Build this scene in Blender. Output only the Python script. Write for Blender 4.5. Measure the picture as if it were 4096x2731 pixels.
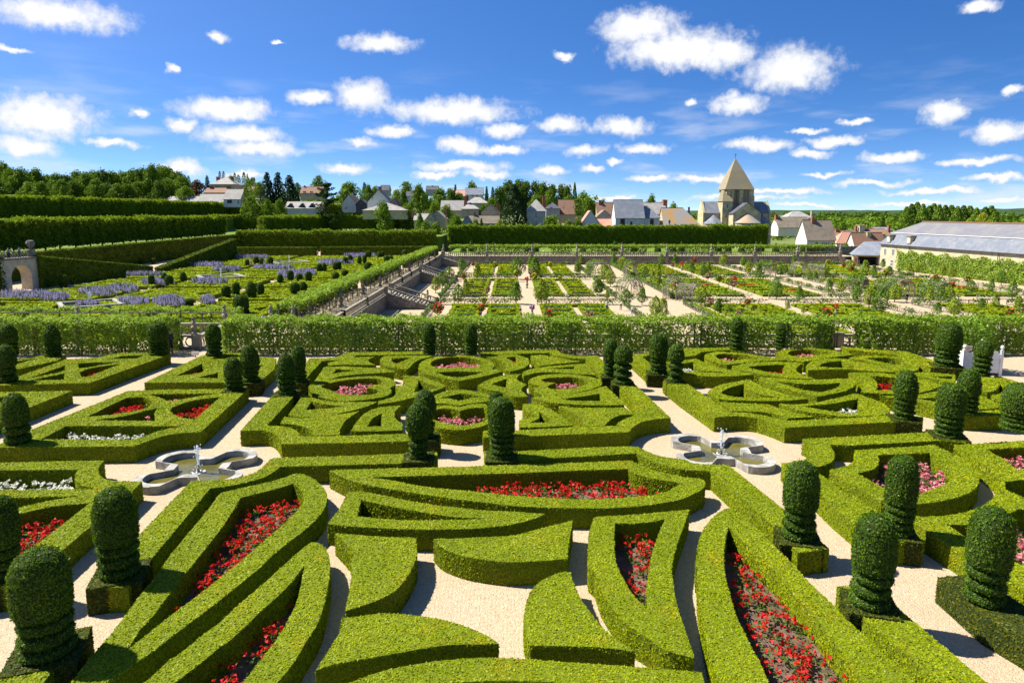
import bpy, math, random
import numpy as np
from mathutils import Vector, Matrix
from mathutils.geometry import tessellate_polygon
R = math.radians
scene = bpy.context.scene
for o in list(bpy.data.objects): bpy.data.objects.remove(o)
COL = scene.collection
# ---------------------------------------------------------------- camera
F_PX, Y_HOR, PITCH, CAM_H = 2730.0, 850.0, R(8.5), 10.0      # focal length and horizon in pixels of the 4096 px wide picture
CX = 2048.0; YP = Y_HOR + F_PX*math.tan(PITCH)
cd = bpy.data.cameras.new('camera'); cam = bpy.data.objects.new('camera', cd); COL.objects.link(cam)
cam.location = (0, 0, CAM_H); cam.rotation_euler = (R(90)-PITCH, 0, 0)
cd.sensor_width = 36; cd.sensor_fit = 'HORIZONTAL'; cd.lens = F_PX/4096*36
cd.shift_y = (YP-1365.5)/4096; cd.clip_end = 30000; cd.clip_start = 0.5
scene.camera = cam
_c, _s = math.cos(PITCH), math.sin(PITCH)
def U(x, y, z=0.0):
    """surveyed picture point -> place on the level plane z"""
    a = (x-CX)/F_PX; b = -(y-YP)/F_PX
    d = (a, _c+b*_s, -_s+b*_c); t = (z-CAM_H)/d[2]
    return np.array([d[0]*t, d[1]*t, z])
def UD(x, y, dist):
    """surveyed picture point -> place at a known distance along the garden"""
    a = (x-CX)/F_PX; b = -(y-YP)/F_PX
    d = (a, _c+b*_s, -_s+b*_c); t = dist/d[1]
    return np.array([d[0]*t, dist, CAM_H+d[2]*t])
# ---------------------------------------------------------------- light
SUN_AZ, SUN_EL = R(-75), R(51)        # sun stands left of and slightly behind the garden
S = Vector((math.sin(SUN_AZ)*math.cos(SUN_EL), math.cos(SUN_AZ)*math.cos(SUN_EL), math.sin(SUN_EL)))
sl = bpy.data.lights.new('sun', 'SUN'); sl.energy = 4.6; sl.angle = R(0.5); sl.color = (1, .95, .86)
so = bpy.data.objects.new('sun', sl); COL.objects.link(so); so.rotation_euler = S.to_track_quat('Z', 'Y').to_euler()
so.location = (-60, 20, 80)
scene.view_settings.view_transform = 'Standard'; scene.view_settings.look = 'None'
scene.view_settings.exposure = 1.35; scene.view_settings.gamma = 1
# ---------------------------------------------------------------- node helpers
class NT:
    def __init__(s, tree): s.t = tree; s.n = tree.nodes; s.l = tree.links
    def new(s, typ, **kw):
        nd = s.n.new(typ)
        for k, v in kw.items():
            if k.startswith('i_'):
                key = k[2:]; key = int(key) if key.isdigit() else key
                s.put(nd.inputs[key], v)
            else: setattr(nd, k, v)
        return nd
    def put(s, sock, v):
        if isinstance(v, bpy.types.NodeSocket): s.l.new(v, sock)
        elif isinstance(v, bpy.types.Node): s.l.new(v.outputs[0], sock)
        else: sock.default_value = v
    def m(s, op, a, b=None, c=None, clamp=False):
        nd = s.n.new('ShaderNodeMath'); nd.operation = op; nd.use_clamp = clamp
        for i, v in enumerate((a, b, c)):
            if v is not None: s.put(nd.inputs[i], v)
        return nd.outputs[0]
    def v(s, op, a, b=None, c=None):
        nd = s.n.new('ShaderNodeVectorMath'); nd.operation = op
        for i, x in enumerate((a, b, c)):
            if x is not None: s.put(nd.inputs[i], x)
        return nd.outputs['Value'] if op in ('LENGTH', 'DOT_PRODUCT', 'DISTANCE') else nd.outputs[0]
    def noise(s, vec, scale, detail=3, rough=.55, w=None):
        nd = s.new('ShaderNodeTexNoise'); s.put(nd.inputs['Vector'], vec)
        nd.inputs['Scale'].default_value = scale; nd.inputs['Detail'].default_value = detail; nd.inputs['Roughness'].default_value = rough
        return nd.outputs['Fac']
    def ramp(s, fac, stops, interp='LINEAR'):
        nd = s.new('ShaderNodeValToRGB'); cr = nd.color_ramp; cr.interpolation = interp
        while len(cr.elements) > 1: cr.elements.remove(cr.elements[-1])
        for i, (p, c) in enumerate(stops):
            e = cr.elements[0] if i == 0 else cr.elements.new(p)
            e.position = p; e.color = (*c, 1) if len(c) == 3 else c
        s.put(nd.inputs[0], fac); return nd.outputs[0]
    def mix(s, fac, a, b, mode='MIX'):
        nd = s.new('ShaderNodeMix', data_type='RGBA', blend_type=mode)
        s.put(nd.inputs[0], fac)
        for i, x in ((6, a), (7, b)):
            if isinstance(x, (tuple, list)) and len(x) == 3: x = (*x, 1)
            s.put(nd.inputs[i], x)
        return nd.outputs[2]
    def step(s, x, a, b):
        nd = s.new('ShaderNodeMapRange', interpolation_type='SMOOTHSTEP'); s.put(nd.inputs[0], x)
        nd.inputs[1].default_value = a; nd.inputs[2].default_value = b; return nd.outputs[0]
# ---------------------------------------------------------------- sky: daylight sky with fair-weather cumulus
w = bpy.data.worlds.new('World'); scene.world = w; w.use_nodes = True
T = NT(w.node_tree); T.n.clear()
tc = T.new('ShaderNodeTexCoord'); D = tc.outputs['Generated']
up = T.v('NORMALIZE', T.v('MULTIPLY_ADD', D, (1, 1, 2.4), (0, 0, .06)))
sky = T.new('ShaderNodeTexSky', sky_type='NISHITA', sun_disc=False, sun_elevation=SUN_EL, sun_rotation=SUN_AZ, altitude=50, air_density=1.0, dust_density=.5, ozone_density=3.0)
T.l.new(up, sky.inputs[0])
sep = T.new('ShaderNodeSeparateXYZ'); T.l.new(D, sep.inputs[0])
az = T.m('ARCTAN2', sep.outputs[0], sep.outputs[1])
el = T.m('ARCSINE', sep.outputs[2])
rngc = random.Random(11)
CL = [(130,30,150,30),(497,83,30,11),(390,160,16,9),(870,100,80,18),(100,268,125,42),(55,338,75,24),(520,250,108,25),(320,262,22,9),(420,285,36,13),(560,312,108,21),
 (600,345,92,18),(715,225,45,15),(838,222,66,34),(1040,255,150,28),(900,300,58,13),(830,328,38,12),(1155,300,52,19),(1285,285,60,18),(1430,290,68,21),(1055,335,52,19),
 (1150,347,70,11),(790,387,58,13),(1060,383,110,12),(1000,402,60,10),(1120,400,58,11),(425,385,52,20),(1470,62,92,36),(1560,112,150,40),(1660,122,70,34),(1815,158,103,44),
 (1695,240,62,22),(1590,238,16,9),(1735,335,80,15),(1920,322,58,12),(1865,350,48,10),(2165,257,48,25),(2290,302,70,18),(2320,215,20,10),(2045,360,66,11),(1860,298,38,6),
 (1340,347,48,12),(1265,393,40,12),(1355,390,28,8),(1490,412,48,8),(1630,410,86,8),(1960,280,36,7),(1780,440,120,6),(2000,420,90,7),(2240,370,90,8),(2150,440,120,7),
 (1900,400,50,6),(560,400,60,9),(250,330,70,9),(1410,372,20,7),(2250,15,40,10),(30,110,30,6),(1300,128,20,8),(1700,455,130,6),(2290,410,80,8),(1480,340,60,12),(640,95,12,4),
 (1410,455,60,6),(2090,470,110,5),(1850,470,90,5),(2300,455,70,6)]
blobs = []
for x, y, rx, ry in CL:
    k = 4096/2352; x *= k; y *= k
    p = UD(x, y, 1000) - np.array([0, 0, CAM_H]); p /= np.linalg.norm(p)
    a0 = math.atan2(p[0], p[1]); e0 = math.asin(p[2])
    blobs.append((a0, e0, rx*k/F_PX*math.cos(a0)**1.5, ry*k/F_PX))
for i in range(64):                      # the same fair-weather clouds go on all round the sky
    a0 = rngc.uniform(-math.pi, math.pi); e0 = R(rngc.uniform(2, 75)**.93)
    if abs(a0) < R(42) and e0 < R(20): continue
    r = rngc.uniform(.012, .06)*(1+e0)
    blobs.append((a0, e0, r/max(.35, math.cos(e0)), r*rngc.uniform(.25, .45)))
wp = T.new('ShaderNodeTexNoise', noise_dimensions='3D'); T.put(wp.inputs['Vector'], D)
wp.inputs['Scale'].default_value = 26; wp.inputs['Detail'].default_value = 7; wp.inputs['Roughness'].default_value = .6
warp = T.v('SUBTRACT', wp.outputs['Color'], (.5, .5, .5))
cv = T.new('ShaderNodeCombineXYZ'); T.put(cv.inputs[0], az); T.put(cv.inputs[1], el)
pos = T.v('MULTIPLY_ADD', warp, (.045, .03, 0), cv.outputs[0])
posb = T.v('ADD', pos, (0.0, 0.007, 0))
field = None; fieldb = None
for (a0, e0, ra, re) in blobs:
    sc = (1/ra, 1/re, 0); of = (-a0/ra, -e0/re, 0)
    d = T.v('LENGTH', T.v('MULTIPLY_ADD', pos, sc, of))
    field = d if field is None else T.m('MINIMUM', field, d)
puff = T.noise(D, 70, 6, .62)
f2 = T.m('ADD', field, T.m('MULTIPLY', T.m('SUBTRACT', puff, .5), 1.15))
alpha = T.m('MULTIPLY', T.step(f2, 1.3, .45), .97)
wis = T.new('ShaderNodeTexNoise'); T.put(wis.inputs['Vector'], T.v('MULTIPLY', D, (1, 1, 5))); wis.inputs['Scale'].default_value = 9; wis.inputs['Detail'].default_value = 7
wisp = T.m('MULTIPLY', T.step(wis.outputs['Fac'], .5, .78), T.m('MULTIPLY', T.step(el, R(13), R(1)), .7))
alpha = T.m('MAXIMUM', alpha, wisp)
shade = T.m('ADD', T.step(f2, .9, .0), T.m('MULTIPLY', T.noise(D, 40, 4), .3), clamp=True)
ccol = T.mix(shade, (4.4, 4.6, 5.1), (5.9, 5.9, 5.9))
hs = T.new('ShaderNodeHueSaturation'); hs.inputs['Saturation'].default_value = 1.32; hs.inputs['Hue'].default_value = .508; T.put(hs.inputs['Color'], sky.outputs[0])
final = T.mix(alpha, hs.outputs[0], ccol)
bg = T.new('ShaderNodeBackground'); T.put(bg.inputs[0], final); bg.inputs[1].default_value = .074
wo = T.new('ShaderNodeOutputWorld'); T.l.new(bg.outputs[0], wo.inputs[0])
w.cycles.sampling_method = 'MANUAL'; w.cycles.sample_map_resolution = 512
# ---------------------------------------------------------------- materials
MATS = {}
def mat(name, build):
    if name in MATS: return MATS[name]
    m = bpy.data.materials.new(name); m.use_nodes = True; t = NT(m.node_tree); t.n.clear()
    out = t.new('ShaderNodeOutputMaterial'); sh = build(t); t.l.new(sh, out.inputs[0]); MATS[name] = m; return m
def pbr(t, col, rough=.8, spec=.2, bump=None, bd=.02, **kw):
    b = t.new('ShaderNodeBsdfPrincipled'); col = (*col, 1) if isinstance(col, tuple) and len(col) == 3 else col
    t.put(b.inputs['Base Color'], col); t.put(b.inputs['Roughness'], rough); b.inputs['Specular IOR Level'].default_value = spec
    for k, v in kw.items(): t.put(b.inputs[k], v)
    if bump is not None:
        bp = t.new('ShaderNodeBump'); t.put(bp.inputs['Height'], bump); bp.inputs['Distance'].default_value = bd; t.l.new(bp.outputs[0], b.inputs['Normal'])
    return b.outputs[0]
def foliage(name, dark, mid, light, patch=.45, psize=.5, transl=.25, yellow=None, rough=.6):
    def f(t):
        g = t.new('ShaderNodeNewGeometry'); P = g.outputs['Position']; r = g.outputs['Random Per Island']
        n = t.noise(P, psize, 3, .6)
        k = t.m('ADD', t.m('MULTIPLY', r, 1-patch), t.m('MULTIPLY', t.step(n, .3, .7), patch))
        c = t.ramp(k, [(0, dark), (.5, mid), (1, light)])
        if yellow:
            y = t.m('MULTIPLY', t.step(t.noise(P, .9, 4, .6), .56, .72), .75)
            c = t.mix(y, c, yellow)
        d = t.new('ShaderNodeBsdfDiffuse'); t.put(d.inputs[0], c)
        tr = t.new('ShaderNodeBsdfTranslucent'); t.put(tr.inputs[0], t.mix(.5, c, light))
        gl = t.new('ShaderNodeBsdfGlossy'); gl.inputs['Roughness'].default_value = .45; gl.inputs[0].default_value = (.6, .6, .6, 1)
        m1 = t.new('ShaderNodeMixShader'); m1.inputs[0].default_value = transl; t.l.new(d.outputs[0], m1.inputs[1]); t.l.new(tr.outputs[0], m1.inputs[2])
        m2 = t.new('ShaderNodeMixShader'); m2.inputs[0].default_value = .012; t.l.new(m1.outputs[0], m2.inputs[1]); t.l.new(gl.outputs[0], m2.inputs[2])
        return m2.outputs[0]
    return mat(name, f)
def plain(name, col, rough=.8, vary=.25, scale=3.0, col2=None, bump=0, bscale=None, spec=.2):
    def f(t):
        P = t.new('ShaderNodeNewGeometry').outputs['Position']
        n = t.noise(P, scale, 5, .6)
        c = t.mix(t.step(n, .35, .68), col, col2 or tuple(x*(1-vary) for x in col))
        return pbr(t, c, rough, spec, t.noise(P, bscale or scale*4, 4) if bump else None, bump)
    return mat(name, f)
BOX = foliage('clipped_box', (.15, .2, .002), (.22, .275, .003), (.28, .32, .004), .6, .42, .28, yellow=(.34, .29, .004))
BOXCORE = plain('box_inner_twigs', (.11, .14, .003), .9, .35, 14)
YEW = foliage('clipped_yew', (.03, .075, .004), (.06, .125, .006), (.12, .18, .007), .35, 1.4, .25)
YEWBASE = foliage('clipped_yew_block', (.03, .042, .005), (.065, .075, .007), (.13, .14, .008), .4, 1.2, .2)
YEWCORE = plain('yew_inner_twigs', (.02, .036, .004), .9, .4, 14)
VINE = foliage('grape_vine_leaf', (.08, .16, .01), (.18, .29, .018), (.33, .43, .05), .3, .6, .4)
BARK = plain('bark', (.11, .085, .06), .9, .5, 6, bump=.02)
WOODGREY = plain('weathered_oak', (.2, .18, .15), .85, .35, 5, bump=.01)
REDP = foliage('red_begonia_petal', (.3, .006, .004), (.5, .012, .01), (.66, .05, .035), .2, 1, .3)
PINKP = foliage('pink_begonia_petal', (.5, .07, .1), (.62, .17, .2), (.75, .4, .4), .2, 1, .3)
WHITEP = foliage('white_begonia_petal', (.5, .52, .36), (.65, .65, .52), (.75, .75, .66), .2, 1, .3)
YELP = foliage('yellow_flower', (.42, .32, .005), (.55, .44, .008), (.6, .52, .015), .3, 1, .3)
LEAFD = foliage('bedding_leaf', (.03, .07, .008), (.06, .115, .012), (.1, .16, .015), .3, 1, .25)
LAV = foliage('lavender_spike', (.22, .17, .36), (.34, .28, .5), (.46, .42, .6), .4, .3, .25)
def _gravel(t):
    P = t.new('ShaderNodeNewGeometry').outputs['Position']
    vo = t.new('ShaderNodeTexVoronoi'); t.put(vo.inputs['Vector'], P); vo.inputs['Scale'].default_value = 38
    vg = t.new('ShaderNodeSeparateColor'); t.put(vg.inputs[0], vo.outputs['Color'])
    big = t.noise(P, .35, 5, .6); fine = t.noise(P, 9, 4, .6)
    k = t.m('ADD', t.m('MULTIPLY', vg.outputs[0], .5), t.m('MULTIPLY', fine, .5))
    c = t.ramp(k, [(.15, (.25, .185, .115)), (.5, (.4, .31, .2)), (.85, (.5, .41, .28))])
    c = t.mix(t.m('MULTIPLY', t.step(big, .42, .7), .4), c, (.34, .25, .155))
    rk = t.new('ShaderNodeTexWave'); rk.inputs['Scale'].default_value = 3.2; rk.inputs['Distortion'].default_value = 2.5; rk.inputs['Detail'].default_value = 2; t.put(rk.inputs['Vector'], P)
    h = t.m('ADD', t.m('MULTIPLY', vo.outputs['Distance'], -.7), t.m('MULTIPLY', rk.outputs['Fac'], .12))
    return pbr(t, c, .95, .1, h, .02)
GRAVEL = mat('beige_gravel', _gravel)
SOIL = plain('garden_soil', (.15, .1, .068), .95, .5, 2.5, bump=.04, bscale=12)
STONE = plain('weathered_tufa_stone', (.3, .265, .2), .9, .45, 1.6, col2=(.16, .145, .11), bump=.02)
STONED = plain('grey_lichened_stone', (.21, .195, .165), .9, .4, 2.2, col2=(.1, .09, .08), bump=.02)
# ---------------------------------------------------------------- objects
def tag(o, label=None, cat=None, group=None, kind=None):
    for k, v in (('label', label), ('category', cat), ('group', group), ('kind', kind)):
        if v: o[k] = v
    return o
def empty(name, loc=(0, 0, 0), rz=0, scale=None, **kw):
    o = bpy.data.objects.new(name, None); COL.objects.link(o); o.location = loc; o.rotation_euler = (0, 0, rz); o.empty_display_size = .2
    if scale: o.scale = scale
    return tag(o, **kw)
class MB:
    """collects pieces of one mesh"""
    def __init__(s): s.v = []; s.t = []; s.q = []; s.tm = []; s.qm = []; s.n = 0; s.mats = []
    def mi(s, m):
        if m not in s.mats: s.mats.append(m)
        return s.mats.index(m)
    def add(s, V, tris=None, quads=None, m=None):
        V = np.asarray(V, float).reshape(-1, 3); i = s.mi(m)
        if tris is not None and len(tris): t = np.asarray(tris, int)+s.n; s.t.append(t); s.tm.append(np.full(len(t), i))
        if quads is not None and len(quads): q = np.asarray(quads, int)+s.n; s.q.append(q); s.qm.append(np.full(len(q), i))
        s.v.append(V); s.n += len(V); return s
    def box(s, c, size, m, rz=0, taper=1.0):
        x, y, z = np.array(size)/2; V = np.array([[sx*x*(taper if sz > 0 else 1), sy*y*(taper if sz > 0 else 1), sz*z] for sz in (-1, 1) for sy in (-1, 1) for sx in (-1, 1)])
        if rz: ca, sa = math.cos(rz), math.sin(rz); V = V@np.array([[ca, sa, 0], [-sa, ca, 0], [0, 0, 1]])
        return s.add(V+np.array(c), None, [(0, 2, 3, 1), (4, 5, 7, 6), (0, 1, 5, 4), (2, 6, 7, 3), (0, 4, 6, 2), (1, 3, 7, 5)], m)
    def tube(s, pts, rad, m, n=6):
        pts = np.asarray(pts, float); k = len(pts); rad = np.full(k, rad) if np.isscalar(rad) else np.asarray(rad)
        V = []
        for i in range(k):
            d = pts[min(i+1, k-1)]-pts[max(i-1, 0)]; d = d/(np.linalg.norm(d)+1e-9)
            a = np.cross(d, (0, 0, 1.) if abs(d[2]) < .9 else (1., 0, 0)); a /= np.linalg.norm(a); b = np.cross(d, a)
            th = np.arange(n)*2*math.pi/n
            V.append(pts[i]+rad[i]*(np.cos(th)[:, None]*a+np.sin(th)[:, None]*b))
        q = [(i*n+j, i*n+(j+1) % n, (i+1)*n+(j+1) % n, (i+1)*n+j) for i in range(k-1) for j in range(n)]
        V = np.concatenate(V+[pts[:1], pts[-1:]]); e0, e1 = k*n, k*n+1
        t = [(e0, (j+1) % n, j) for j in range(n)]+[(e1, (k-1)*n+j, (k-1)*n+(j+1) % n) for j in range(n)]
        return s.add(V, t, q, m)
    def lathe(s, prof, c, m, n=16, wob=0, rng=None):
        prof = np.asarray(prof, float); k = len(prof); th = np.arange(n)*2*math.pi/n
        V = np.zeros((k, n, 3)); rr = prof[:, 0][:, None]*(1+(wob*(rng.standard_normal((k, n))) if wob else 0))
        V[:, :, 0] = rr*np.cos(th); V[:, :, 1] = rr*np.sin(th); V[:, :, 2] = prof[:, 1][:, None]
        q = [(i*n+j, i*n+(j+1) % n, (i+1)*n+(j+1) % n, (i+1)*n+j) for i in range(k-1) for j in range(n)]
        return s.add(V.reshape(-1, 3)+np.array(c), None, q, m)
    def prism(s, poly, z0, z1, m, cap=True):
        P = np.asarray(poly, float); n = len(P)
        if np.sum(P[:, 0]*np.roll(P[:, 1], -1)-np.roll(P[:, 0], -1)*P[:, 1]) < 0: P = P[::-1]
        V = np.concatenate([np.c_[P, np.full(n, z0)], np.c_[P, np.full(n, z1)]])
        q = [(i, (i+1) % n, n+(i+1) % n, n+i) for i in range(n)]
        t = []
        if cap:
            t = [tuple(n+i for i in tr) for tr in tessellate_polygon([[Vector((x, y, 0)) for x, y in P]])]
            t = fixup(V, t)
        return s.add(V, t, q, m)
    def build(s, name, parent=None, smooth=False, **kw):
        me = bpy.data.meshes.new(name)
        V = np.concatenate(s.v) if s.v else np.zeros((0, 3))
        t = np.concatenate(s.t) if s.t else np.zeros((0, 3), int); q = np.concatenate(s.q) if s.q else np.zeros((0, 4), int)
        me.vertices.add(len(V)); me.vertices.foreach_set('co', V.astype(np.float32).ravel())
        nl = len(t)*3+len(q)*4; me.loops.add(nl); me.loops.foreach_set('vertex_index', np.concatenate([t.ravel(), q.ravel()]).astype(np.int32))
        me.polygons.add(len(t)+len(q))
        me.polygons.foreach_set('loop_start', np.concatenate([np.arange(len(t))*3, len(t)*3+np.arange(len(q))*4]).astype(np.int32))
        mi = np.concatenate(s.tm+s.qm).astype(np.int32); me.polygons.foreach_set('material_index', mi)
        me.polygons.foreach_set('use_smooth', np.full(len(mi), smooth))
        for m in s.mats: me.materials.append(m)
        me.update(calc_edges=True)
        o = bpy.data.objects.new(name, me); COL.objects.link(o)
        if parent is not None: o.parent = parent
        return tag(o, **kw)
def fixup(V, tris):
    out = []
    for a, b, c in tris:
        n = np.cross(V[b]-V[a], V[c]-V[a])[2]
        out.append((a, b, c) if n >= 0 else (a, c, b))
    return out
def copy_tree(o, parent=None):
    c = o.copy(); COL.objects.link(c); c.parent = parent
    for ch in list(o.children): copy_tree(ch, c)
    return c
def ordw(n):
    """1 -> first, 23 -> twenty third"""
    one = ['', 'first', 'second', 'third', 'fourth', 'fifth', 'sixth', 'seventh', 'eighth', 'ninth', 'tenth', 'eleventh', 'twelfth', 'thirteenth', 'fourteenth', 'fifteenth', 'sixteenth', 'seventeenth', 'eighteenth', 'nineteenth']
    if n < 20: return one[n]
    t_ = {2: 'twenty', 3: 'thirty', 4: 'forty', 5: 'fifty'}[n//10]
    return t_[:-1]+'ieth' if n % 10 == 0 else t_+' '+one[n % 10]
NR = np.random.default_rng(5)
def leaves(P, N, size, tilt=.8, rng=NR, out=.5, aspect=.62):
    """one small leaf blade at each point"""
    n = len(P)
    nn = N+tilt*rng.standard_normal((n, 3)); nn /= np.linalg.norm(nn, axis=1)[:, None]+1e-9
    r = rng.standard_normal((n, 3)); a = np.cross(nn, r); a /= np.linalg.norm(a, axis=1)[:, None]+1e-9; b = np.cross(nn, a)
    sz = (size*(.6+.8*rng.random(n)))[:, None]
    c = P+N*(out*sz*(rng.random(n)[:, None]))
    V = np.empty((n, 3, 3)); V[:, 0] = c+a*sz; V[:, 1] = c-a*sz*.55+b*sz*aspect; V[:, 2] = c-a*sz*.55-b*sz*aspect
    return V.reshape(-1, 3), np.arange(3*n).reshape(-1, 3)
def sample_tris(V, T, dens, rng=NR):
    """dens: leaves per square metre for each triangle"""
    A, B, C = V[T[:, 0]], V[T[:, 1]], V[T[:, 2]]
    cr = np.cross(B-A, C-A); ar = .5*np.linalg.norm(cr, axis=1); nrm = cr/(2*ar[:, None]+1e-12)
    cnt = rng.poisson(ar*dens); idx = np.repeat(np.arange(len(T)), cnt)
    u = rng.random(len(idx)); v = rng.random(len(idx)); f = u+v > 1; u[f] = 1-u[f]; v[f] = 1-v[f]
    return A[idx]+u[:, None]*(B-A)[idx]+v[:, None]*(C-A)[idx], nrm[idx]
# ================================================================ ornamental garden: clipped box hedges
TILE = {}
for j, y0 in (('a', 2264), ('b', 1830), ('c', 1380)):
    for i, x0 in enumerate((0, 680, 1360, 2040, 2720, 3396)): TILE[j+str(i)] = (x0, y0, 700/1343)
for k_, x0, y0 in (('A', 0, 1900), ('B', 1000, 1900), ('C', 2000, 1900), ('D', 2896, 1900), ('E', 0, 1250), ('F', 1000, 1250), ('G', 2000, 1250), ('H', 2896, 1250)): TILE[k_] = (x0, y0, 1200/2264)
HH = 0.69                                # hedge height
def survey(txt, z=HH):
    """outline as surveyed: 'sheet x,y x,y ...'; a trailing s marks a point on a curve"""
    pts = []; sm = []; cur = None
    for tok in txt.split():
        if ',' not in tok: cur = TILE[tok]; continue
        s_ = tok.endswith('s'); x, y = tok.rstrip('s').split(',')
        pts.append(U(cur[0]+float(x)*cur[2], cur[1]+float(y)*cur[2], z)[:2]); sm.append(s_)
    P = np.array(pts); n = len(P); out = []
    for i in range(n):
        p1, p2 = P[i], P[(i+1) % n]; out.append(p1)
        if sm[i] or sm[(i+1) % n]:
            L = np.linalg.norm(p2-p1)
            p0 = P[i-1] if sm[i] else p1-(p2-p1)*.3; p3 = P[(i+2) % n] if sm[(i+1) % n] else p2+(p2-p1)*.3
            l0 = np.linalg.norm(p1-p0); l2 = np.linalg.norm(p3-p2)
            m1 = (p2-p0)*L/(L+l0+1e-6) if sm[i] else (p2-p1); m2 = (p3-p1)*L/(L+l2+1e-6) if sm[(i+1) % n] else (p2-p1)
            k = int(min(8, max(2, L/.35)))
            for t in np.arange(1, k)/k:
                out.append((2*t**3-3*t**2+1)*p1+(t**3-2*t**2+t)*m1+(-2*t**3+3*t**2)*p2+(t**3-t**2)*m2)
    return np.array(out)
def area(P): return .5*np.sum(P[:, 0]*np.roll(P[:, 1], -1)-np.roll(P[:, 0], -1)*P[:, 1])
def leafsize(d): return .022+.0008*d
def hedge_mesh(mb, loops, z0, z1, leafm, corem, dens=1.0, tilt=.42, batter=.02):
    loops = [l if (area(l) > 0) == (i == 0) else l[::-1] for i, l in enumerate(loops)]
    fl = np.concatenate(loops)
    tri = tessellate_polygon([[Vector((x, y, 0)) for x, y in l] for l in loops])
    V = np.c_[fl, np.full(len(fl), z1)]; tri = np.array(fixup(V, tri))
    mb.add(V, tri, None, corem)
    VV = [V]; TT = [tri]; n0 = len(V)
    for l in loops:
        n = len(l); nx = np.roll(l, -1, 0)
        W = np.concatenate([np.c_[l, np.full(n, z0)], np.c_[l, np.full(n, z1)]])
        i = np.arange(n); j = (i+1) % n
        q = np.c_[i, j, n+j, n+i]; mb.add(W, None, q, corem)
        VV.append(W); TT.append(np.concatenate([q[:, [0, 1, 2]], q[:, [0, 2, 3]]])+n0); n0 += 2*n
    V = np.concatenate(VV); TR = np.concatenate(TT)
    P, N = sample_tris(V, TR, 900.*dens)
    d = np.hypot(P[:, 0], P[:, 1]); s = leafsize(d)
    keep = NR.random(len(P)) < np.minimum(1, .95/(s*s)/900)
    P, N, s = P[keep], N[keep], s[keep]
    lv, lt = leaves(P, N, s, tilt, out=.25); mb.add(lv, lt, None, leafm)
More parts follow.
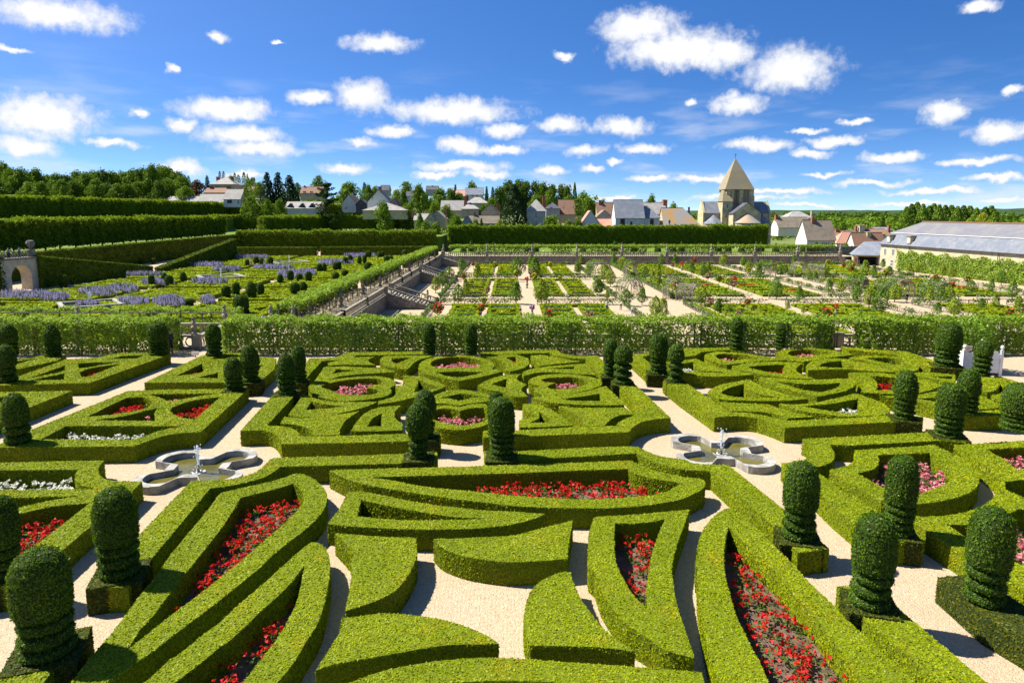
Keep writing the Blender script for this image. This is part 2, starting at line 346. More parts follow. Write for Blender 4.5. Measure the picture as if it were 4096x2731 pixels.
HEDGES = [
 # (outline, [openings], label)
 ("c2 745,823 480,835 0,852 c1 900,862 790,868s b1 740,45s 660,110s 520,155s 400,170s 165,178 b0 1070,590 a0 680,165 985,160 1140,-33 b1 310,232 400,225s 560,195s 720,150s 790,110s 850,68 1343,55 b2 400,45 745,35", [],
  'long box hedge bending round the near side of the left fountain'),
 ("c2 1108,815 c3 70,815 540,790 900,777 980,785s 1050,815s 1160,855s 1343,880s b4 100,45s 240,52 370,58 780,385 1145,700 905,730 690,500 450,290 235,105 0,88s b3 1180,55s 1080,20s c3 970,830 700,845 0,885 -190,895", [],
  'long box hedge bending round the near side of the right fountain'),
 ("b1 390,268 540,235s 760,185s 880,150s 970,122s 1050,135s 1120,175s 1180,235s 1205,310s 1165,420s 1060,530s 930,630s 780,750 a1 700,0 480,180 250,360 0,545 a0 1190,640 1050,730 820,890 500,1110 380,1080 580,850 690,700 850,520 960,380 1060,240 1180,100 b1 0,750 290,400",
  ["b1 540,305 700,265s 860,225s 945,195 1000,240s 1030,320s 985,395s 860,520 640,710 a1 480,10 290,165 0,380 a0 1180,480 960,655 1010,590 1060,500 1180,370 1260,260 a1 0,200 90,85 b1 160,833 250,720 380,560 440,470 510,360"],
  'large pointed leaf shaped box hedge around the widest red flower bed at left'),
 ("b1 1090,648s 990,720 800,890 a1 740,115 600,235 490,330 380,435 280,505 190,580 60,685 a0 1304,715 1150,860 850,1110 a1 640,1090 820,896s 880,830s 960,720s 1030,600s 1110,480s 1160,370s 1205,180s 1225,60s b1 1222,800s 1210,730s 1160,665s",
  ["a1 1036,-10 1000,180s 970,290s 930,370s 880,470s 800,590s 720,690s 640,790s 570,890s 470,1010 -150,1040 120,830 240,740 380,620 450,580 600,440 680,360 760,290 880,180 940,110"],
  'narrow forked box hedge around a thin row of red flowers, lower left'),
 ("b2 -40,581 300,605 580,615 588,740s 560,830s a2 500,100s 420,190s 300,255s 180,300s 45,338 65,230s 92,60s b2 92,790s 75,700s 30,650", [],
  'solid box hedge wedge with curved right side, left of the central gravel'),
 ("b2 718,622 850,620s 1060,610s 1343,595s b3 150,565s 320,520s 480,480 445,690 440,772 300,785s 0,800s b2 1180,790s 1000,765s 860,725s 770,680s", [],
  'solid half disc box hedge at the far side of the central gravel'),
 ("a1 1343,395 1300,510 1220,650 1150,750 1118,800 1250,755s a2 250,700s 450,665s 650,630s 850,602s 1080,600s 1218,594 1100,520s 900,440s 700,395s 500,372s 320,362s 150,385s 15,400", [],
  'solid crescent box hedge lying across the lower middle'),
 ("a2 -200,1010 70,896s 300,810s 500,765s 720,730s 900,712s 1100,700s 1343,705s a3 300,725s 600,745s 900,765s 1200,790s a4 165,812 200,930 210,1000 a3 900,935s 480,898s 250,884s 0,874s a2 1000,884s 700,905s 400,960s 100,1040", [],
  'low arched box hedge cut by the bottom edge, nearest of all'),
 ("a3 430,42s 465,50 480,110s 520,210s 590,320s 680,440s 790,540s 960,655 800,630s 600,615s 155,605 115,480s 108,400s 120,310s 150,210s 200,140s 280,90s 360,55s", [],
  'solid sail shaped box hedge right of the central gravel'),
 ("b3 650,455 780,447 950,440s 1150,420s 1375,400 1335,520s 1290,640s 1255,760s a3 1240,20s 1250,120s 1270,250s 1310,400s 1340,480s a4 60,550s 108,705 a3 1230,660s 1150,620s 1090,572 900,450s 795,335s 702,190s 652,50s b3 608,850s 604,700s 612,560s",
  ["b3 805,505 950,505s 1100,490s 1195,470 1150,560s 1110,680s 1080,790s 1065,890s a3 1050,180s 1052,320 960,240s 880,120s 820,0s b3 805,760s 798,640s"],
  'V shaped box hedge around a small triangle of red flowers'),
 ("b4 370,383s 270,440s 200,520s 155,610s 130,720s 125,850s a4 135,20s 145,200s 175,400s 220,620s 290,896s 340,1010 1750,1010 a5 500,896 380,780 140,550 0,425 a4 1150,270 1000,130 880,0 b4 690,640 540,500 430,402s",
  ["b4 370,525 350,600s 335,740s 340,880s a4 365,150s 400,280s 440,400s 500,520s 560,640s 640,790s 680,896s 740,1008 1470,1008 1400,900 1260,680 1060,410 900,246 740,46 640,-45 b4 550,700 440,592"],
  'tall pointed box hedge around the long red flower bed, lower right'),
 ("b1 1224,98 b2 30,92 500,80 900,70 1240,58 b3 0,58 500,40 930,22 1000,60 1130,105s 1343,150s b4 130,158s 180,172s 192,200s 180,232s 120,270s 0,320s b3 1180,345s 1000,370s 800,385s 600,388s 400,385s 200,378s 0,368s b2 1100,340s 900,320s 700,290s 500,260s 300,225s 180,205s 40,158s",
  ["b2 215,150 400,145 900,130 1343,118 b3 500,98 905,85 960,125s 1100,160s 1315,195 1230,250s 1100,285s 900,305s 700,320s 500,318s 300,308s 0,290s b2 1000,255s 800,240s 600,215s 400,175s"],
  'broad bow shaped box hedge around a red flower bed in the middle'),
 ("b2 60,266 160,258s 300,285s 500,325s 700,360s 900,385s 1100,405s 1343,415s b3 100,420s 262,432 200,465s 0,515s b2 1200,530s 1000,545s 700,550s 400,545s 200,535s 0,520s b1 1210,505 1300,400",
  ["b2 162,322 300,355s 500,395s 700,430s 900,458s 1150,466 1000,475s 700,480s 500,480s 300,468s 130,450"],
  'flat pointed box hedge with an empty dark slot, below the bow shaped hedge'),
 ("b0 -250,45 0,38 600,24 800,24 757,70s 755,120s 780,150s 840,172s 960,180 1090,184 970,292 425,752 a0 70,150 -250,165",
  ["b0 -150,97 0,95 605,90 580,120s 580,155s 600,187s 640,215s 740,235 400,245s -150,248", "b0 -150,318 0,310 250,300 640,290 400,325s 200,370s 100,390 -150,420", "b0 -150,500 115,437 400,372s 690,347 220,715 120,800 a0 -150,20"],
  'box hedge with white and red flower beds at the left edge, before the left fountain'),
 ("c0 985,352 c1 0,342 420,340 600,338 235,665 0,685s c0 1180,720s 1030,775 0,786 -150,790 -30,775 230,655",
  ["c0 505,620 1000,620 1343,622 c1 130,622 0,640s c0 1200,665s 1080,712s 1000,728 310,725", "c0 975,402 1100,400s 1160,425s 1165,460s 1110,490s 900,530s 660,552 850,460", "c0 700,578 950,545s 1130,500s 1212,482 1190,520s 1198,583",
   "c0 1050,380 1343,373 c1 385,370 150,405s 20,432 c0 1270,425 1230,405s 1150,386s", "c1 395,396 200,420s 60,460s 0,492s 25,530s 100,560s 190,570"],
  'lozenge box hedge with red, pink and white beds, left of the fountain'),
 ("c0 685,290 1308,68 1130,60 920,62 720,100 510,110 130,245 0,285 -100,300 -100,312 350,298",
  ["c0 500,155 506,190 440,214 215,256", "c0 210,275 498,216 495,267", "c0 598,142 700,133 935,128 800,150s 618,178s", "c0 608,210 700,176s 940,141 720,226 650,250s 612,228s", "c0 840,108 930,84 1110,76 1050,103"],
  'box hedge parterre by the stairs with small red patches, far left'),
 ("c0 505,80 430,120 120,187 -100,255 -100,145 110,108 330,80", ["c0 100,128 300,97 115,150"],
  'narrow box hedge strip at the far left below the vine covered pergola'),
 ("c0 550,352 190,492 -120,610 -120,367 0,362", ["c0 240,406 130,400 -60,402 -60,450"],
  'plain box hedge wedge at the left edge beside the diagonal path'),
 ("c1 -197,288 420,286 690,276 800,185 812,100 690,92 670,60 390,62 250,78",
  ["c1 245,140 268,185s 230,214s 40,239", "c1 205,250 370,210 370,255", "c1 300,108 375,79 510,74 430,105", "c1 672,155 716,150 682,178"],
  'box hedge parterre with one red patch behind three cone topiaries'),
 ("c1 812,362 540,658 700,652s 790,668s 835,710s 855,758 1343,750 c2 470,737 770,722 770,683 480,680 0,697 c1 1000,700 990,680s 960,650s 880,625s 740,618 968,372 960,345", [],
  'L shaped box hedge framing the heart garden at its near left corner'),
 ("c2 1100,660 c3 80,655 480,632 815,620 840,590s 900,560s 952,543 945,430 835,310 795,285 945,290 1232,560 1100,570s 1000,595s 940,630s 915,667 500,685 70,700 -205,708", [],
  'L shaped box hedge framing the heart garden at its near right corner'),
 ("c1 1070,100 1200,100s 1300,85s c2 50,57 640,48 640,70 115,78 100,95s 0,116s c1 1250,115s 1165,122 1050,245 1030,287 945,282 990,240", [],
  'box hedge framing the heart garden at its far left corner'),
 ("c2 1080,58 1343,42 c3 355,38 400,65s 470,80s 560,85 670,82 720,130 792,232 712,236 640,190 580,107 450,98s 360,80s 305,59 c2 1080,76", [],
  'box hedge framing the heart garden at its far right corner'),
 ("c1 1215,137 c2 -20,122s 100,95 265,90 220,110s 225,135s 278,152 0,150 c1 1215,160", [], 'small solid box wedge at the far left of the heart garden'),
 ("c1 1108,282 1185,168 1343,165 c2 200,172s 350,185s 412,205 250,216s 100,226s 0,238 c1 1200,268", ["c1 1242,220 1270,186 c2 0,184 130,198 0,210"], 'thin leaf shaped box hedge behind the large left heart'),
 ("c1 1068,335s 1090,297s 1200,270s 1343,255s c2 200,240s 350,248s 422,285s 412,315s 380,328 394,355s 360,390s 250,412s 100,428s 0,430s c1 1250,420s 1130,392s",
  ["c1 1155,318s 1200,300s c2 0,275s 150,258s 280,258s 332,278s 310,302s 245,308 205,332 290,342s 296,362s 240,380s 100,385s 0,376s c1 1240,352s"], 'heart shaped box ring filled with pink flowers, left'),
 ("c1 910,535 1025,378 1090,402s 1200,430s 1343,438s c2 285,435 230,460s 100,500s 0,520s c1 1200,546s 1000,552s", ["c1 1085,430 1150,450s 1290,465s 1343,469 1200,489s 1040,498"], 'pointed box triangle with a tiny red patch, left of the heart garden'),
 ("c1 850,600 880,550 1000,560s 1150,550s 1343,525 c2 145,506 50,570s 10,620s c1 1295,687 1092,692 1090,660s 1040,630s 960,610s", [], 'solid fan shaped box hedge at the near left of the heart garden'),
 ("c2 85,660 130,590s 200,520s 300,480s 465,465 420,510s 415,550s 440,580s 478,600 475,652 250,662s", ["c2 205,628 250,560s 330,520 320,560s 322,622"], 'half heart box hedge with a small red patch at left'),
 ("c2 485,233 600,240s 720,272s 812,315 730,350s 650,374s 560,402s 430,432s 298,452 298,428 400,402s 434,370 430,312 500,302s 492,268s", ["c2 602,262 690,300s 765,322 650,352 560,362 592,310s"], 'S curved box hedge with white flowers, left of centre in the heart garden'),
 ("c2 605,172s 640,120s 740,90s 900,78s 1060,92s 1150,120s 1182,155s 1165,185 1250,200 1100,240s 910,275 760,245s 620,208s",
  ["c2 690,150s 730,112s 850,92s 960,94s 1060,110s 1105,138s 1060,164s 950,172s 905,164 850,176s 740,172s", "c2 735,208 905,201 1115,206 1000,234s 905,248s 800,234s"], 'round heart box hedge with pink flowers at the far side'),
 ("c2 310,112s 345,85 480,82 720,82 600,116s 515,186 450,180s 340,155s", ["c2 393,102 555,97 480,125s 432,146 398,125s"], 'leaf shaped box hedge with one red patch left of the round heart'),
 ("c2 668,408 790,360s 900,340s 1020,352s 1168,388 1150,428s 1000,445s 915,462 820,448s 690,443", ["c2 745,410 925,370 1115,396 1000,405s 915,426s 825,408s"], 'arched box hedge in the very middle of the heart garden'),
 ("c2 682,540s 695,490s 760,465s 850,465s 915,480 1000,455s 1110,452s 1152,485s 1155,560s 1140,603s 1060,630s 940,650s 830,646s 740,630s 690,595s",
  ["c2 706,520s 750,490s 850,490s 920,506 1000,485s 1105,480s 1135,510s 1135,568s 1050,600s 935,618s 830,605s 715,572s"], 'heart shaped box ring filled with pink flowers at the near centre'),
 ("c2 1058,310 1150,262s 1260,232s 1343,224 c3 82,222 50,255s 80,285s 128,300 90,330s 95,360s 138,392 60,398s 0,390s c2 1250,365s 1130,340s", ["c2 1160,298 1282,255 1278,330 1205,315"], 'S curved box hedge with white flowers, right of centre in the heart garden'),
 ("c2 1088,80 1343,72 c3 50,75s 120,95s 148,132s 110,172s 0,202 c2 1272,192 1265,140s 1200,110s", ["c2 1262,96 1343,88 c3 48,93s 52,118s 25,148 c2 1318,120s"], 'leaf shaped box hedge with one red patch right of the round heart'),
 ("c3 160,82 250,76 300,88s 420,108s 548,128 380,142s 225,162", [], 'small solid box wedge at the far right of the heart garden'),
 ("c3 97,210s 160,186s 330,160s 575,142 650,226 520,222s 350,208s 200,212s 105,235s", ["c3 270,181 495,163 495,186 350,183"], 'thin leaf shaped box hedge behind the large right heart'),
 ("c3 147,270s 220,236s 360,222s 520,228s 650,252s 705,290s 680,317s 560,352s 400,378s 260,385s 187,350s 228,310 158,292s",
  ["c3 240,262s 330,248s 470,245s 570,262s 603,285s 560,310s 480,330s 380,340s 292,330s 302,305s 352,290 262,282s"], 'heart shaped box ring filled with pink flowers, right'),
 ("c3 170,402 350,385s 560,360s 735,315 835,412 876,458 700,462s 500,456s 300,440s", ["c3 385,413 550,395s 690,372 700,430 500,428s"], 'pointed box triangle with an empty slot, right of the heart garden'),
 ("c3 375,466 500,480s 700,480 880,480 950,530 850,535s 770,570s 725,618 580,620 540,560s 470,510s", [], 'solid fan shaped box hedge at the near right of the heart garden'),
 ("c3 100,452 215,452 320,500s 410,555s 478,615 250,628s 75,630 72,575 150,562s 212,545s 150,520s 105,490s", ["c3 220,505 300,560 330,594 145,597 218,562s"], 'half heart box hedge with a small red patch at right'),
 # right hand parterre
 ("c3 1175,275 1300,268 c4 60,300 215,405 370,515 520,520s 680,550s 830,582 1343,558 c5 300,540 565,550 565,578 0,607 c4 805,635 720,600s 590,560s 440,545s 265,555 0,375", [],
  'long box hedge facing the right fountain from behind'),
 ("c3 925,95 955,72 1200,45 c4 20,25 400,18 500,35 490,46 380,37 180,50 10,52 c3 1300,84 1070,78 1012,92 1130,180 1212,212 1060,212", [], 'box hedge at the far left corner of the right hand parterre'),
 ("c4 10,57 165,52 112,80s 20,90", [], 'tiny solid box wedge beside the far right path'),
 ("c4 -120,130 130,108 200,140s 330,180s 565,225 400,238s 200,240s 20,222 -60,190", ["c4 -20,148 105,128 118,165s 170,195s 380,208 200,213s 30,207"], 'leaf shaped box hedge with white flowers behind two tiered topiaries'),
 ("c4 190,87s 220,62s 300,52s 500,65s 820,115 600,125s 360,150 250,126s", ["c4 272,86s 310,66s 450,72s 620,100 480,110s 380,119s 300,106s"], 'leaf shaped box hedge with a few pink flowers, far left of right parterre'),
 ("c4 400,162 560,135s 750,130s 940,140 895,170s 900,210s 1030,260 800,250s 620,225s 480,195s", ["c4 520,170s 650,155s 810,150 795,180s 790,224 680,208s"], 'hooked box hedge with a red patch in the middle of the right parterre'),
 ("c4 215,378s 240,340s 330,300s 530,265 620,310s 800,375s 985,410 800,425s 500,425s 300,415s", ["c4 315,374s 370,330s 495,296 505,332s 620,376s 785,402 600,405s 430,398s"], 'broad leaf shaped box hedge with a red patch, near left of the right parterre'),
 ("c4 610,250 720,250s 900,265s 1100,265s 1300,258s 1348,285s 1330,318s 1250,355s 1050,395 900,360s 750,320s 650,285s", ["c4 740,276s 900,295s 1100,298s 1238,286 1200,330s 1080,362 950,345s 820,310s"], 'broad boat shaped box hedge in the right parterre'),
 ("c4 300,436 500,448s 680,455 760,485s 900,525s 1028,550 825,562 700,522s 530,510s 400,505", [], 'solid low box slab behind the hedge facing the right fountain'),
 ("c4 762,450 900,455s 1100,430s 1343,372s c5 60,372s 150,402s 270,450s 312,500s 285,533 100,545 c4 1250,548 1100,527s 900,497s", ["c4 950,470s 1150,450s 1343,415 c5 72,407 76,445s 110,500s 125,528 0,528 c4 1250,520s 1080,495s"], 'pointed box hedge with white flowers at the near side of the right parterre'),
 ("c4 740,68s 800,36s 950,24s 1150,38s 1335,75 1200,90s 950,128 850,114s 760,95s", ["c4 825,60s 880,39s 1000,36s 1160,60 1050,80s 930,89s 850,80s"], 'leaf shaped box hedge with pink flowers at the far edge of the right parterre'),
 ("c4 970,165s 1010,130s 1100,108s 1200,103s c5 50,125s 200,160s 355,208 200,202s 0,187s c4 1150,187s 985,192", ["c4 1070,165s 1130,132s 1235,121 1300,140s c5 110,178 c4 1250,176s"], 'pointed empty box leaf in the middle of the right parterre'),
 ("c5 0,97s 150,82s 350,90s 470,110s 530,150s 525,188s 470,205s 400,203 250,150s 100,116s", ["c5 130,101s 300,98s 400,112s 424,140s 372,158 250,130s"], 'egg shaped box ring at the far right of the parterre'),
 ("c5 0,214 200,212s 400,235s 560,262s 718,310 560,362s 350,376 90,362 108,310s 60,252s", ["c5 158,236 360,250s 530,285s 600,308 500,335s 340,346 205,348 214,290s"], 'box ring with red flowers right of the tiered topiary'),
 ("c5 470,215 620,212s 815,228 812,300 640,262s 520,236s", ["c5 605,240 800,240 792,264"], 'narrow box hedge before the white planter tub'),
 ("c5 950,238 1080,240s 1145,280s 1140,330s 1060,362s 970,345 1000,300s 1000,262s", [], 'curved solid box hedge below the white planter tub'),
 ("c5 905,420 960,375 1060,410s 1140,455s 1130,485s 950,492", [], 'rounded solid box hedge between two topiaries at the right'),
 ("c5 238,392 480,385s 705,350 800,380 690,470 480,425s", ["c5 510,408 690,402 670,436"], 'angular box hedge behind the tiered topiary at the right'),
 ("c5 -60,12 150,32s 430,48 660,120 875,165 760,174 625,170 530,140 370,77 200,56s 0,36", [], 'long straight box hedge leading to the large domed topiary at the far right'),
 ("c5 870,545 880,522 1090,500 1195,503 1185,546", [], 'straight box hedge end behind the front right topiaries'),
 ("c5 1110,240 1130,234 1400,312 1400,345 1210,325 1150,278", [], 'box hedge at the right edge beside the gravel court'),
 ("c5 1090,388 1200,365 1400,405 1400,490 1110,418", [], 'box hedge at the right edge behind the last topiary'),
 # near right
 ("c4 940,720 1343,700 c5 650,668 908,722 908,748 690,732 0,770 c4 1150,762 1180,825s b4 1185,-5s 1150,40s 1080,65s 1005,73 1343,330 b5 0,270 230,425 400,540 578,640 340,655 60,530 0,480 b4 1190,395 1040,258 780,42 900,30s 955,15s c4 1000,850s 1012,790s 985,745s", [],
  'box hedge with a curved bay beside the right fountain'),
 ("c5 45,806 655,766 830,850s b5 860,0s 950,70s 992,140s 985,210s 920,270s 800,310s 650,340s 500,356 250,330 0,190 b4 1150,95 1230,75s b5 0,55s 40,18s",
  ["c5 215,842 620,824 b5 760,60s 800,140s 740,200s 620,250s 490,290 270,235 60,118 190,85s 228,30s"], 'rounded box ring around the big pink flower bed at right'),
 ("b5 500,455 720,448s 900,418s 1040,362s 1150,270 1130,130s 990,20 c5 808,768 1343,733 1500,725 b5 1500,1050 1343,1010 890,745 630,588 500,500",
  ["c5 1045,800 1480,778 b5 1480,45 1290,100 1190,10", "b5 1195,185 1480,150 1480,310 1343,310 1195,242", "b5 735,508 900,516s 1170,458 1290,398 1480,380 1480,900 1250,790 900,612"], 'large branching box hedge with pink flowers at the right edge'),
 ("a5 680,85 960,60 1343,300 1500,400 1500,680 1343,560 1040,390", [], 'dark yew hedge beside the gravel path in the lower right corner'),
 ("a4 1205,152 a5 130,150 330,280 455,388 1065,896 1200,1010 830,1010 680,896 430,665 200,480 0,285", [], 'straight box hedge along the gravel path, lower right'),
 ("a0 590,480 668,483 435,755 330,896 200,1080 -250,1080 0,835 180,670", [], 'box hedge stub with a large dark topiary, lower left corner'),
]
HOLES = {}
for hi, (outl, holes, lab) in enumerate(HEDGES):
    mb = MB(); loops = [survey(outl)]+[survey(h) for h in holes]; HOLES[hi] = loops[1:]
    dark = lab.startswith('dark yew')
    hedge_mesh(mb, loops, 0.0, HH+.006*math.sin(hi*2.3), YEWBASE if dark else BOX, YEWCORE if dark else BOXCORE)
    mb.build('yew_hedge' if dark else 'box_hedge', label=lab, cat='hedge', group='clipped hedges of the ornamental garden')
    for j, h in enumerate(loops[1:]):
        sb = MB(); sb.prism(h, 0.0, .02, SOIL); HOLES[hi][j] = h
        sb.build('flower_bed_soil', kind='structure')
# ---------------------------------------------------------------- bedding plants
def inside(P, poly):
    x, y = P[:, 0], P[:, 1]; c = np.zeros(len(P), bool); n = len(poly); j = n-1
    for i in range(n):
        xi, yi = poly[i]; xj, yj = poly[j]
        c ^= ((yi > y) != (yj > y)) & (x < (xj-xi)*(y-yi)/(yj-yi+1e-12)+xi); j = i
    return c
def edge_dist(P, poly):
    d = np.full(len(P), 1e9)
    for i in range(len(poly)):
        a, b = poly[i], poly[(i+1) % len(poly)]; ab = b-a; t = np.clip(((P-a)@ab)/(ab@ab+1e-12), 0, 1)
        d = np.minimum(d, np.linalg.norm(P-(a+t[:, None]*ab), axis=1))
    return d
def bedding(poly, petal, label, name, margin=.16, per=15.0, hgt=.3, clip=None, group='flower beds of the ornamental garden'):
    lo, hi_ = poly.min(0), poly.max(0); n = NR.poisson((hi_-lo).prod()*per); P = lo+NR.random((n, 2))*(hi_-lo)
    P = P[inside(P, poly)]
    if len(P): P = P[edge_dist(P, poly) > margin]
    if clip is not None and len(P): P = P[clip(P)]
    if not len(P): return
    mb = MB(); m = len(P); k = 14
    d = np.hypot(P[:, 0], P[:, 1]); hs_ = hgt*(.75+.5*NR.random(m))
    base = np.repeat(np.c_[P, .02+0*d], k, 0); hh = np.repeat(hs_, k)
    Q = base+np.c_[NR.normal(0, .085, (m*k, 2)), hh*(.15+.65*NR.random(m*k))]
    up_ = np.tile((0, 0, 1.), (m*k, 1)); v, t = leaves(Q, up_, np.repeat(.035+.0009*d, k), .9); mb.add(v, t, None, LEAFD)
    k = 12; base = np.repeat(np.c_[P, .02+0*d], k, 0); hh = np.repeat(hs_, k)
    clus = np.repeat(NR.normal(0, .09, (m*3, 2)), 4, 0); cz = np.repeat(.72+.42*NR.random(m*3), 4)
    Q = base+np.c_[clus+NR.normal(0, .026, (m*k, 2)), hh*cz+NR.normal(0, .015, m*k)]
    up_ = np.tile((0, 0, 1.), (m*k, 1)); v, t = leaves(Q, up_, np.repeat(.028+.0009*d, k), 1.0, aspect=.9); mb.add(v, t, None, petal)
    mb.build(name, label=label, cat='flowers', group=group, kind='stuff')
def hole(n, j): return HOLES[n][j]
idx = {h[2]: i for i, h in enumerate(HEDGES)}
def HI(s): return next(i for l, i in idx.items() if l.startswith(s))
BEDS = [
 ('large pointed leaf', 0, REDP, 'red', 'red begonias in the large leaf shaped bed at left', None),
 ('narrow forked', 0, REDP, 'red', 'thin row of red begonias in the narrow forked bed, lower left', None),
 ('V shaped', 0, REDP, 'red', 'small triangle of red begonias in the V shaped hedge', None),
 ('tall pointed', 0, REDP, 'red', 'long bed of red begonias in the lower right', None),
 ('broad bow', 0, REDP, 'red', 'red begonias inside the bow shaped hedge in the middle', lambda P: P[:, 0] > -1.2),
 ('box hedge with white', 0, WHITEP, 'white', 'white begonias in the bed at the left edge', None),
 ('box hedge with white', 1, PINKP, 'pink', 'few pink begonias in the narrow slot at the left edge', lambda P: P[:, 0] < -17.5),
 ('box hedge with white', 2, REDP, 'red', 'red begonias behind the leftmost large topiary', None),
 ('lozenge', 0, WHITEP, 'white', 'strip of white begonias in the lozenge parterre', None),
 ('lozenge', 1, REDP, 'red', 'red begonias in the left leaf of the lozenge parterre', None),
 ('lozenge', 2, PINKP, 'pink', 'few pink begonias at the centre of the lozenge parterre', lambda P: P[:, 0] > -17.3),
 ('lozenge', 3, PINKP, 'pink', 'small pink patch between two leaves of the lozenge parterre', lambda P: P[:, 1] < 35),
 ('lozenge', 4, REDP, 'red', 'red begonias in the right leaf of the lozenge parterre', None),
 ('box hedge parterre by', 0, REDP, 'red', 'tiny red patch in the parterre by the stairs, left one', lambda P: P[:, 0] > -26.6),
 ('box hedge parterre by', 3, REDP, 'red', 'tiny red patch in the parterre by the stairs, right one', lambda P: P[:, 1] < 43),
 ('box hedge parterre with one', 0, REDP, 'red', 'red patch behind the cone topiaries left of the heart garden', None),
 ('heart shaped box ring filled with pink flowers, left', 0, PINKP, 'pink', 'pink begonias filling the left heart', None),
 ('heart shaped box ring filled with pink flowers, right', 0, PINKP, 'pink', 'pink begonias filling the right heart', None),
 ('heart shaped box ring filled with pink flowers at', 0, PINKP, 'pink', 'pink begonias filling the near heart', None),
 ('round heart', 0, PINKP, 'pink', 'pink begonias filling the round far heart', None),
 ('pointed box triangle with a tiny', 0, REDP, 'red', 'tiny red patch in the triangle left of the heart garden', lambda P: P[:, 0] < -7.6),
 ('half heart box hedge with a small red patch at left', 0, REDP, 'red', 'small red patch in the left half heart', None),
 ('half heart box hedge with a small red patch at right', 0, REDP, 'red', 'small red patch in the right half heart', None),
 ('S curved box hedge with white flowers, left', 0, WHITEP, 'white', 'white tuft in the left S curve', None),
 ('S curved box hedge with white flowers, right', 0, WHITEP, 'white', 'white tuft in the right S curve', None),
 ('leaf shaped box hedge with one red patch left', 0, REDP, 'red', 'red tuft left of the round heart', None),
 ('leaf shaped box hedge with one red patch right', 0, REDP, 'red', 'red tuft right of the round heart', None),
 ('leaf shaped box hedge with white', 0, WHITEP, 'white', 'white begonias behind the two tiered topiaries', None),
 ('leaf shaped box hedge with a few pink', 0, PINKP, 'pink', 'few pink begonias at the far left of the right parterre', None),
 ('hooked', 0, REDP, 'red', 'red begonias in the hooked hedge', lambda P: P[:, 0] > 15.5),
 ('broad leaf', 0, REDP, 'red', 'red begonias in the broad leaf of the right parterre', lambda P: P[:, 0] < 11.8),
 ('broad boat', 0, PINKP, 'pink', 'few pink begonias in the boat shaped hedge', lambda P: P[:, 1] < 31.5),
 ('pointed box hedge with white', 0, WHITEP, 'white', 'white begonias at the near side of the right parterre', None),
 ('leaf shaped box hedge with pink', 0, PINKP, 'pink', 'pink begonias at the far edge of the right parterre', None),
 ('egg', 0, REDP, 'red', 'single red tuft in the egg shaped ring', lambda P: P[:, 0] > 26),
 ('box ring with red', 0, REDP, 'red', 'red begonias beside the tiered topiary at right', lambda P: P[:, 0] < 23.5),
 ('rounded box ring', 0, PINKP, 'pink', 'big bed of pink begonias at right', None),
 ('large branching', 0, PINKP, 'pink', 'pink begonias at the right edge, upper bed', None),
 ('large branching', 2, PINKP, 'pink', 'pink begonias behind the rightmost large topiary', None),
]
for h, j, pm, cn, lab, clip in BEDS:
    bedding(hole(HI(h), j), pm, lab, cn+'_begonias', clip=clip)
# ================================================================ ground of the ornamental terrace
g = MB(); g.add([(-70, -30, 0), (70, -30, 0), (70, 50.6, 0), (-70, 50.6, 0)], None, [(0, 1, 2, 3)], GRAVEL)
g.build('gravel_court', kind='structure')
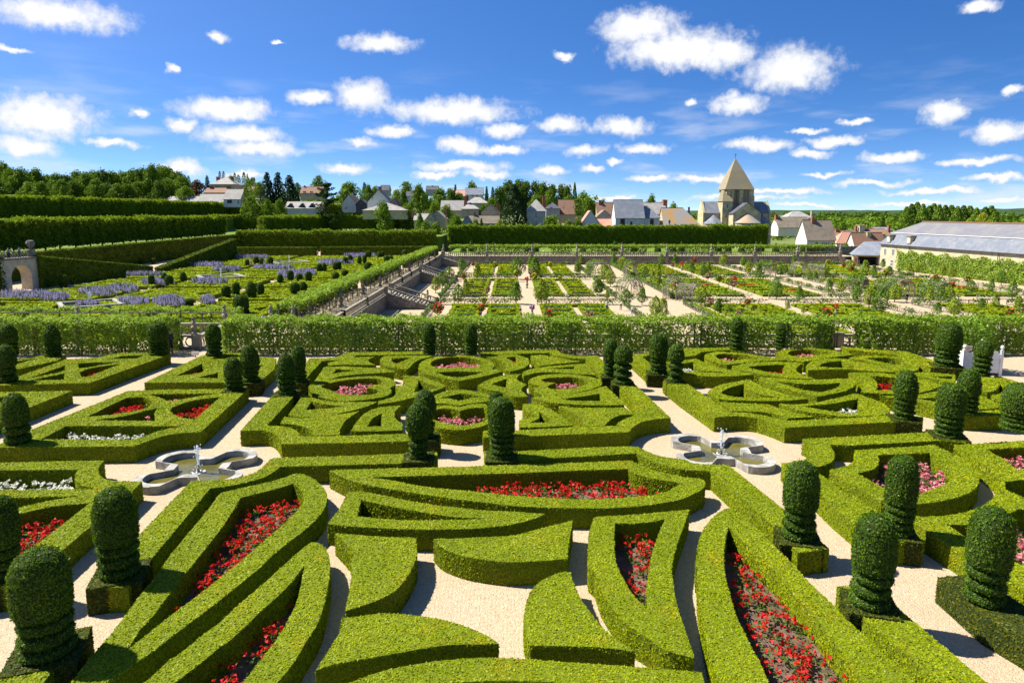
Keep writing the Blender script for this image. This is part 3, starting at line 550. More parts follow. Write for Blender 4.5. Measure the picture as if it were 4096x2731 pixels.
# ---------------------------------------------------------------- yew topiaries
TP = [ # sheet, base x,y (on hedge top), top y as (sheet,y), width px, tiers, form, label
 ('a0', 330, 690, 'b0', 745, 470, 3, 'barrel', 'largest shaggy yew topiary in the lower left corner'),
 ('a0', 900, 80, 'b0', 262, 345, 3, 'barrel', 'large yew topiary on a square block beside the path, lower left'),
 ('a0', 10, 95, 'b0', 320, 300, 3, 'barrel', 'dark yew topiary cut by the left edge, before the red flowers'),
 ('c0', 125, 755, 'c0', 375, 195, 2, 'ball', 'dark bluish yew topiary on the lozenge parterre at the left edge'),
 ('c0', 50, 285, 'c0', 3, 150, 2, 'egg', 'yew topiary at the left edge beside the stairs parterre'),
 ('E', 395, 330, 'E', 92, 128, 4, 'cone', 'cone topped yew topiary before the left vine wall, second from the left'),
 ('E', 62, 330, 'E', 90, 135, 3, 'egg', 'yew topiary before the vine wall, far left'),
 ('E', 1193, 318, 'E', 78, 150, 4, 'barrel', 'squat yew topiary standing left of the stairs'),
 ('E', 1612, 325, 'E', 85, 122, 3, 'egg', 'dark yew topiary standing right of the stairs'),
 ('c1', 487, 350, 'c1', 102, 146, 3, 'egg', 'front yew topiary of the pair at the corner of the lozenge parterre'),
 ('c1', 615, 282, 'c1', 2, 152, 3, 'cone', 'pointed yew topiary on a brown block behind the lozenge corner'),
 ('c1', 892, 378, 'c1', 68, 155, 3, 'cone', 'front yew topiary at the left end of the heart garden'),
 ('c1', 990, 285, 'c1', 6, 115, 4, 'egg', 'rear yew topiary at the left end of the heart garden'),
 ('c2', 600, 872, 'c2', 452, 205, 3, 'waist', 'egg headed yew topiary left of the middle gap, near one'),
 ('c2', 655, 715, 'c2', 350, 182, 3, 'waist', 'egg headed yew topiary left of the middle gap, half hidden rear one'),
 ('c2', 1240, 868, 'c2', 415, 218, 4, 'barrel', 'barrel shaped yew topiary right of the middle gap, near one'),
 ('c2', 1200, 700, 'c2', 360, 150, 3, 'egg', 'yew topiary right of the middle gap, half hidden rear one'),
 ('F', 1352, 318, 'F', 80, 106, 4, 'egg', 'dark yew topiary before the vine wall, left of the round heart'),
 ('F', 1668, 318, 'F', 84, 102, 4, 'egg', 'dark yew topiary before the vine wall, right of the round heart'),
 ('G', 832, 485, 'G', 205, 112, 4, 'barrel', 'rear yew topiary of the pair left of the right path'),
 ('c3', 868, 300, 'c3', 8, 150, 3, 'rings', 'front ringed yew topiary of the pair left of the right path'),
 ('G', 1195, 462, 'G', 165, 145, 4, 'barrel', 'large ringed yew topiary on a brown block right of the right path'),
 ('c3', 1272, 285, 'c3', 3, 128, 3, 'rings', 'smaller ringed yew topiary right of the brown block'),
 ('G', 1785, 280, 'G', 42, 96, 4, 'rings', 'slender ringed yew topiary before the right vine wall, left one'),
 ('G', 2115, 268, 'G', 86, 84, 4, 'rings', 'slender ringed yew topiary before the right vine wall, right one'),
 ('H', 1692, 408, 'H', 85, 186, 4, 'barrel', 'large pale domed yew topiary left of the white planter tub'),
 ('H', 1950, 475, 'H', 214, 132, 4, 'rings', 'thin ringed yew topiary in front of the white planter tub'),
 ('H', 1365, 808, 'H', 440, 175, 4, 'egg', 'yew topiary at the near end of the right parterre'),
 ('H', 1840, 770, 'H', 432, 170, 4, 'egg', 'yew topiary in the right parterre, half hidden behind a larger one'),
 ('H', 1705, 940, 'H', 550, 218, 4, 'barrel', 'shaggy yew topiary at the end of the hedge behind the pink bed'),
 ('H', 2235, 890, 'H', 550, 260, 4, 'barrel', 'light green yew topiary cut by the right edge'),
 ('b4', 920, 632, 'b4', 52, 285, 3, 'barrel', 'thick yew topiary on a square block right of the right fountain'),
 ('b5', 388, 598, 'b5', 3, 246, 4, 'barrel', 'tall ringed yew topiary in front of the pink flower ring'),
 ('a5', 180, 318, 'b5', 462, 345, 3, 'barrel', 'large yew topiary beside the gravel path, lower right'),
 ('a5', 1065, 290, 'b5', 412, 350, 3, 'barrel', 'large yew topiary in the lower right corner'),
]
def shell(mb, prof, c, n, leafm, corem, dens, size, rng, tilt=.5, shag=0):
    """turned body clothed in short leaves"""
    pr = np.array(prof, float); tmp = MB(); tmp.lathe(prof, c, corem, n); V = tmp.v[0]; q = tmp.q[0]
    mb.lathe(prof, c, corem, n)
    TT = np.concatenate([q[:, [0, 1, 2]], q[:, [0, 2, 3]]]); P, N = sample_tris(V, TT, dens, rng)
    v, t = leaves(P, N, np.full(len(P), size), tilt, rng, out=.8); mb.add(v, t, None, leafm)
    if shag:
        k = NR.random(len(P)) < shag*.1; k &= P[:, 2] > c[2]+pr[-1, 1]-.55*(pr[-1, 1]-pr[0, 1]); P, N = P[k], N[k]
        up_ = N+np.array([0, 0, 1.1]); up_ /= np.linalg.norm(up_, axis=1)[:, None]
        v, t = leaves(P+up_*size*NR.random((len(P), 1))*2.4, np.cross(up_, NR.standard_normal(up_.shape)), np.full(len(P), size*1.9), .25, rng, aspect=.3); mb.add(v, t, None, leafm)
def topiary_parts(root, R0, Ht, tiers, form, dist, leafm=YEW, shag=0, seed=0):
    rng = np.random.default_rng(seed); size = .017+.0008*dist; dens = .85/(size*size); n = 18 if dist < 60 else 10
    cf = {'barrel': .6, 'ball': .62, 'egg': .58, 'cone': .56, 'waist': .66, 'rings': .44}[form]
    z0 = Ht*(1-cf); hc = Ht*cf; pr = []
    if form in ('barrel',): pts = [(0, 0), (.86, .0), (.97, .05), (1, .3), (.98, .55), (.9, .75), (.72, .9), (.4, .98), (.01, 1)]
    elif form == 'cone': pts = [(0, 0), (.9, 0), (1, .06), (.98, .25), (.84, .55), (.6, .8), (.3, .95), (.01, 1)]
    elif form == 'waist': pts = [(0, 0), (.5, 0), (.75, .1), (.95, .3), (1, .48), (.9, .7), (.65, .87), (.32, .97), (.01, 1)]
    else: pts = [(0, 0), (.84, 0), (.97, .08), (1, .28), (.95, .52), (.8, .75), (.5, .92), (.01, 1)]
    mb = MB(); shell(mb, [(r*R0, z0+z*hc) for r, z in pts], (0, 0, 0), n, leafm, YEWCORE, dens, size, rng, shag=shag); mb.build('crown', root)
    th = z0/tiers
    for k in range(tiers):
        rr = R0*({'waist': .72+.06*k, 'rings': 1.0, 'ball': 1.0}.get(form, .93+.03*rng.standard_normal()))
        a, b = k*th+.05*th, (k+1)*th-.03*th; b -= th*(.28 if form == 'rings' else .1)
        pts = [(.45*rr, a), (.86*rr, a+.05*th), (.98*rr, a+.25*(b-a)), (rr, a+.5*(b-a)), (.92*rr, a+.8*(b-a)), (.7*rr, b), (.4*rr, b)]
        mb = MB(); shell(mb, pts, (rng.normal(0, .02)*R0, rng.normal(0, .02)*R0, 0), n, leafm, YEWCORE, dens, size, rng); mb.build('tier', root)
    mb = MB(); mb.tube([(0, 0, -.1), (0, 0, z0+.1)], [R0*.3, R0*.22], BARK, 7); mb.build('trunk', root)
for i, (s_, bx, by, s2, ty, wd, tiers, form, lab) in enumerate(TP):
    t0 = TILE[s_]; t2 = TILE[s2]; px, py = t0[0]+bx*t0[2], t0[1]+by*t0[2]
    p = U(px, py, HH); d = p[1]
    ztop = UD(px, t2[1]+ty*t2[2], d)[2]; R0 = wd*t0[2]*.5*d/F_PX*.95
    root = empty('yew_topiary', (p[0], p[1]+.25*R0, HH), label=lab, cat='topiary', group='clipped yews of the ornamental garden')
    topiary_parts(root, R0, ztop-HH+.02, tiers, form, d, shag=1.0 if i in (0, 1, 33, 34, 29, 32) else .25, seed=i)
    if i in (0, 1, 2, 9, 10, 11, 12, 13, 14, 15, 19, 20, 21, 22, 25, 27, 29, 31, 32, 33):     # browner yew block under the column
        mb = MB(); hb = R0*1.22; rz = math.atan2(p[0], p[1])*-.55
        sq = np.array([(-hb, -hb), (hb, -hb), (hb, hb), (-hb, hb)]); ca, sa = math.cos(rz), math.sin(rz); sq = sq@np.array([[ca, sa], [-sa, ca]])
        hedge_mesh(mb, [sq+p[:2]+np.array([0, .25*R0])], 0, HH+.03, YEWBASE, YEWCORE)
        o = mb.build('base_block', root); o.matrix_parent_inverse = Matrix.Translation((-p[0], -p[1]-.25*R0, -HH))
# ---------------------------------------------------------------- two quatrefoil fountains
def _water(t):
    P = t.new('ShaderNodeNewGeometry').outputs['Position']
    c = t.mix(t.step(t.noise(P, 1.2, 3), .35, .65), (.075, .068, .012), (.12, .105, .02))
    return pbr(t, c, .06, .5, t.noise(P, 7, 3), .015)
WATER = mat('green_pond_water', _water)
def _spray(t):
    d = t.new('ShaderNodeBsdfDiffuse'); d.inputs[0].default_value = (.8, .84, .88, 1)
    tr = t.new('ShaderNodeBsdfTransparent'); m = t.new('ShaderNodeMixShader'); m.inputs[0].default_value = .5
    t.l.new(tr.outputs[0], m.inputs[1]); t.l.new(d.outputs[0], m.inputs[2]); return m.outputs[0]
SPRAY = mat('water_spray', _spray)
RIM = plain('pale_worn_limestone', (.36, .345, .3), .85, .4, 2.5, col2=(.19, .18, .16), bump=.02)
def quatre(sc, m=96):
    out = []
    for i in range(m):
        th = 2*math.pi*(i+.5)/m; u = np.array([math.cos(th), math.sin(th)]); r = .98/max(abs(u[0]), abs(u[1]))
        for cx, cy in ((1, 1), (-1, 1), (1, -1), (-1, -1)):
            c = np.array([cx, cy])*1.08; b = u@c; q = b*b-(c@c)+.86**2
            if q > 0: r = max(r, b+math.sqrt(q)) if abs(abs(u[0])-abs(u[1])) < .62 else r
        out.append(u*r*sc)
    return np.array(out)
for nm, (fx, fy), lab in (('left', (0+1500*1200/2264, 1250+1215*1200/2264), 'quatrefoil stone fountain basin at left, half hidden by a hedge'), ('right', (2000+1665*1200/2264, 1250+1082*1200/2264), 'quatrefoil stone fountain basin at right')):
    p = U(fx, fy, 0); root = empty('fountain', tuple(p), label=lab, cat='fountain', group='fountains of the ornamental garden')
    root.rotation_euler = (0, 0, .1 if nm == 'left' else -.12)
    sc = .84; inn = quatre(sc); outr = quatre(sc)*1.0
    nrm = inn/np.linalg.norm(inn, axis=1)[:, None]; outr = inn+nrm*.34
    n = len(inn); seg = 24; per = n//seg
    for k in range(seg):
        ids = [(k*per+j) % n for j in range(per+1)]
        hgt = .3+.015*math.sin(k*7.1)
        a = inn[ids].copy(); b = outr[ids].copy()
        tc_ = (a.mean(0)+b.mean(0))/2; poly = np.concatenate([a, b[::-1]]); poly = tc_+(poly-tc_)*.992
        mb = MB(); mb.prism(poly, -.3, hgt, RIM); mb.build('rim_stone', root)
    mb = MB(); mb.prism(inn*1.02, -.35, .06, WATER); mb.build('water', root)
    mb = MB(); pts = [(0, 0, .05), (0, 0, .4), (.02, 0, .8), (.01, 0, 1.1)]
    mb.tube(pts, [.035, .03, .04, .05], SPRAY, 6)
    for q in range(60): 
        a_ = NR.random()*6.28; r_ = abs(NR.normal(0, .09)); z_ = NR.random()*1.1; mb.box((r_*math.cos(a_), r_*math.sin(a_), .1+z_), (.03, .03, .05), SPRAY)
    for q in range(40):
        a_ = NR.random()*6.28; r_ = NR.random()*.3; mb.box((r_*math.cos(a_), r_*math.sin(a_), .07), (.06, .06, .02), SPRAY)
    mb.build('water_jet', root)
    mb = MB(); mb.lathe([(.0, -.2), (.09, -.2), (.06, .1), (.03, .35), (0, .36)], (0, 0, 0), STONED, 8); mb.build('nozzle', root)
# ================================================================ lower terraces, walls, balustrades, pergolas
ZM, ZK, ZF = -2.2, -4.5, -2.3            # water-side (music) garden, kitchen garden, far walk
XW = -19.3                               # wall between music garden and kitchen garden
LAWN = plain('lawn', (.09, .15, .012), .95, .4, .8, col2=(.12, .17, .015), bump=.03, bscale=20)
def _rubble(t):
    P = t.new('ShaderNodeNewGeometry').outputs['Position']
    vo = t.new('ShaderNodeTexVoronoi'); t.put(vo.inputs['Vector'], t.v('MULTIPLY', P, (1, 1, 1.5))); vo.inputs['Scale'].default_value = 2.6
    sp = t.new('ShaderNodeSeparateColor'); t.put(sp.inputs[0], vo.outputs['Color'])
    c = t.ramp(sp.outputs[0], [(0, (.13, .105, .08)), (.5, (.21, .175, .135)), (1, (.3, .255, .19))])
    c = t.mix(t.step(t.noise(P, .4, 4), .45, .7), c, (.2, .17, .13))
    return pbr(t, c, .95, .1, vo.outputs['Distance'], .05)
RUBBLE = mat('rubble_masonry', _rubble)
def sheet(name, pts, m, z=None):
    mb = MB(); P = [(p[0], p[1], p[2] if z is None else z) for p in pts]; mb.add(P, None, [(0, 1, 2, 3)], m); return mb.build(name, kind='structure')
sheet('kitchen_garden_gravel', [(XW, 51), (130, 51), (130, 193), (XW, 193)], GRAVEL, ZK)
sheet('music_garden_gravel', [(-92, 51), (XW, 51), (XW, 215), (-92, 215)], GRAVEL, ZM)
sheet('far_walk_lawn', [(XW, 193), (97, 193), (97, 236), (XW, 236)], LAWN, ZF)
sheet('far_walk_gravel', [(XW, 193.4), (97, 193.4), (97, 204), (XW, 204)], GRAVEL, ZF+.02)
def wall(name, a, b, z0, z1, th, m, label, cat='wall', cope=.12, copem=STONE):
    a = np.array(a, float); b = np.array(b, float); L = np.linalg.norm(b-a); c = (a+b)/2; rz = math.atan2(b[1]-a[1], b[0]-a[0])
    root = empty(name, (c[0], c[1], z0), rz, label=label, cat=cat)
    mb = MB(); mb.box((0, 0, (z1-z0)/2), (L, th, z1-z0), m); mb.build('masonry', root)
    if cope: mb = MB(); mb.box((0, 0, z1-z0+.06), (L, th+.24, cope), copem); mb.build('coping', root)
    return root
wall('retaining_wall', (-70, 50.9), (70, 50.9), ZK, -.12, .6, RUBBLE, 'retaining wall under the ornamental terrace, behind the vine wall')
wall('retaining_wall', (XW, 51.3), (XW, 192.5), ZK, ZM-.1, .6, RUBBLE, 'long rubble retaining wall with stairs beside the kitchen garden')
wall('retaining_wall', (XW, 193), (94, 193), ZK, ZF-.1, .6, RUBBLE, 'far rubble retaining wall at the back of the kitchen garden')
# ---- balustrade: plinth, rail, turned balusters and piers, each its own piece
def baluster_mesh(h, kind):
    mb = MB()
    if kind == 'turned': mb.lathe([(.07, 0), (.07, .08*h), (.045, .12*h), (.1, .35*h), (.105, .45*h), (.05, .78*h), (.045, .86*h), (.07, .9*h), (.07, h)], (0, 0, 0), STONE, 8)
    elif kind == 'ring':
        th = np.linspace(0, 2*math.pi, 11); mb.tube([(.3*math.cos(a), 0, h/2+.44*h*math.sin(a)) for a in th], .055, STONE, 5); mb.box((.36, 0, h/2), (.1, .14, h), STONE)
    else: mb.tube([(0, 0, 0), (.09, 0, .25*h), (0, 0, .5*h), (-.09, 0, .75*h), (0, 0, h)], .06, STONE, 5)
    return mb
BALMESH = {}
def balustrade(a, b, z, label, kind='turned', h=1.05, step=.42, piers=None, zb=None, group='stone balustrades', name='balustrade'):
    a = np.array(a, float); b = np.array(b, float); zb = z if zb is None else zb; L = np.linalg.norm(b-a); rz = math.atan2(b[1]-a[1], b[0]-a[0])
    root = empty(name, (a[0], a[1], z), rz, label=label, cat='balustrade', group=group); sl_ = (zb-z)/L
    def bar(nm, lo, hi_, wd):
        mb = MB(); V = []
        for x in (0, L):
            for y in (-wd/2, wd/2):
                for zz in (lo, hi_): V.append((x, y, zz+sl_*x))
        mb.add(V, None, [(0, 4, 5, 1), (2, 3, 7, 6), (0, 2, 6, 4), (1, 5, 7, 3), (0, 1, 3, 2), (4, 6, 7, 5)], STONE); mb.build(nm, root)
    bar('plinth', 0, .16, .34); bar('rail', h-.14, h, .34)
    hb = h-.3; key = (kind, hb)
    if key not in BALMESH: BALMESH[key] = baluster_mesh(hb, kind).build('baluster'); first = BALMESH[key]; use = True
    st = step*(1.9 if kind == 'ring' else 1); n = int(L/st)
    for i in range(n):
        x = (i+.5)*L/n
        if BALMESH[key].parent is None: o = BALMESH[key]
        else: o = bpy.data.objects.new('baluster', BALMESH[key].data); COL.objects.link(o)
        o.parent = root; o.location = (x, 0, .16+sl_*x)
    for x in (piers if piers is not None else (0, L)):
        mb = MB(); mb.box((x, 0, sl_*x+(h+.1)/2-.05), (.46, .46, h+.2), STONE); mb.build('pier', root)
    return root
URN = None
def urn(loc, sc, label, group='stone urns on the balustrades', top='ball'):
    r = empty('stone_urn', loc, 0, (sc, sc, sc), label=label, cat='urn', group=group)
    mb = MB(); mb.box((0, 0, .12), (.5, .5, .24), STONE); mb.build('pedestal', r)
    mb = MB(); mb.lathe([(.14, .24), (.2, .3), (.12, .42), (.24, .62), (.34, .86), (.3, 1.0), (.16, 1.1), (.13, 1.2), (.22, 1.26), (.22, 1.42), (.17, 1.5), (.2, 1.56), (.1, 1.64)], (0, 0, 0), STONE, 10); mb.build('vase', r)
    mb = MB(); mb.lathe([(.01, 1.6), (.13, 1.66), (.2, 1.8), (.17, 1.95), (.06, 2.02), (.03, 2.12), (0, 2.14)], (0, 0, 0), STONED, 10); mb.build('finial', r)
    return r
# far wall balustrade in bays between piers
PX = [-19.3, -7, 5.7, 18.3, 31, 43.7, 56.2, 68.5, 80.5, 92.5]
nth = ['first', 'second', 'third', 'fourth', 'fifth', 'sixth', 'seventh', 'eighth', 'ninth', 'tenth', 'eleventh', 'twelfth']
for i in range(9):
    balustrade((PX[i]+.5, 193), (PX[i+1]-.5, 193), ZF, f'{nth[i]} bay from the left of the far stone balustrade', ['turned', 'ring', 'ring', 'turned', 'turned', 'ring', 'wave', 'turned', 'ring'][i], 1.35, .55, piers=())
for i, x in enumerate(PX):
    r = empty('balustrade_pier', (x, 192.95, ZK), label=f'{nth[i]} stone pier with finial on the far garden wall', cat='pier', group='piers of the far garden wall')
    mb = MB(); mb.box((0, -.1, 1.1), (.95, .8, 2.2), STONE); mb.box((0, -.1, 2.9), (.85, .7, 1.4), STONE); mb.build('shaft', r)
    mb = MB(); mb.lathe([(.4, 3.6), (.42, 3.8), (.22, 3.9), (.36, 4.3), (.3, 4.7), (.16, 4.9), (.24, 5.1), (.2, 5.4), (.08, 5.7), (0, 5.9)], (0, -.1, 0), STONE, 10); mb.build('finial', r)
# wall top balustrade with three flights of stairs down to the kitchen garden
flights = [(102.5, 107.5), (141, 146.5), (184, 189.5)]
segs = [(52, 102.3), (107.7, 140.8), (146.7, 183.8)]
for i, (y0, y1) in enumerate(segs):
    ys = np.linspace(y0, y1, 5 if i == 0 else 4)
    for j in range(len(ys)-1):
        balustrade((XW, ys[j]), (XW, ys[j+1]), ZM, f'{nth[j]} panel of the side wall balustrade, {["nearest", "middle", "farthest"][i]} stretch', ['wave', 'turned', 'wave', 'turned'][j], 1.05, .5)
for i, (y0, y1) in enumerate(flights):
    w_ = ['nearest', 'middle', 'farthest'][i]
    st = empty('garden_stairs', (XW, (y0+y1)/2, ZK), label=f'{w_} flight of stone stairs from the side wall to the kitchen garden', cat='stairs')
    n = 14; run = 7.0/n; rise = (ZM-ZK)/n
    for k in range(n):
        mb = MB(); hh = (ZM-ZK)-k*rise; mb.box((.3+run*(k+.5), 0, hh/2), (run-.004, y1-y0-.6, hh), STONE); mb.build('step', st)
    for s_ in (-1, 1):
        mb = MB(); yy = s_*(y1-y0)/2; a = yy-.18; b = yy+.18
        V = [(.3, a, 0), (7.4, a, 0), (7.4, a, .1), (.3, a, 2.3), (.3, b, 0), (7.4, b, 0), (7.4, b, .1), (.3, b, 2.3)]
        mb.add(V, None, [(0, 1, 2, 3), (5, 4, 7, 6), (3, 2, 6, 7), (1, 5, 6, 2), (0, 3, 7, 4)], RUBBLE); mb.build('side_wall', st)
    for s_, nm in ((y0, 'near'), (y1, 'far')):
        balustrade((XW+.3, s_), (XW+7.4, s_), ZM+.05, f'{nm} sloping balustrade of the {w_} stairs', 'ring' if i != 1 else 'wave', 1.05, .45, zb=ZK+.1)
for j, (zx, zt, zb_) in enumerate([(100, 940, 1220), (518, 790, 1030), (815, 670, 870), (1040, 590, 770), (1125, 555, 725), (1293, 490, 640), (1430, 435, 570), (1548, 395, 510), (1597, 380, 500), (1685, 345, 455), (1762, 315, 415), (1858, 285, 380)]):
    px, pt, pb = 1200+zx*.30608, 900+zt*.30608, 900+zb_*.30608
    d = F_PX*(CAM_H-ZM-.0)/(pb-Y_HOR)*.97; X = (px-CX)/F_PX*d; hgt = (pb-pt)*d/F_PX
    urn((X, d, ZM), hgt/2.14, f'{nth[j]} stone urn from the camera along the side wall pergola')
# ---------------------------------------------------------------- vine clad pergolas
def vine_box(mb, x0, x1, y0, y1, z0, z1, size, dens, thin=None, faces='FTBLR', m=VINE, bulge=.12):
    P = []; N = []
    A = {'F': ((x1-x0)*(z1-z0), (0, -1, 0)), 'B': ((x1-x0)*(z1-z0), (0, 1, 0)), 'T': ((x1-x0)*(y1-y0), (0, 0, 1)), 'L': ((y1-y0)*(z1-z0), (-1, 0, 0)), 'R': ((y1-y0)*(z1-z0), (1, 0, 0))}
    for f in faces:
        ar, nn = A[f]; n = NR.poisson(ar*dens); u = NR.random(n); v = NR.random(n)
        X = x0+(x1-x0)*u; Y = y0+(y1-y0)*u; Z = z0+(z1-z0)*v
        if f == 'F': p = np.c_[X, np.full(n, y0), Z]
        elif f == 'B': p = np.c_[X, np.full(n, y1), Z]
        elif f == 'T': p = np.c_[X, y0+(y1-y0)*v, np.full(n, z1)]
        elif f == 'L': p = np.c_[np.full(n, x0), Y, Z]
        else: p = np.c_[np.full(n, x1), Y, Z]
        wob = bulge*(np.sin(p[:, 0]*2.1+p[:, 2]*1.7+p[:, 1]*1.3)+np.sin(p[:, 0]*4.7-p[:, 2]*3.1+p[:, 1]*3.9)*.6+.7*NR.standard_normal(n))
        p += np.array(nn)*wob[:, None]
        if thin is not None: k = thin(p, f); p = p[k]; n = len(p)
        P.append(p); N.append(np.tile(np.array(nn, float)+(0, 0, .45), (n, 1)))
    P = np.concatenate(P); N = np.concatenate(N)
    v, t = leaves(P, N, np.full(len(P), size), .75, aspect=.85); mb.add(v, t, None, m)
def pergola(x0, x1, y0, y1, z, h, label, size, dens, step=3.0, gapf=None, roof_only=False, along='x', group='vine pergolas'):
    """pergola along x; local frame at its base"""
    root = empty('vine_pergola', ((x0+x1)/2, (y0+y1)/2, z), label=label, cat='pergola', group=group)
    inv = Matrix.Translation((-(x0+x1)/2, -(y0+y1)/2, -z))
    def part(mb, nm):
        o = mb.build(nm, root); o.matrix_parent_inverse = inv; return o
    long_x = along == 'x'; L = (x1-x0) if long_x else (y1-y0); n = max(2, int(L/step)+1)
    for k in range(n):
        c = (k/(n-1))*L
        for side in (0, 1):
            X, Y = (x0+c, (y0+.12, y1-.12)[side]) if long_x else ((x0+.12, x1-.12)[side], y0+c)
            mb = MB(); mb.box((X, Y, z+(h-.1)/2), (.11, .11, h-.1), WOODGREY); part(mb, 'post')
    for side in (0, 1):
        mb = MB()
        if long_x: mb.box(((x0+x1)/2, (y0+.05, y1-.05)[side], z+h-.06), (L, .07, .07), WOODGREY)
        else: mb.box(((x0+.05, x1-.05)[side], (y0+y1)/2, z+h-.06), (.07, L, .07), WOODGREY)
        part(mb, 'rail')
    m_ = max(3, int(L/1.1))
    for k in range(m_+1):
        c = k/m_*L; mb = MB()
        if long_x: mb.box((x0+c, (y0+y1)/2, z+h-.02), (.05, y1-y0+.3, .05), WOODGREY)
        else: mb.box(((x0+x1)/2, y0+c, z+h-.02), (x1-x0+.3, .05, .05), WOODGREY)
        part(mb, 'cross_bar')
    mb = MB()
    if roof_only: vine_box(mb, x0-.1, x1+.1, y0-.1, y1+.1, z+h-.5, z+h+.12, size, dens, gapf, 'FTBLR')
    else:
        vine_box(mb, x0-.1, x1+.1, y0-.1, y1+.1, z+.12, z+h+.1, size, dens, gapf, 'FTLR')
        vine_box(mb, x0, x1, y0+.25, y0+.45, z+.3, z+h-.1, size, dens*.35, gapf, 'F')
        vine_box(mb, x0, x1, y0, y1, z+.1, z+h-.1, size, dens*.4, gapf, 'B')
    part(mb, 'vine_leaves')
    for k in range(n):
        c = (k/(n-1))*L
        if long_x and not roof_only:
            mb = MB(); X = x0+c+.25; mb.tube([(X, y0+.1, z), (X+.06, y0+.08, z+h*.4), (X-.05, y0+.12, z+h*.8)], [.05, .04, .03], BARK, 5); part(mb, 'vine_stem')
    return root
def gapR(p, f):
    g_ = np.sin(p[:, 0]*.9)+.7*np.sin(p[:, 0]*2.3+1)+.45*np.sin(p[:, 2]*2.6+p[:, 0]*3.1)
    right = (p[:, 0] > 5.)
    keepp = np.where(right, .8+.5*g_*.6, 1.3) if f == 'F' else np.full(len(p), 1.0)
    low = np.where(right & (f == 'F'), np.clip((p[:, 2]-.1)/1.2+.55, 0, 1), 1)
    return NR.random(len(p)) < keepp*low
def gapN(p, f): return np.ones(len(p), bool)
pergola(-40, -24.6, 47.4, 49.4, 0, 2.3, 'dense vine pergola at the left of the stairs', .085, 210, gapf=gapN)
pergola(-20.3, 22.6, 47.5, 49.5, 0, 2.3, 'long vine pergola behind the heart garden, between stairs and gap', .085, 200, gapf=gapR)
pergola(25.4, 41, 47.5, 49.5, 0, 2.3, 'vine pergola behind the white planter tub', .085, 220, gapf=gapN)
pergola(22.4, 25.6, 47.9, 49.5, 0, 2.3, 'short vine roof bridging the gap before the stone pier', .085, 120, roof_only=True, gapf=gapN)
pergola(-64, -27.3, 66, 68.2, ZM, 2.55, 'vine pergola beyond the stairs, with bare grey rails', .1, 110, gapf=lambda p, f: (NR.random(len(p)) < (.9 if f == 'T' else .75)) & ~((p[:, 1] < 66.6) & (p[:, 2] > ZM+1.9)))
pergola(-25.0, -22.6, 72, 112, ZM, 2.5, 'side wall pergola, nearest part', .13, 70, along='y', roof_only=True, gapf=gapN)
pergola(-24.2, -21.8, 113, 150, ZM, 2.5, 'side wall pergola, middle part', .16, 50, along='y', roof_only=True, gapf=gapN)
pergola(-23.4, -21.0, 151, 192, ZM, 2.5, 'side wall pergola, farthest part', .19, 38, along='y', roof_only=True, gapf=gapN)
for k, (a, b, w_) in enumerate([(72, 111, 'nearest'), (113, 149, 'middle'), (151, 191, 'farthest')]):
    mb = MB(); vine_box(mb, -25.6+.7*k, -25.3+.7*k, a, b, ZM, ZM+1.9, .15, 45, None, 'FLTR', LEAFD); mb.build('leafy_hedge', label=f'dark leafy hedge along the inner side of the {w_} side wall pergola', cat='hedge')
pergola(-18, 94, 199, 202, ZF, 2.55, 'long flat vine pergola along the far balustrade', .2, 36, roof_only=True, step=4.2, gapf=gapN)
mb = MB(); vine_box(mb, -17, 93, 203.5, 204.5, ZF, ZF+2.3, .2, 26, lambda p, f: (np.sin(p[:, 0]*.55)+np.sin(p[:, 0]*.21+2) > -.9), 'FT', LEAFD); mb.build('leafy_hedge', label='dark clipped hedge behind the far pergola', cat='hedge')
# near balustrade behind the vine wall and landing of the stairs
for k, (a, b) in enumerate([(-19.8, -10), (-9.5, 0), (.5, 11), (11.5, 24), (24.6, 38)]):
    balustrade((a, 50.4), (b, 50.4), 0, f'{nth[k]} stretch of stone balustrade behind the long vine wall', 'ring', 1.0, .42)
balustrade((-28, 55.2), (-23.6, 55.2), 0, 'pierced stone balustrade at the head of the stairs', 'ring', 1.05, .42)
balustrade((-23.1, 49.3), (-23.4, 54.9), 0, 'stone balustrade running back beside the stair landing', 'wave', 1.05, .42)
balustrade((-25.3, 49.7), (-23.4, 49.7), 0, 'short stone balustrade behind the man in dark clothes', 'ring', 1.05, .42)
sheet('stair_landing', [(-29, 50.5), (-19, 50.5), (-19, 56), (-29, 56)], GRAVEL, -.01)
for X, Y, z, s_, lab in ((-23.3, 49.3, 1.1, .66, 'stone urn on the near pier at the stair head'), (-23.5, 55.2, 1.0, .76, 'stone urn on the far pier of the stair landing'), (23.9, 50.4, .95, .7, 'stone finial on the pier in the gap of the right vine wall'),
                     (-38.6, 60, .2, .75, 'large stone urn standing before the left pergola rails'), (-42.9, 60, .0, .43, 'small stone urn at far left before the pergola'), (-26.4, 66, -1.3, .7, 'round topped stone urn right of the left pergola'), (-23.6, 66, -1.0, .98, 'stone urn behind the two people in white'), (-21.4, 66, -1.0, .98, 'stone urn at the near end of the side wall pergola')):
    urn((X, Y, z), s_, lab)
    if z > -.9 and Y > 56:
        pr_ = MB(); pr_.box((X, Y, (z+ZM)/2), (.6, .6, z-ZM), STONE); pr_.build('stone_pier', label='stone pier under the '+lab.replace(' at far left before the pergola', '').replace(' standing before the left pergola rails', ' by the left pergola'), cat='pier')
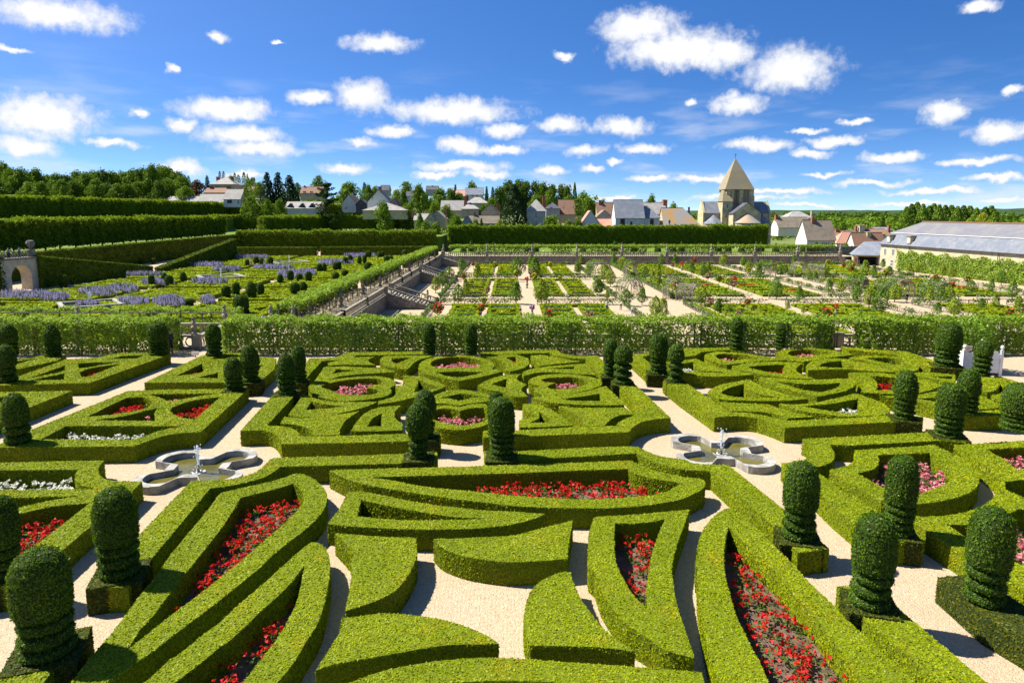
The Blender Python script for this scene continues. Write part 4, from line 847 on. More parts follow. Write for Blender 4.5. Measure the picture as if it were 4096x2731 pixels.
# ---------------------------------------------------------------- rope barrier and white planter tub
r = empty('rope_barrier', tuple(U(1475*.53, 1250+335*.53, 0)), label='thin rope barrier with a small white sign across the path by the stairs', cat='barrier')
WHITE = plain('white_paint', (.78, .77, .72), .6, .12, 2)
mb = MB(); mb.tube([(-3.4, .9, .75), (-1.5, .5, .35), (-.3, .1, .25)], .025, plain('yellow_rope', (.5, .4, .12)), 5); mb.build('rope', r)
mb = MB(); mb.box((0, 0, .25), (.5, .05, .26), WHITE); mb.box((0, 0, .06), (.06, .06, .12), BARK); mb.build('sign_board', r)
p0 = U(2896+1940*.53, 1250+465*.53, 0)
tub = empty('planter_tub', tuple(p0+np.array([0, .9, 0])), -.12, label='large white square planter tub with ball finials at right', cat='planter')
W_ = 1.08
for sx, sy, ln in ((0, -1, 0), (0, 1, 0), (-1, 0, 1), (1, 0, 1)):
    for k in range(6):
        mb = MB(); zc = .25+k*.21
        mb.box((sx*W_, sy*W_, zc), ((.06, 2*W_, .2) if ln else (2*W_, .06, .2)), WHITE); mb.build('plank', tub)
for sx in (-1, 1):
    for sy in (-1, 1):
        mb = MB(); mb.box((sx*W_, sy*W_, .8), (.16, .16, 1.6), WHITE); mb.lathe([(.05, 1.6), (.07, 1.66), (.11, 1.74), (.1, 1.84), (.04, 1.9), (0, 1.91)], (sx*W_, sy*W_, 0), WHITE, 10); mb.build('corner_post', tub)
mb = MB(); mb.box((0, 0, 1.2), (2*W_-.1, 2*W_-.1, .08), SOIL); mb.build('soil', tub)
# ================================================================ music garden (left, lower terrace)
TZ = {'m0': (0, 900, .30608), 'm6': (600, 900, .30608), 'm12': (1200, 900, .30608), 'k17': (1700, 930, .53558), 'k23': (2300, 930, .53558), 'k28': (2800, 930, .53558), 'k34': (3396, 930, .53558)}
def zp(t, x, y): a = TZ[t]; return a[0]+x*a[2], a[1]+y*a[2]
BOXF = foliage('box_of_the_far_gardens', (.14, .2, .004), (.2, .26, .005), (.26, .31, .006), .5, .25, .25)
def low_hedge(mb, poly_out, hole, z, h, size, cover=.75, m=BOXF):
    loops = [np.array(poly_out, float)]+([np.array(hh, float) for hh in hole] if hole else [])
    loops = [l if (area(l) > 0) == (i == 0) else l[::-1] for i, l in enumerate(loops)]
    fl = np.concatenate(loops); V = np.c_[fl, np.full(len(fl), z+h)]
    tri = np.array(fixup(V, tessellate_polygon([[Vector((x, y, 0)) for x, y in l] for l in loops]))); mb.add(V, tri, None, m)
    for l in loops:
        n = len(l); W = np.concatenate([np.c_[l, np.full(n, z)], np.c_[l, np.full(n, z+h)]]); i = np.arange(n); j = (i+1) % n; mb.add(W, None, np.c_[i, j, n+j, n+i], BOXCORE)
    P, N = sample_tris(V, tri, cover/(size*size)); v, t = leaves(P, N, np.full(len(P), size), .45, out=.3); mb.add(v, t, None, m)
def shrink(poly, d):
    P = np.array(poly, float); c = P.mean(0); out = []
    n = len(P); A = 1 if area(P) > 0 else -1
    L = []
    for i in range(n):
        a, b = P[i], P[(i+1) % n]; t = (b-a)/np.linalg.norm(b-a); nn = np.array([-t[1], t[0]])*A; L.append((a+nn*d, t))
    for i in range(n):
        (p, r_), (q, s_) = L[i-1], L[i]; den = r_[0]*s_[1]-r_[1]*s_[0]; u = ((q-p)[0]*s_[1]-(q-p)[1]*s_[0])/den; out.append(p+r_*u)
    return np.array(out)
xs = [-71.5, -56.5, -41.5, -27.5]; ys = [60, 75, 91, 107, 122, 137, 153, 170, 187]
colw = ['left', 'middle', 'right']
for i in range(3):
    for j in range(8):
        x0, x1, y0, y1 = xs[i]+.9, xs[i+1]-.9, ys[j]+1, ys[j+1]-1; c = np.array([(x0+x1)/2, (y0+y1)/2])
        root = empty('box_parterre', (c[0], c[1], ZM), label=f'music garden box parterre, {colw[i]} file, {nth[j]} from the near pergola', cat='parterre', group='box parterres of the music garden')
        inv = Matrix.Translation((-c[0], -c[1], -ZM)); cor = [np.array(q) for q in ((x0, y0), (x1, y0), (x1, y1), (x0, y1))]
        for k in range(4):
            tr = shrink([cor[k], cor[(k+1) % 4], c], .3)
            h1 = shrink(tr, 1.0) if (i+j+k) % 4 else shrink(tr, 1.5)
            mb = MB(); low_hedge(mb, tr, [h1] if abs(area(h1)) > 1 and area(h1)*area(tr) > 0 else None, ZM, .55, .11+.0011*c[1])
            h2 = shrink(h1, .75)
            if area(h2)*area(tr) > 0 and abs(area(h2)) > 1.5: low_hedge(mb, h2, None, ZM, .5, .11+.0011*c[1])
            o = mb.build('hedge', root); o.matrix_parent_inverse = inv
# lavender
for k, (t_, x, y, rx, ry) in enumerate([('m0', 300, 930, 330, 45), ('m0', 690, 955, 230, 30), ('m0', 1280, 890, 260, 45), ('m0', 1600, 845, 210, 35), ('m0', 1750, 1020, 210, 38), ('m0', 2210, 1005, 140, 45), ('m0', 1150, 1060, 150, 18), ('m0', 2060, 760, 220, 22), ('m0', 1900, 660, 250, 14),
      ('m6', 250, 1020, 215, 48), ('m6', 760, 1010, 95, 40), ('m6', 780, 750, 240, 28), ('m6', 720, 530, 250, 15), ('m6', 1340, 430, 215, 10), ('m6', 1620, 565, 265, 15), ('m6', 1010, 590, 190, 14), ('m6', 1850, 650, 190, 45), ('m6', 2060, 640, 110, 35), ('m12', 470, 495, 240, 22), ('m12', 790, 408, 215, 10)]):
    n = 900; a = NR.random(n)*2*math.pi; r = np.sqrt(NR.random(n)); Q = []
    for aa, rr in zip(a, r): Q.append(U(*zp(t_, x+rx*rr*math.cos(aa), y+12+ry*rr*math.sin(aa)), ZM+.35))
    Q = np.array(Q); d = Q[:, 1].mean()
    Q[:, 2] = ZM+.35+NR.random(n)*.55; N = NR.standard_normal((n, 3)); N[:, 2] *= .1; N /= np.linalg.norm(N, axis=1)[:, None]
    hgt = .13+.0016*d; V = np.empty((n, 3, 3)); side = np.cross(N, (0, 0, 1.)); V[:, 0] = Q+side*.035*(1+d/70); V[:, 1] = Q-side*.035*(1+d/70); V[:, 2] = Q+np.c_[NR.normal(0, .05, (n, 2)), hgt*(1.2+NR.random(n))]
    m2 = NR.random(n) < .32
    mb = MB(); 
    for mm, kk in ((LAV, ~m2), (LEAFD, m2)):
        vv = V[kk].reshape(-1, 3); mb.add(vv, np.arange(len(vv)).reshape(-1, 3), None, mm)
    q = Q.copy(); q[:, 2] = ZM+.3+.25*NR.random(n); v, t = leaves(q, np.tile((0, 0, 1.), (n, 1)), np.full(n, .1+.001*d), .8); mb.add(v, t, None, foliage('lavender_leaf', (.1, .15, .07), (.16, .23, .1), (.24, .31, .15)))
    mb.build('lavender', label=f'patch of {"pale" if k % 2 else "violet"} lavender, {nth[k % 12]} {"near" if d < 100 else "far"} patch in the music garden', cat='lavender', kind='stuff')
# topiaries of the music garden: three cut forms shared by all
MT = [('m6', 25, 820, 650, 80), ('m6', 195, 790, 620, 90), ('m6', 255, 825, 650, 110), ('m6', 440, 780, 610, 90), ('m6', 1000, 990, 790, 120), ('m6', 1130, 960, 750, 100), ('m6', 1200, 1210, 910, 200), ('m6', 1330, 995, 740, 140), ('m6', 1450, 955, 750, 100), ('m6', 510, 1062, 955, 130),
 ('m6', 1705, 795, 635, 88), ('m6', 1840, 765, 590, 90), ('m6', 1955, 755, 630, 85), ('m6', 1900, 940, 750, 125), ('m6', 1275, 565, 450, 58), ('m6', 1390, 540, 410, 75), ('m6', 1465, 540, 430, 70), ('m6', 1575, 540, 415, 80), ('m6', 815, 487, 365, 65), ('m6', 880, 480, 362, 60), ('m6', 1210, 410, 320, 50),
 ('m6', 258, 580, 465, 55), ('m6', 400, 555, 440, 60), ('m6', 50, 512, 430, 60), ('m0', 585, 820, 690, 110), ('m0', 840, 815, 645, 100), ('m0', 1580, 680, 550, 80), ('m0', 1690, 665, 535, 85), ('m0', 1845, 512, 445, 60),
 ('m12', 255, 640, 500, 80), ('m12', 320, 640, 490, 70), ('m12', 470, 615, 480, 85), ('m12', 515, 610, 475, 60), ('m12', 595, 540, 420, 60), ('m12', 655, 525, 385, 70), ('m12', 780, 540, 400, 62), ('m12', 845, 530, 390, 58), ('m12', 890, 620, 480, 100), ('m12', 920, 600, 490, 60), ('m12', 470, 745, 610, 100),
 ('m12', 590, 700, 580, 90), ('m12', 45, 900, 735, 110), ('m12', 115, 770, 605, 88), ('m12', 880, 450, 335, 60), ('m12', 905, 450, 335, 60), ('m12', 1040, 455, 345, 65), ('m12', 1080, 445, 340, 50), ('m12', 1135, 510, 400, 75), ('m12', 1190, 500, 395, 65), ('m12', 1070, 360, 305, 50), ('m12', 1215, 370, 305, 50),
 ('m12', 1370, 420, 325, 70), ('m12', 1505, 370, 295, 50), ('m12', 200, 410, 310, 55), ('m12', 60, 410, 315, 50)]
protos = []
for k, fm in enumerate(('egg', 'barrel', 'cone')):
    r = empty('yew_topiary', (0, 0, ZM)); topiary_parts(r, 1.0, 3.0, 2+(k == 0), fm, 75, seed=50+k); protos.append(r)
def band(x, edges, words):
    for e, w_ in zip(edges, words):
        if x < e: return w_
    return words[-1]
ents = []
for t_, x, yb, yt, wd in MT:
    px, pb = zp(t_, x, yb); pt = zp(t_, x, yt)[1]; p = U(px, pb, ZM); d = p[1]; ents.append([p, (wd*.30608*.5)*d/F_PX, (pb-pt)*d/F_PX])
ents.sort(key=lambda e: e[0][1]); used = {}
rows = {}
for e in ents: e.append(band(e[0][1], [80, 95, 115, 140, 165, 400], ['nearest', 'second', 'third', 'fourth', 'fifth', 'farthest'])); rows.setdefault(e[3], []).append(e)
for w_, L_ in rows.items():
    L_.sort(key=lambda e: e[0][0])
    for q, (p, rr, hh, _) in enumerate(L_):
        k = (q+len(w_)) % 3
        if k not in used: o = protos[k]; used[k] = 1
        else: o = copy_tree(protos[k])
        o.location = (p[0], p[1], ZM); o.scale = (rr, rr, hh/3); o.rotation_euler = (0, 0, q)
        tag(o, f'music garden yew topiary, {ordw(q+1)} from left in the {w_} cross row', 'topiary', 'clipped yews of the music garden')
# square pools
for (t_, x, y, hw), lab in zip((('m0', 1180, 1042, 3.1), ('m6', 930, 680, 3.3), ('m6', 1822, 487, 3.6)), ('square stone pool in the music garden, nearest one', 'square stone pool in the music garden, middle one', 'square stone pool in the music garden, farthest one')):
    p = U(*zp(t_, x, y), ZM+.5); p[2] = ZM; r = empty('square_pool', tuple(p), R(38), label=lab, cat='pool', group='square pools of the music garden')
    for sx, sy in ((0, -1), (0, 1), (-1, 0), (1, 0)):
        mb = MB(); mb.box((sx*hw, sy*hw, .38), ((.5, 2*hw+.5-.004, .76) if sx else (2*hw-.5-.004, .5, .76)), RIM); mb.build('rim_stone', r)
    mb = MB(); mb.box((0, 0, .2), (2*hw-.5, 2*hw-.5, .4), WATER); mb.build('water', r)
    mb = MB(); mb.tube([(0, 0, .3), (0, 0, 1.4), (0, 0, 2.1)], [.12, .1, .2], SPRAY, 6); mb.build('water_jet', r)
# ================================================================ kitchen garden (right, lowest terrace)
VEG = {'lettuce': foliage('lettuce', (.12, .22, .02), (.19, .32, .03), (.27, .4, .05)), 'cabbage': foliage('cabbage', (.05, .11, .05), (.09, .17, .08), (.16, .25, .14)), 'leek': foliage('leek', (.04, .1, .02), (.08, .16, .03), (.13, .22, .05)),
       'basil': foliage('purple_basil', (.03, .012, .035), (.055, .02, .06), (.09, .04, .09)), 'chard': foliage('red_chard', (.28, .02, .015), (.45, .05, .03), (.3, .16, .03)), 'yellow': YELP, 'pepper': foliage('pepper_plant', (.06, .15, .015), (.11, .22, .02), (.17, .29, .03)), 'silver': foliage('silver_leaf', (.25, .3, .26), (.36, .42, .36), (.45, .5, .45))}
CN = {'lettuce': 'bright green lettuce', 'cabbage': 'blue green cabbage', 'leek': 'dark green leeks', 'basil': 'dark purple basil', 'chard': 'red flowers', 'yellow': 'yellow flowers', 'pepper': 'leafy green peppers', 'silver': 'silvery leaves', None: 'bare gravel'}
def crop(mb, x0, x1, y0, y1, z, kind, d):
    ar = (x1-x0)*(y1-y0); size = .09+.0009*d; n = int(ar*1.1/(size*size)*.55)
    rows_ = max(1, int((y1-y0)/.6)); ry = y0+(NR.integers(0, rows_, n)+.5)/rows_*(y1-y0)+NR.normal(0, .13, n)
    hh = {'lettuce': .18, 'cabbage': .3, 'leek': .4, 'basil': .3, 'chard': .35, 'yellow': .5, 'pepper': .45, 'silver': .3}[kind]
    P = np.c_[x0+NR.random(n)*(x1-x0), np.clip(ry, y0, y1), z+hh*NR.random(n)]
    v, t = leaves(P, np.tile((0, 0, 1.), (n, 1)), np.full(n, size), .7, aspect=.8); mb.add(v, t, None, VEG[kind])
    if kind == 'yellow':
        P = P[::2]; v, t = leaves(P-np.array([0, 0, .1]), np.tile((0, 0, 1.), (len(P), 1)), np.full(len(P), size), .7); mb.add(v, t, None, VEG['pepper'])
def bed(x0, x1, y0, y1, kind, where, inner=None, zz=ZK):
    d = (y0+y1)/2; root = empty('vegetable_bed', ((x0+x1)/2, d, zz), label=f'box edged bed of {CN[kind]}, {where}', cat='garden bed', group='edged beds of the kitchen garden')
    inv = Matrix.Translation((-(x0+x1)/2, -d, -zz))
    mb = MB(); t = .42+.0006*d; low_hedge(mb, [(x0, y0), (x1, y0), (x1, y1), (x0, y1)], [[(x0+t, y0+t), (x1-t, y0+t), (x1-t, y1-t), (x0+t, y1-t)]], zz, .42, .1+.001*d)
    if inner: low_hedge(mb, [(x0+(x1-x0)*.3, y0+(y1-y0)*.36), (x0+(x1-x0)*.7, y0+(y1-y0)*.36), (x0+(x1-x0)*.7, y0+(y1-y0)*.64), (x0+(x1-x0)*.3, y0+(y1-y0)*.64)], None, zz, .42, .1+.001*d)
    o = mb.build('box_edging', root); o.matrix_parent_inverse = inv
    if kind:
        mb = MB(); mb.box(((x0+x1)/2, d, zz+.04), (x1-x0-2*t, y1-y0-2*t, .06), SOIL); o = mb.build('soil', root); o.matrix_parent_inverse = inv
        mb = MB(); crop(mb, x0+t, x1-t, y0+t, y1-t, zz+.05, kind, d); o = mb.build('crop', root, kind='stuff'); o.matrix_parent_inverse = inv
LATT = plain('weathered_chestnut_lattice', (.3, .265, .21), .85, .3, 4)
def trellis(a, b, label, z=ZK, green=.7):
    a = np.array(a, float); b = np.array(b, float); L = np.linalg.norm(b-a); rz = math.atan2(b[1]-a[1], b[0]-a[0]); d = (a[1]+b[1])/2
    r = empty('trellis_fence', (a[0], a[1], z), rz, label=label, cat='fence', group='trellis fences of the kitchen garden')
    mb = MB(); st = .55; n = int(L/st)
    for k in range(n):
        x = k*st
        for s_ in (0, 1): mb.tube([(x+(.55 if s_ else 0), 0, .05), (x+(0 if s_ else .55), 0, .75)], .028, LATT, 3)
    mb.build('lattice', r); 
    for zz in (.75, .04): mb = MB(); mb.box((L/2, 0, zz), (L, .06, .06), LATT); mb.build('rail', r)
    for k in range(int(L/3)+1): mb = MB(); mb.box((min(L, k*3), 0, .45), (.1, .1, .9), LATT); mb.build('post', r)
    n = int(L*green*60); P = np.c_[NR.random(n)*L, NR.normal(0, .16, n), .35+.6*NR.random(n)]; P = P[NR.random(n) < .55+.45*np.sin(P[:, 0]*1.3)]
    mb = MB(); v, t = leaves(P, np.tile((0, -.4, 1.), (len(P), 1)), np.full(len(P), .1+.0008*d), .8); mb.add(v, t, None, foliage('espalier_leaf', (.05, .11, .015), (.1, .18, .025), (.17, .26, .05))); mb.build('espalier_leaves', r)
kx = [(-12.2, 17.6), (27.2, 57), (63.5, 91)]; ky = [(76, 107.5), (114.5, 148.5), (154, 189)]
cw = ['left', 'centre', 'right']; rw = ['nearest', 'middle', 'farthest']
KIND = [['leek', 'cabbage', 'lettuce', None, 'pepper', 'leek'], ['lettuce', None, 'pepper', 'lettuce', 'leek', None], ['pepper', 'lettuce', 'yellow', 'leek', None, 'lettuce'],
        ['basil', None, None, 'lettuce', None, 'basil'], ['lettuce', 'pepper', 'chard', 'lettuce', 'pepper', 'basil'], ['lettuce', 'leek', None, 'yellow', 'pepper', 'chard'],
        [None, 'lettuce', None, 'lettuce', 'yellow', None], ['lettuce', 'leek', None, 'chard', 'lettuce', 'pepper'], ['yellow', 'lettuce', 'leek', None, 'lettuce', 'pepper']]
rk = random.Random(4)
for j, (y0, y1) in enumerate(ky):
    for i, (x0, x1) in enumerate(kx):
        ks = KIND[j*3+i]; wh = f'{rw[j]} {cw[i]} vegetable square'
        xc = (x0+x1)/2; cols = [(x0+3.2, x0+7.5), (x0+8.6, xc-1.6), (xc+1.6, x1-8.6), (x1-7.5, x1-3.2)]
        nr = 6 if j < 2 else 7; dy = (y1-y0-6.5)/nr
        for q in range(nr):
            yy = y0+3.2+q*dy
            for c_, (a, b) in enumerate(cols):
                k = ks[(q*2+min(c_, 3-c_)+q//2) % 6]
                if (q+c_ + j) % 5 == 0 and k in ('pepper', 'leek'): k = None
                bed(a, b, yy+.35, yy+dy-.35, k, f'{wh}, {ordw(q+1)} row, {ordw(c_+1)} file', inner=(k is None))
        bed(x0+2.9, xc-1.6, y1-2.9, y1-1.6, 'yellow' if j != 1 or i == 0 else 'chard', wh+', far left strip')
        bed(xc+1.6, x1-2.9, y1-2.9, y1-1.6, 'yellow' if j != 1 or i == 0 else 'chard', wh+', far right strip')
        if i == 1: bed(x0+.8, x0+1.9, y0+1, y1-1, 'chard', wh+', left border strip')
        for a, b, w_ in (((x0, y0), (xc-1.3, y0), 'near left'), ((xc+1.3, y0), (x1, y0), 'near right'), ((x0, y1), (xc-1.3, y1), 'far left'), ((xc+1.3, y1), (x1, y1), 'far right'), ((x0, y0), (x0, y1), 'left side'), ((x1, y0), (x1, y1), 'right side')):
            trellis(a, b, f'{w_} lattice fence of the {wh}')
# small fruit trees, standard roses, urns
FRUIT = foliage('pear_leaf', (.05, .12, .015), (.1, .19, .02), (.2, .28, .03), .4, 1.2)
FRUITY = foliage('young_pear_leaf', (.1, .17, .015), (.2, .28, .02), (.33, .38, .03), .4, 1.2)
def fruit_proto(seed, h, r, form, m):
    rng = np.random.default_rng(seed); root = empty('fruit_tree', (0, 0, ZK))
    mb = MB(); mb.tube([(0, 0, 0), (.03, .02, h*.4), (0, 0, h*.85)], [.09, .07, .02], BARK, 6)
    for k in range(6): a = k*1.05; z = h*(.3+.08*k); mb.tube([(0, 0, z), (r*.6*math.cos(a), r*.6*math.sin(a), z+.35)], [.035, .012], BARK, 4)
    mb.build('trunk', root)
    n = 900; u = rng.random(n)**.8; z = .16*h+.84*h*rng.random(n); f = (z/h-.16)/.84
    prof = np.sin(np.pi*np.clip(f*.9+.12, 0, 1))**.7 if form == 'round' else np.clip(1.15-f, 0, 1)**.75*np.clip(f*8, 0, 1)
    a = rng.random(n)*6.283; rr = r*prof*(.55+.45*u)*(1+.25*np.sin(a*3+z*2.2)); P = np.c_[rr*np.cos(a), rr*np.sin(a), z]
    N = np.c_[np.cos(a), np.sin(a), np.full(n, .5)]; mb = MB(); v, t = leaves(P, N, np.full(n, .17), .8, rng); mb.add(v, t, None, m); mb.build('crown', root)
    return root
FP = [fruit_proto(1, 4.2, 1.35, 'cone', FRUIT), fruit_proto(2, 3.8, 1.5, 'round', FRUIT), fruit_proto(3, 4.0, 1.25, 'cone', FRUITY), fruit_proto(4, 3.6, 1.3, 'round', FRUITY)]
FT = [('k17', 275, 300, 190), ('k17', 390, 355, 230), ('k17', 130, 420, 290), ('k17', 180, 365, 255), ('k17', 80, 450, 330), ('k17', 250, 540, 385), ('k17', 305, 480, 345), ('k17', 690, 350, 185), ('k17', 820, 350, 190), ('k17', 680, 535, 370), ('k17', 870, 530, 350), ('k17', 1135, 310, 225), ('k17', 1230, 300, 210), ('k17', 455, 235, 175), ('k17', 795, 250, 170), ('k17', 1165, 240, 170), ('k17', 1290, 470, 345),
      ('k23', 25, 310, 225), ('k23', 110, 320, 215), ('k23', 215, 370, 235), ('k23', 265, 405, 275), ('k23', 180, 470, 345), ('k23', 240, 505, 425), ('k23', 290, 250, 155), ('k23', 355, 275, 180), ('k23', 645, 245, 160), ('k23', 745, 240, 165), ('k23', 615, 410, 290), ('k23', 580, 380, 285), ('k23', 625, 305, 235), ('k23', 520, 345, 250), ('k23', 870, 305, 220), ('k23', 955, 335, 240), ('k23', 990, 290, 220), ('k23', 600, 640, 475), ('k23', 655, 645, 490), ('k23', 380, 550, 420), ('k23', 500, 545, 410), ('k23', 940, 550, 390), ('k23', 1070, 600, 490), ('k23', 1140, 610, 530), ('k23', 1110, 245, 160), ('k23', 1250, 255, 185), ('k23', 1290, 300, 215),
      ('k28', 20, 330, 235), ('k28', 60, 300, 220), ('k28', 180, 225, 160), ('k28', 325, 255, 185), ('k28', 360, 305, 215), ('k28', 435, 330, 235), ('k28', 400, 235, 170), ('k28', 565, 420, 335), ('k28', 600, 330, 240), ('k28', 640, 310, 245), ('k28', 700, 245, 170), ('k28', 945, 350, 250), ('k28', 860, 370, 290), ('k28', 810, 350, 275), ('k28', 960, 460, 345), ('k28', 1125, 300, 205), ('k28', 1230, 290, 205), ('k28', 1165, 510, 385), ('k28', 1050, 460, 345), ('k28', 740, 520, 400), ('k28', 570, 500, 370), ('k28', 655, 580, 515), ('k28', 770, 610, 545), ('k28', 790, 235, 165), ('k28', 130, 600, 510), ('k28', 1260, 560, 400),
      ('k34', 120, 310, 210), ('k34', 180, 340, 245), ('k34', 250, 270, 200), ('k34', 295, 335, 250), ('k34', 450, 295, 225), ('k34', 505, 305, 225), ('k34', 695, 340, 240), ('k34', 760, 350, 250), ('k34', 525, 465, 350), ('k34', 340, 520, 385), ('k34', 910, 455, 355), ('k34', 1060, 455, 350), ('k34', 1135, 395, 285), ('k34', 1215, 505, 370), ('k34', 780, 630, 490), ('k34', 655, 625, 520), ('k34', 1255, 640, 475), ('k34', 1090, 570, 450), ('k34', 600, 520, 400), ('k34', 680, 530, 400), ('k34', 740, 520, 395), ('k34', 170, 560, 400), ('k34', 230, 610, 420), ('k34', 55, 520, 400), ('k34', 70, 400, 300), ('k34', 985, 580, 490), ('k34', 1030, 340, 250)]
fe = []
for t_, x, yb, yt in FT:
    px, pb = zp(t_, x, yb); p = U(px, pb, ZK); d = p[1]; fe.append((p, (pb-zp(t_, x, yt)[1])*d/F_PX))
fe.sort(key=lambda e: (round(e[0][1]/18), e[0][0])); ct = {}
usedf = set()
for q, (p, hh) in enumerate(fe):
    k = (q*7+3) % 4 if p[0] > -5 else (2 if q % 2 else 1)
    base = FP[k]
    o = base if k not in usedf else copy_tree(base); usedf.add(k)
    sc = hh/(4.2, 3.8, 4.0, 3.6)[k]; o.location = (p[0], p[1], ZK); o.scale = (sc*(.8+.3*((q*37) % 10)/10),)*2+(sc,); o.rotation_euler = (0, 0, q*1.7)
    bandw = band(p[1], [105, 130, 155, 172, 400], ['nearest', 'second', 'third', 'fourth', 'farthest']); ct[bandw] = ct.get(bandw, 0)+1
    tag(o, f'{"yellowish" if k > 1 else "dark green"} small fruit tree, {ordw(ct[bandw])} from left, {bandw} kitchen row', 'fruit tree', 'small fruit trees of the kitchen garden')
# standard roses
for nm, pm in (('red', REDP), ('pink', PINKP), ('yellow', YELP)):
    r = empty('standard_rose', (0, 0, ZK)); mb = MB(); mb.tube([(0, 0, 0), (0, 0, 1.3)], .04, BARK, 5); mb.build('stem', r)
    n = 160; a = NR.standard_normal((n, 3)); a /= np.linalg.norm(a, axis=1)[:, None]; mb = MB(); v, t = leaves(a*.45*(.6+.4*NR.random((n, 1)))+(0, 0, 1.5), a, np.full(n, .13), .8); mb.add(v, t, None, LEAFD)
    a = NR.standard_normal((45, 3)); a /= np.linalg.norm(a, axis=1)[:, None]; v, t = leaves(a*.5+(0, 0, 1.55), a, np.full(45, .12), .8, aspect=.9); mb.add(v, t, None, pm); mb.build('crown', r)
    first = True
    for q in range(16):
        i = rk.randrange(3); j = rk.randrange(3); x0, x1 = kx[i]; y0, y1 = ky[j]
        X = rk.choice((x0+2.4, (x0+x1)/2-1.8, (x0+x1)/2+1.8, x1-2.4, x0+8, x1-8)); Y = rk.uniform(y0+2, y1-2)
        o = r if first else copy_tree(r); first = False; o.location = (X, Y, ZK); o.rotation_euler = (0, 0, q); s_ = rk.uniform(.9, 1.3); o.scale = (s_,)*3
        tag(o, f'{nm} standard rose, {ordw(q+1)} of its colour, {rw[j]} {cw[i]} vegetable square', 'rose', f'{nm} standard roses')
for (t_, x, yb, yt), fl, lab in ((('k17', 762, 415, 340), REDP, 'stone urn with red flowers on the central path'), (('k17', 800, 640, 550), foliage('violet_flower', (.1, .04, .16), (.2, .08, .3), (.3, .15, .4)), 'stone urn with violet flowers at the near end of the central path'), (('k17', 747, 285, 225), None, 'stone urn at the far end of the central path'), (('k23', 798, 285, 225), REDP, 'stone urn with red flowers in the far centre square'), (('k28', 257, 408, 335), REDP, 'stone urn with red flowers in the middle centre square'), (('k28', 1013, 625, 545), REDP, 'stone urn with bright red flowers by the near balustrade'), (('k17', 905, 640, 580), None, 'grey stone urn beside the violet flowers'), (('k23', 948, 640, 570), None, 'round stone urn at the near corner of the centre square'), (('k17', 20, 515, 415), None, 'stone urn at the foot of the nearest stairs')):
    px, pb = zp(t_, x, yb); p = U(px, pb, ZK); hh = (pb-zp(t_, x, yt)[1])*p[1]/F_PX; r = urn(tuple(p), hh/2.3, lab, 'stone urns of the kitchen garden')
    if fl:
        n = 70; a = NR.standard_normal((n, 3)); a /= np.linalg.norm(a, axis=1)[:, None]; mb = MB(); v, t = leaves(a*.42+(0, 0, 2.15), a, np.full(n, .17), .8, aspect=.9); mb.add(v, t, None, fl); mb.build('flowers', r)
# arched lattice arbours
def arbour(p, w, h, dep, rz, label, green, seed):
    rng = np.random.default_rng(seed); r = empty('rose_arbour', tuple(p), rz, label=label, cat='arbour', group='arched rose arbours of the kitchen garden')
    def arch(y): return [(-w/2, y, 0), (-w/2, y, h-w/2)]+[(-w/2*math.cos(a), y, h-w/2+w/2*math.sin(a)) for a in np.linspace(.2, math.pi-.2, 9)]+[(w/2, y, h-w/2), (w/2, y, 0)]
    for k in range(5): mb = MB(); mb.tube(arch(-dep/2+k*dep/4), .09 if k in (0, 4) else .05, LATT, 5); mb.build('arch', r)
    mb = MB(); A = np.array(arch(0)); 
    for k in range(0, len(A)): mb.tube([(A[k][0], -dep/2, A[k][2]), (A[k][0], dep/2, A[k][2])], .03, LATT, 3)
    for k in range(len(A)-1):
        for q in range(4):
            y0 = -dep/2+q*dep/4; mb.tube([(A[k][0], y0, A[k][2]), (A[k+1][0], y0+dep/4, A[k+1][2])], .025, LATT, 3); mb.tube([(A[k][0], y0+dep/4, A[k][2]), (A[k+1][0], y0, A[k+1][2])], .025, LATT, 3)
    mb.build('lattice', r)
    n = int(900*green)
    if n:
        k = rng.integers(0, len(A)-1, n); f = rng.random(n)[:, None]; Q = A[k]*(1-f)+A[k+1]*f; Q[:, 1] = -dep/2+dep*rng.random(n)*1.05
        N = Q-np.array([0, 0, h/2]); N[:, 1] = 0; N /= np.linalg.norm(N, axis=1)[:, None]+1e-6
        mb = MB(); v, t = leaves(Q+N*rng.random((n, 1))*.5, N, np.full(n, .17), .8, rng); mb.add(v, t, None, FRUIT); mb.build('climbing_leaves', r)
    mb = MB(); mb.box((0, 0, .4), (w*.6, .5, .1), LATT); mb.box((0, .0, .2), (w*.5, .3, .38), LATT); mb.build('bench', r)
AR = [('k23', 405, 480, 340, 150, .5, .5, 'half green lattice arbour left of the main cross path'), ('k23', 410, 332, 220, 72, .05, .45, 'tall green arched arbour beyond the main cross path'), ('k23', 735, 493, 342, 128, .05, .45, 'open arched arbour with two people inside'), ('k23', 850, 512, 380, 130, .7, .15, 'bare lattice arbour right of the one with people'), ('k28', 735, 330, 222, 108, 0, .3, 'open arched arbour in front of the far wall'), ('k28', 500, 330, 222, 70, .6, .8, 'overgrown arbour left of the open far arch'),
      ('k28', 870, 345, 238, 80, .9, .25, 'bare lattice arbour right of the open far arch'), ('k34', 372, 478, 342, 150, .05, .4, 'open arched arbour near the woman in black'), ('k34', 265, 480, 375, 120, .9, .8, 'overgrown arbour left of the woman in black'), ('k34', 640, 500, 365, 150, .3, .9, 'leafy arbour at the right of the garden'), ('k34', 50, 430, 340, 80, .8, .6, 'half hidden lattice arbour at the right cross path'), ('k28', 1170, 440, 335, 80, .6, .9, 'overgrown arbour near the right cross path'), ('k23', 180, 335, 215, 150, .5, .9, 'rose covered lattice arbour left of the tall green one')]
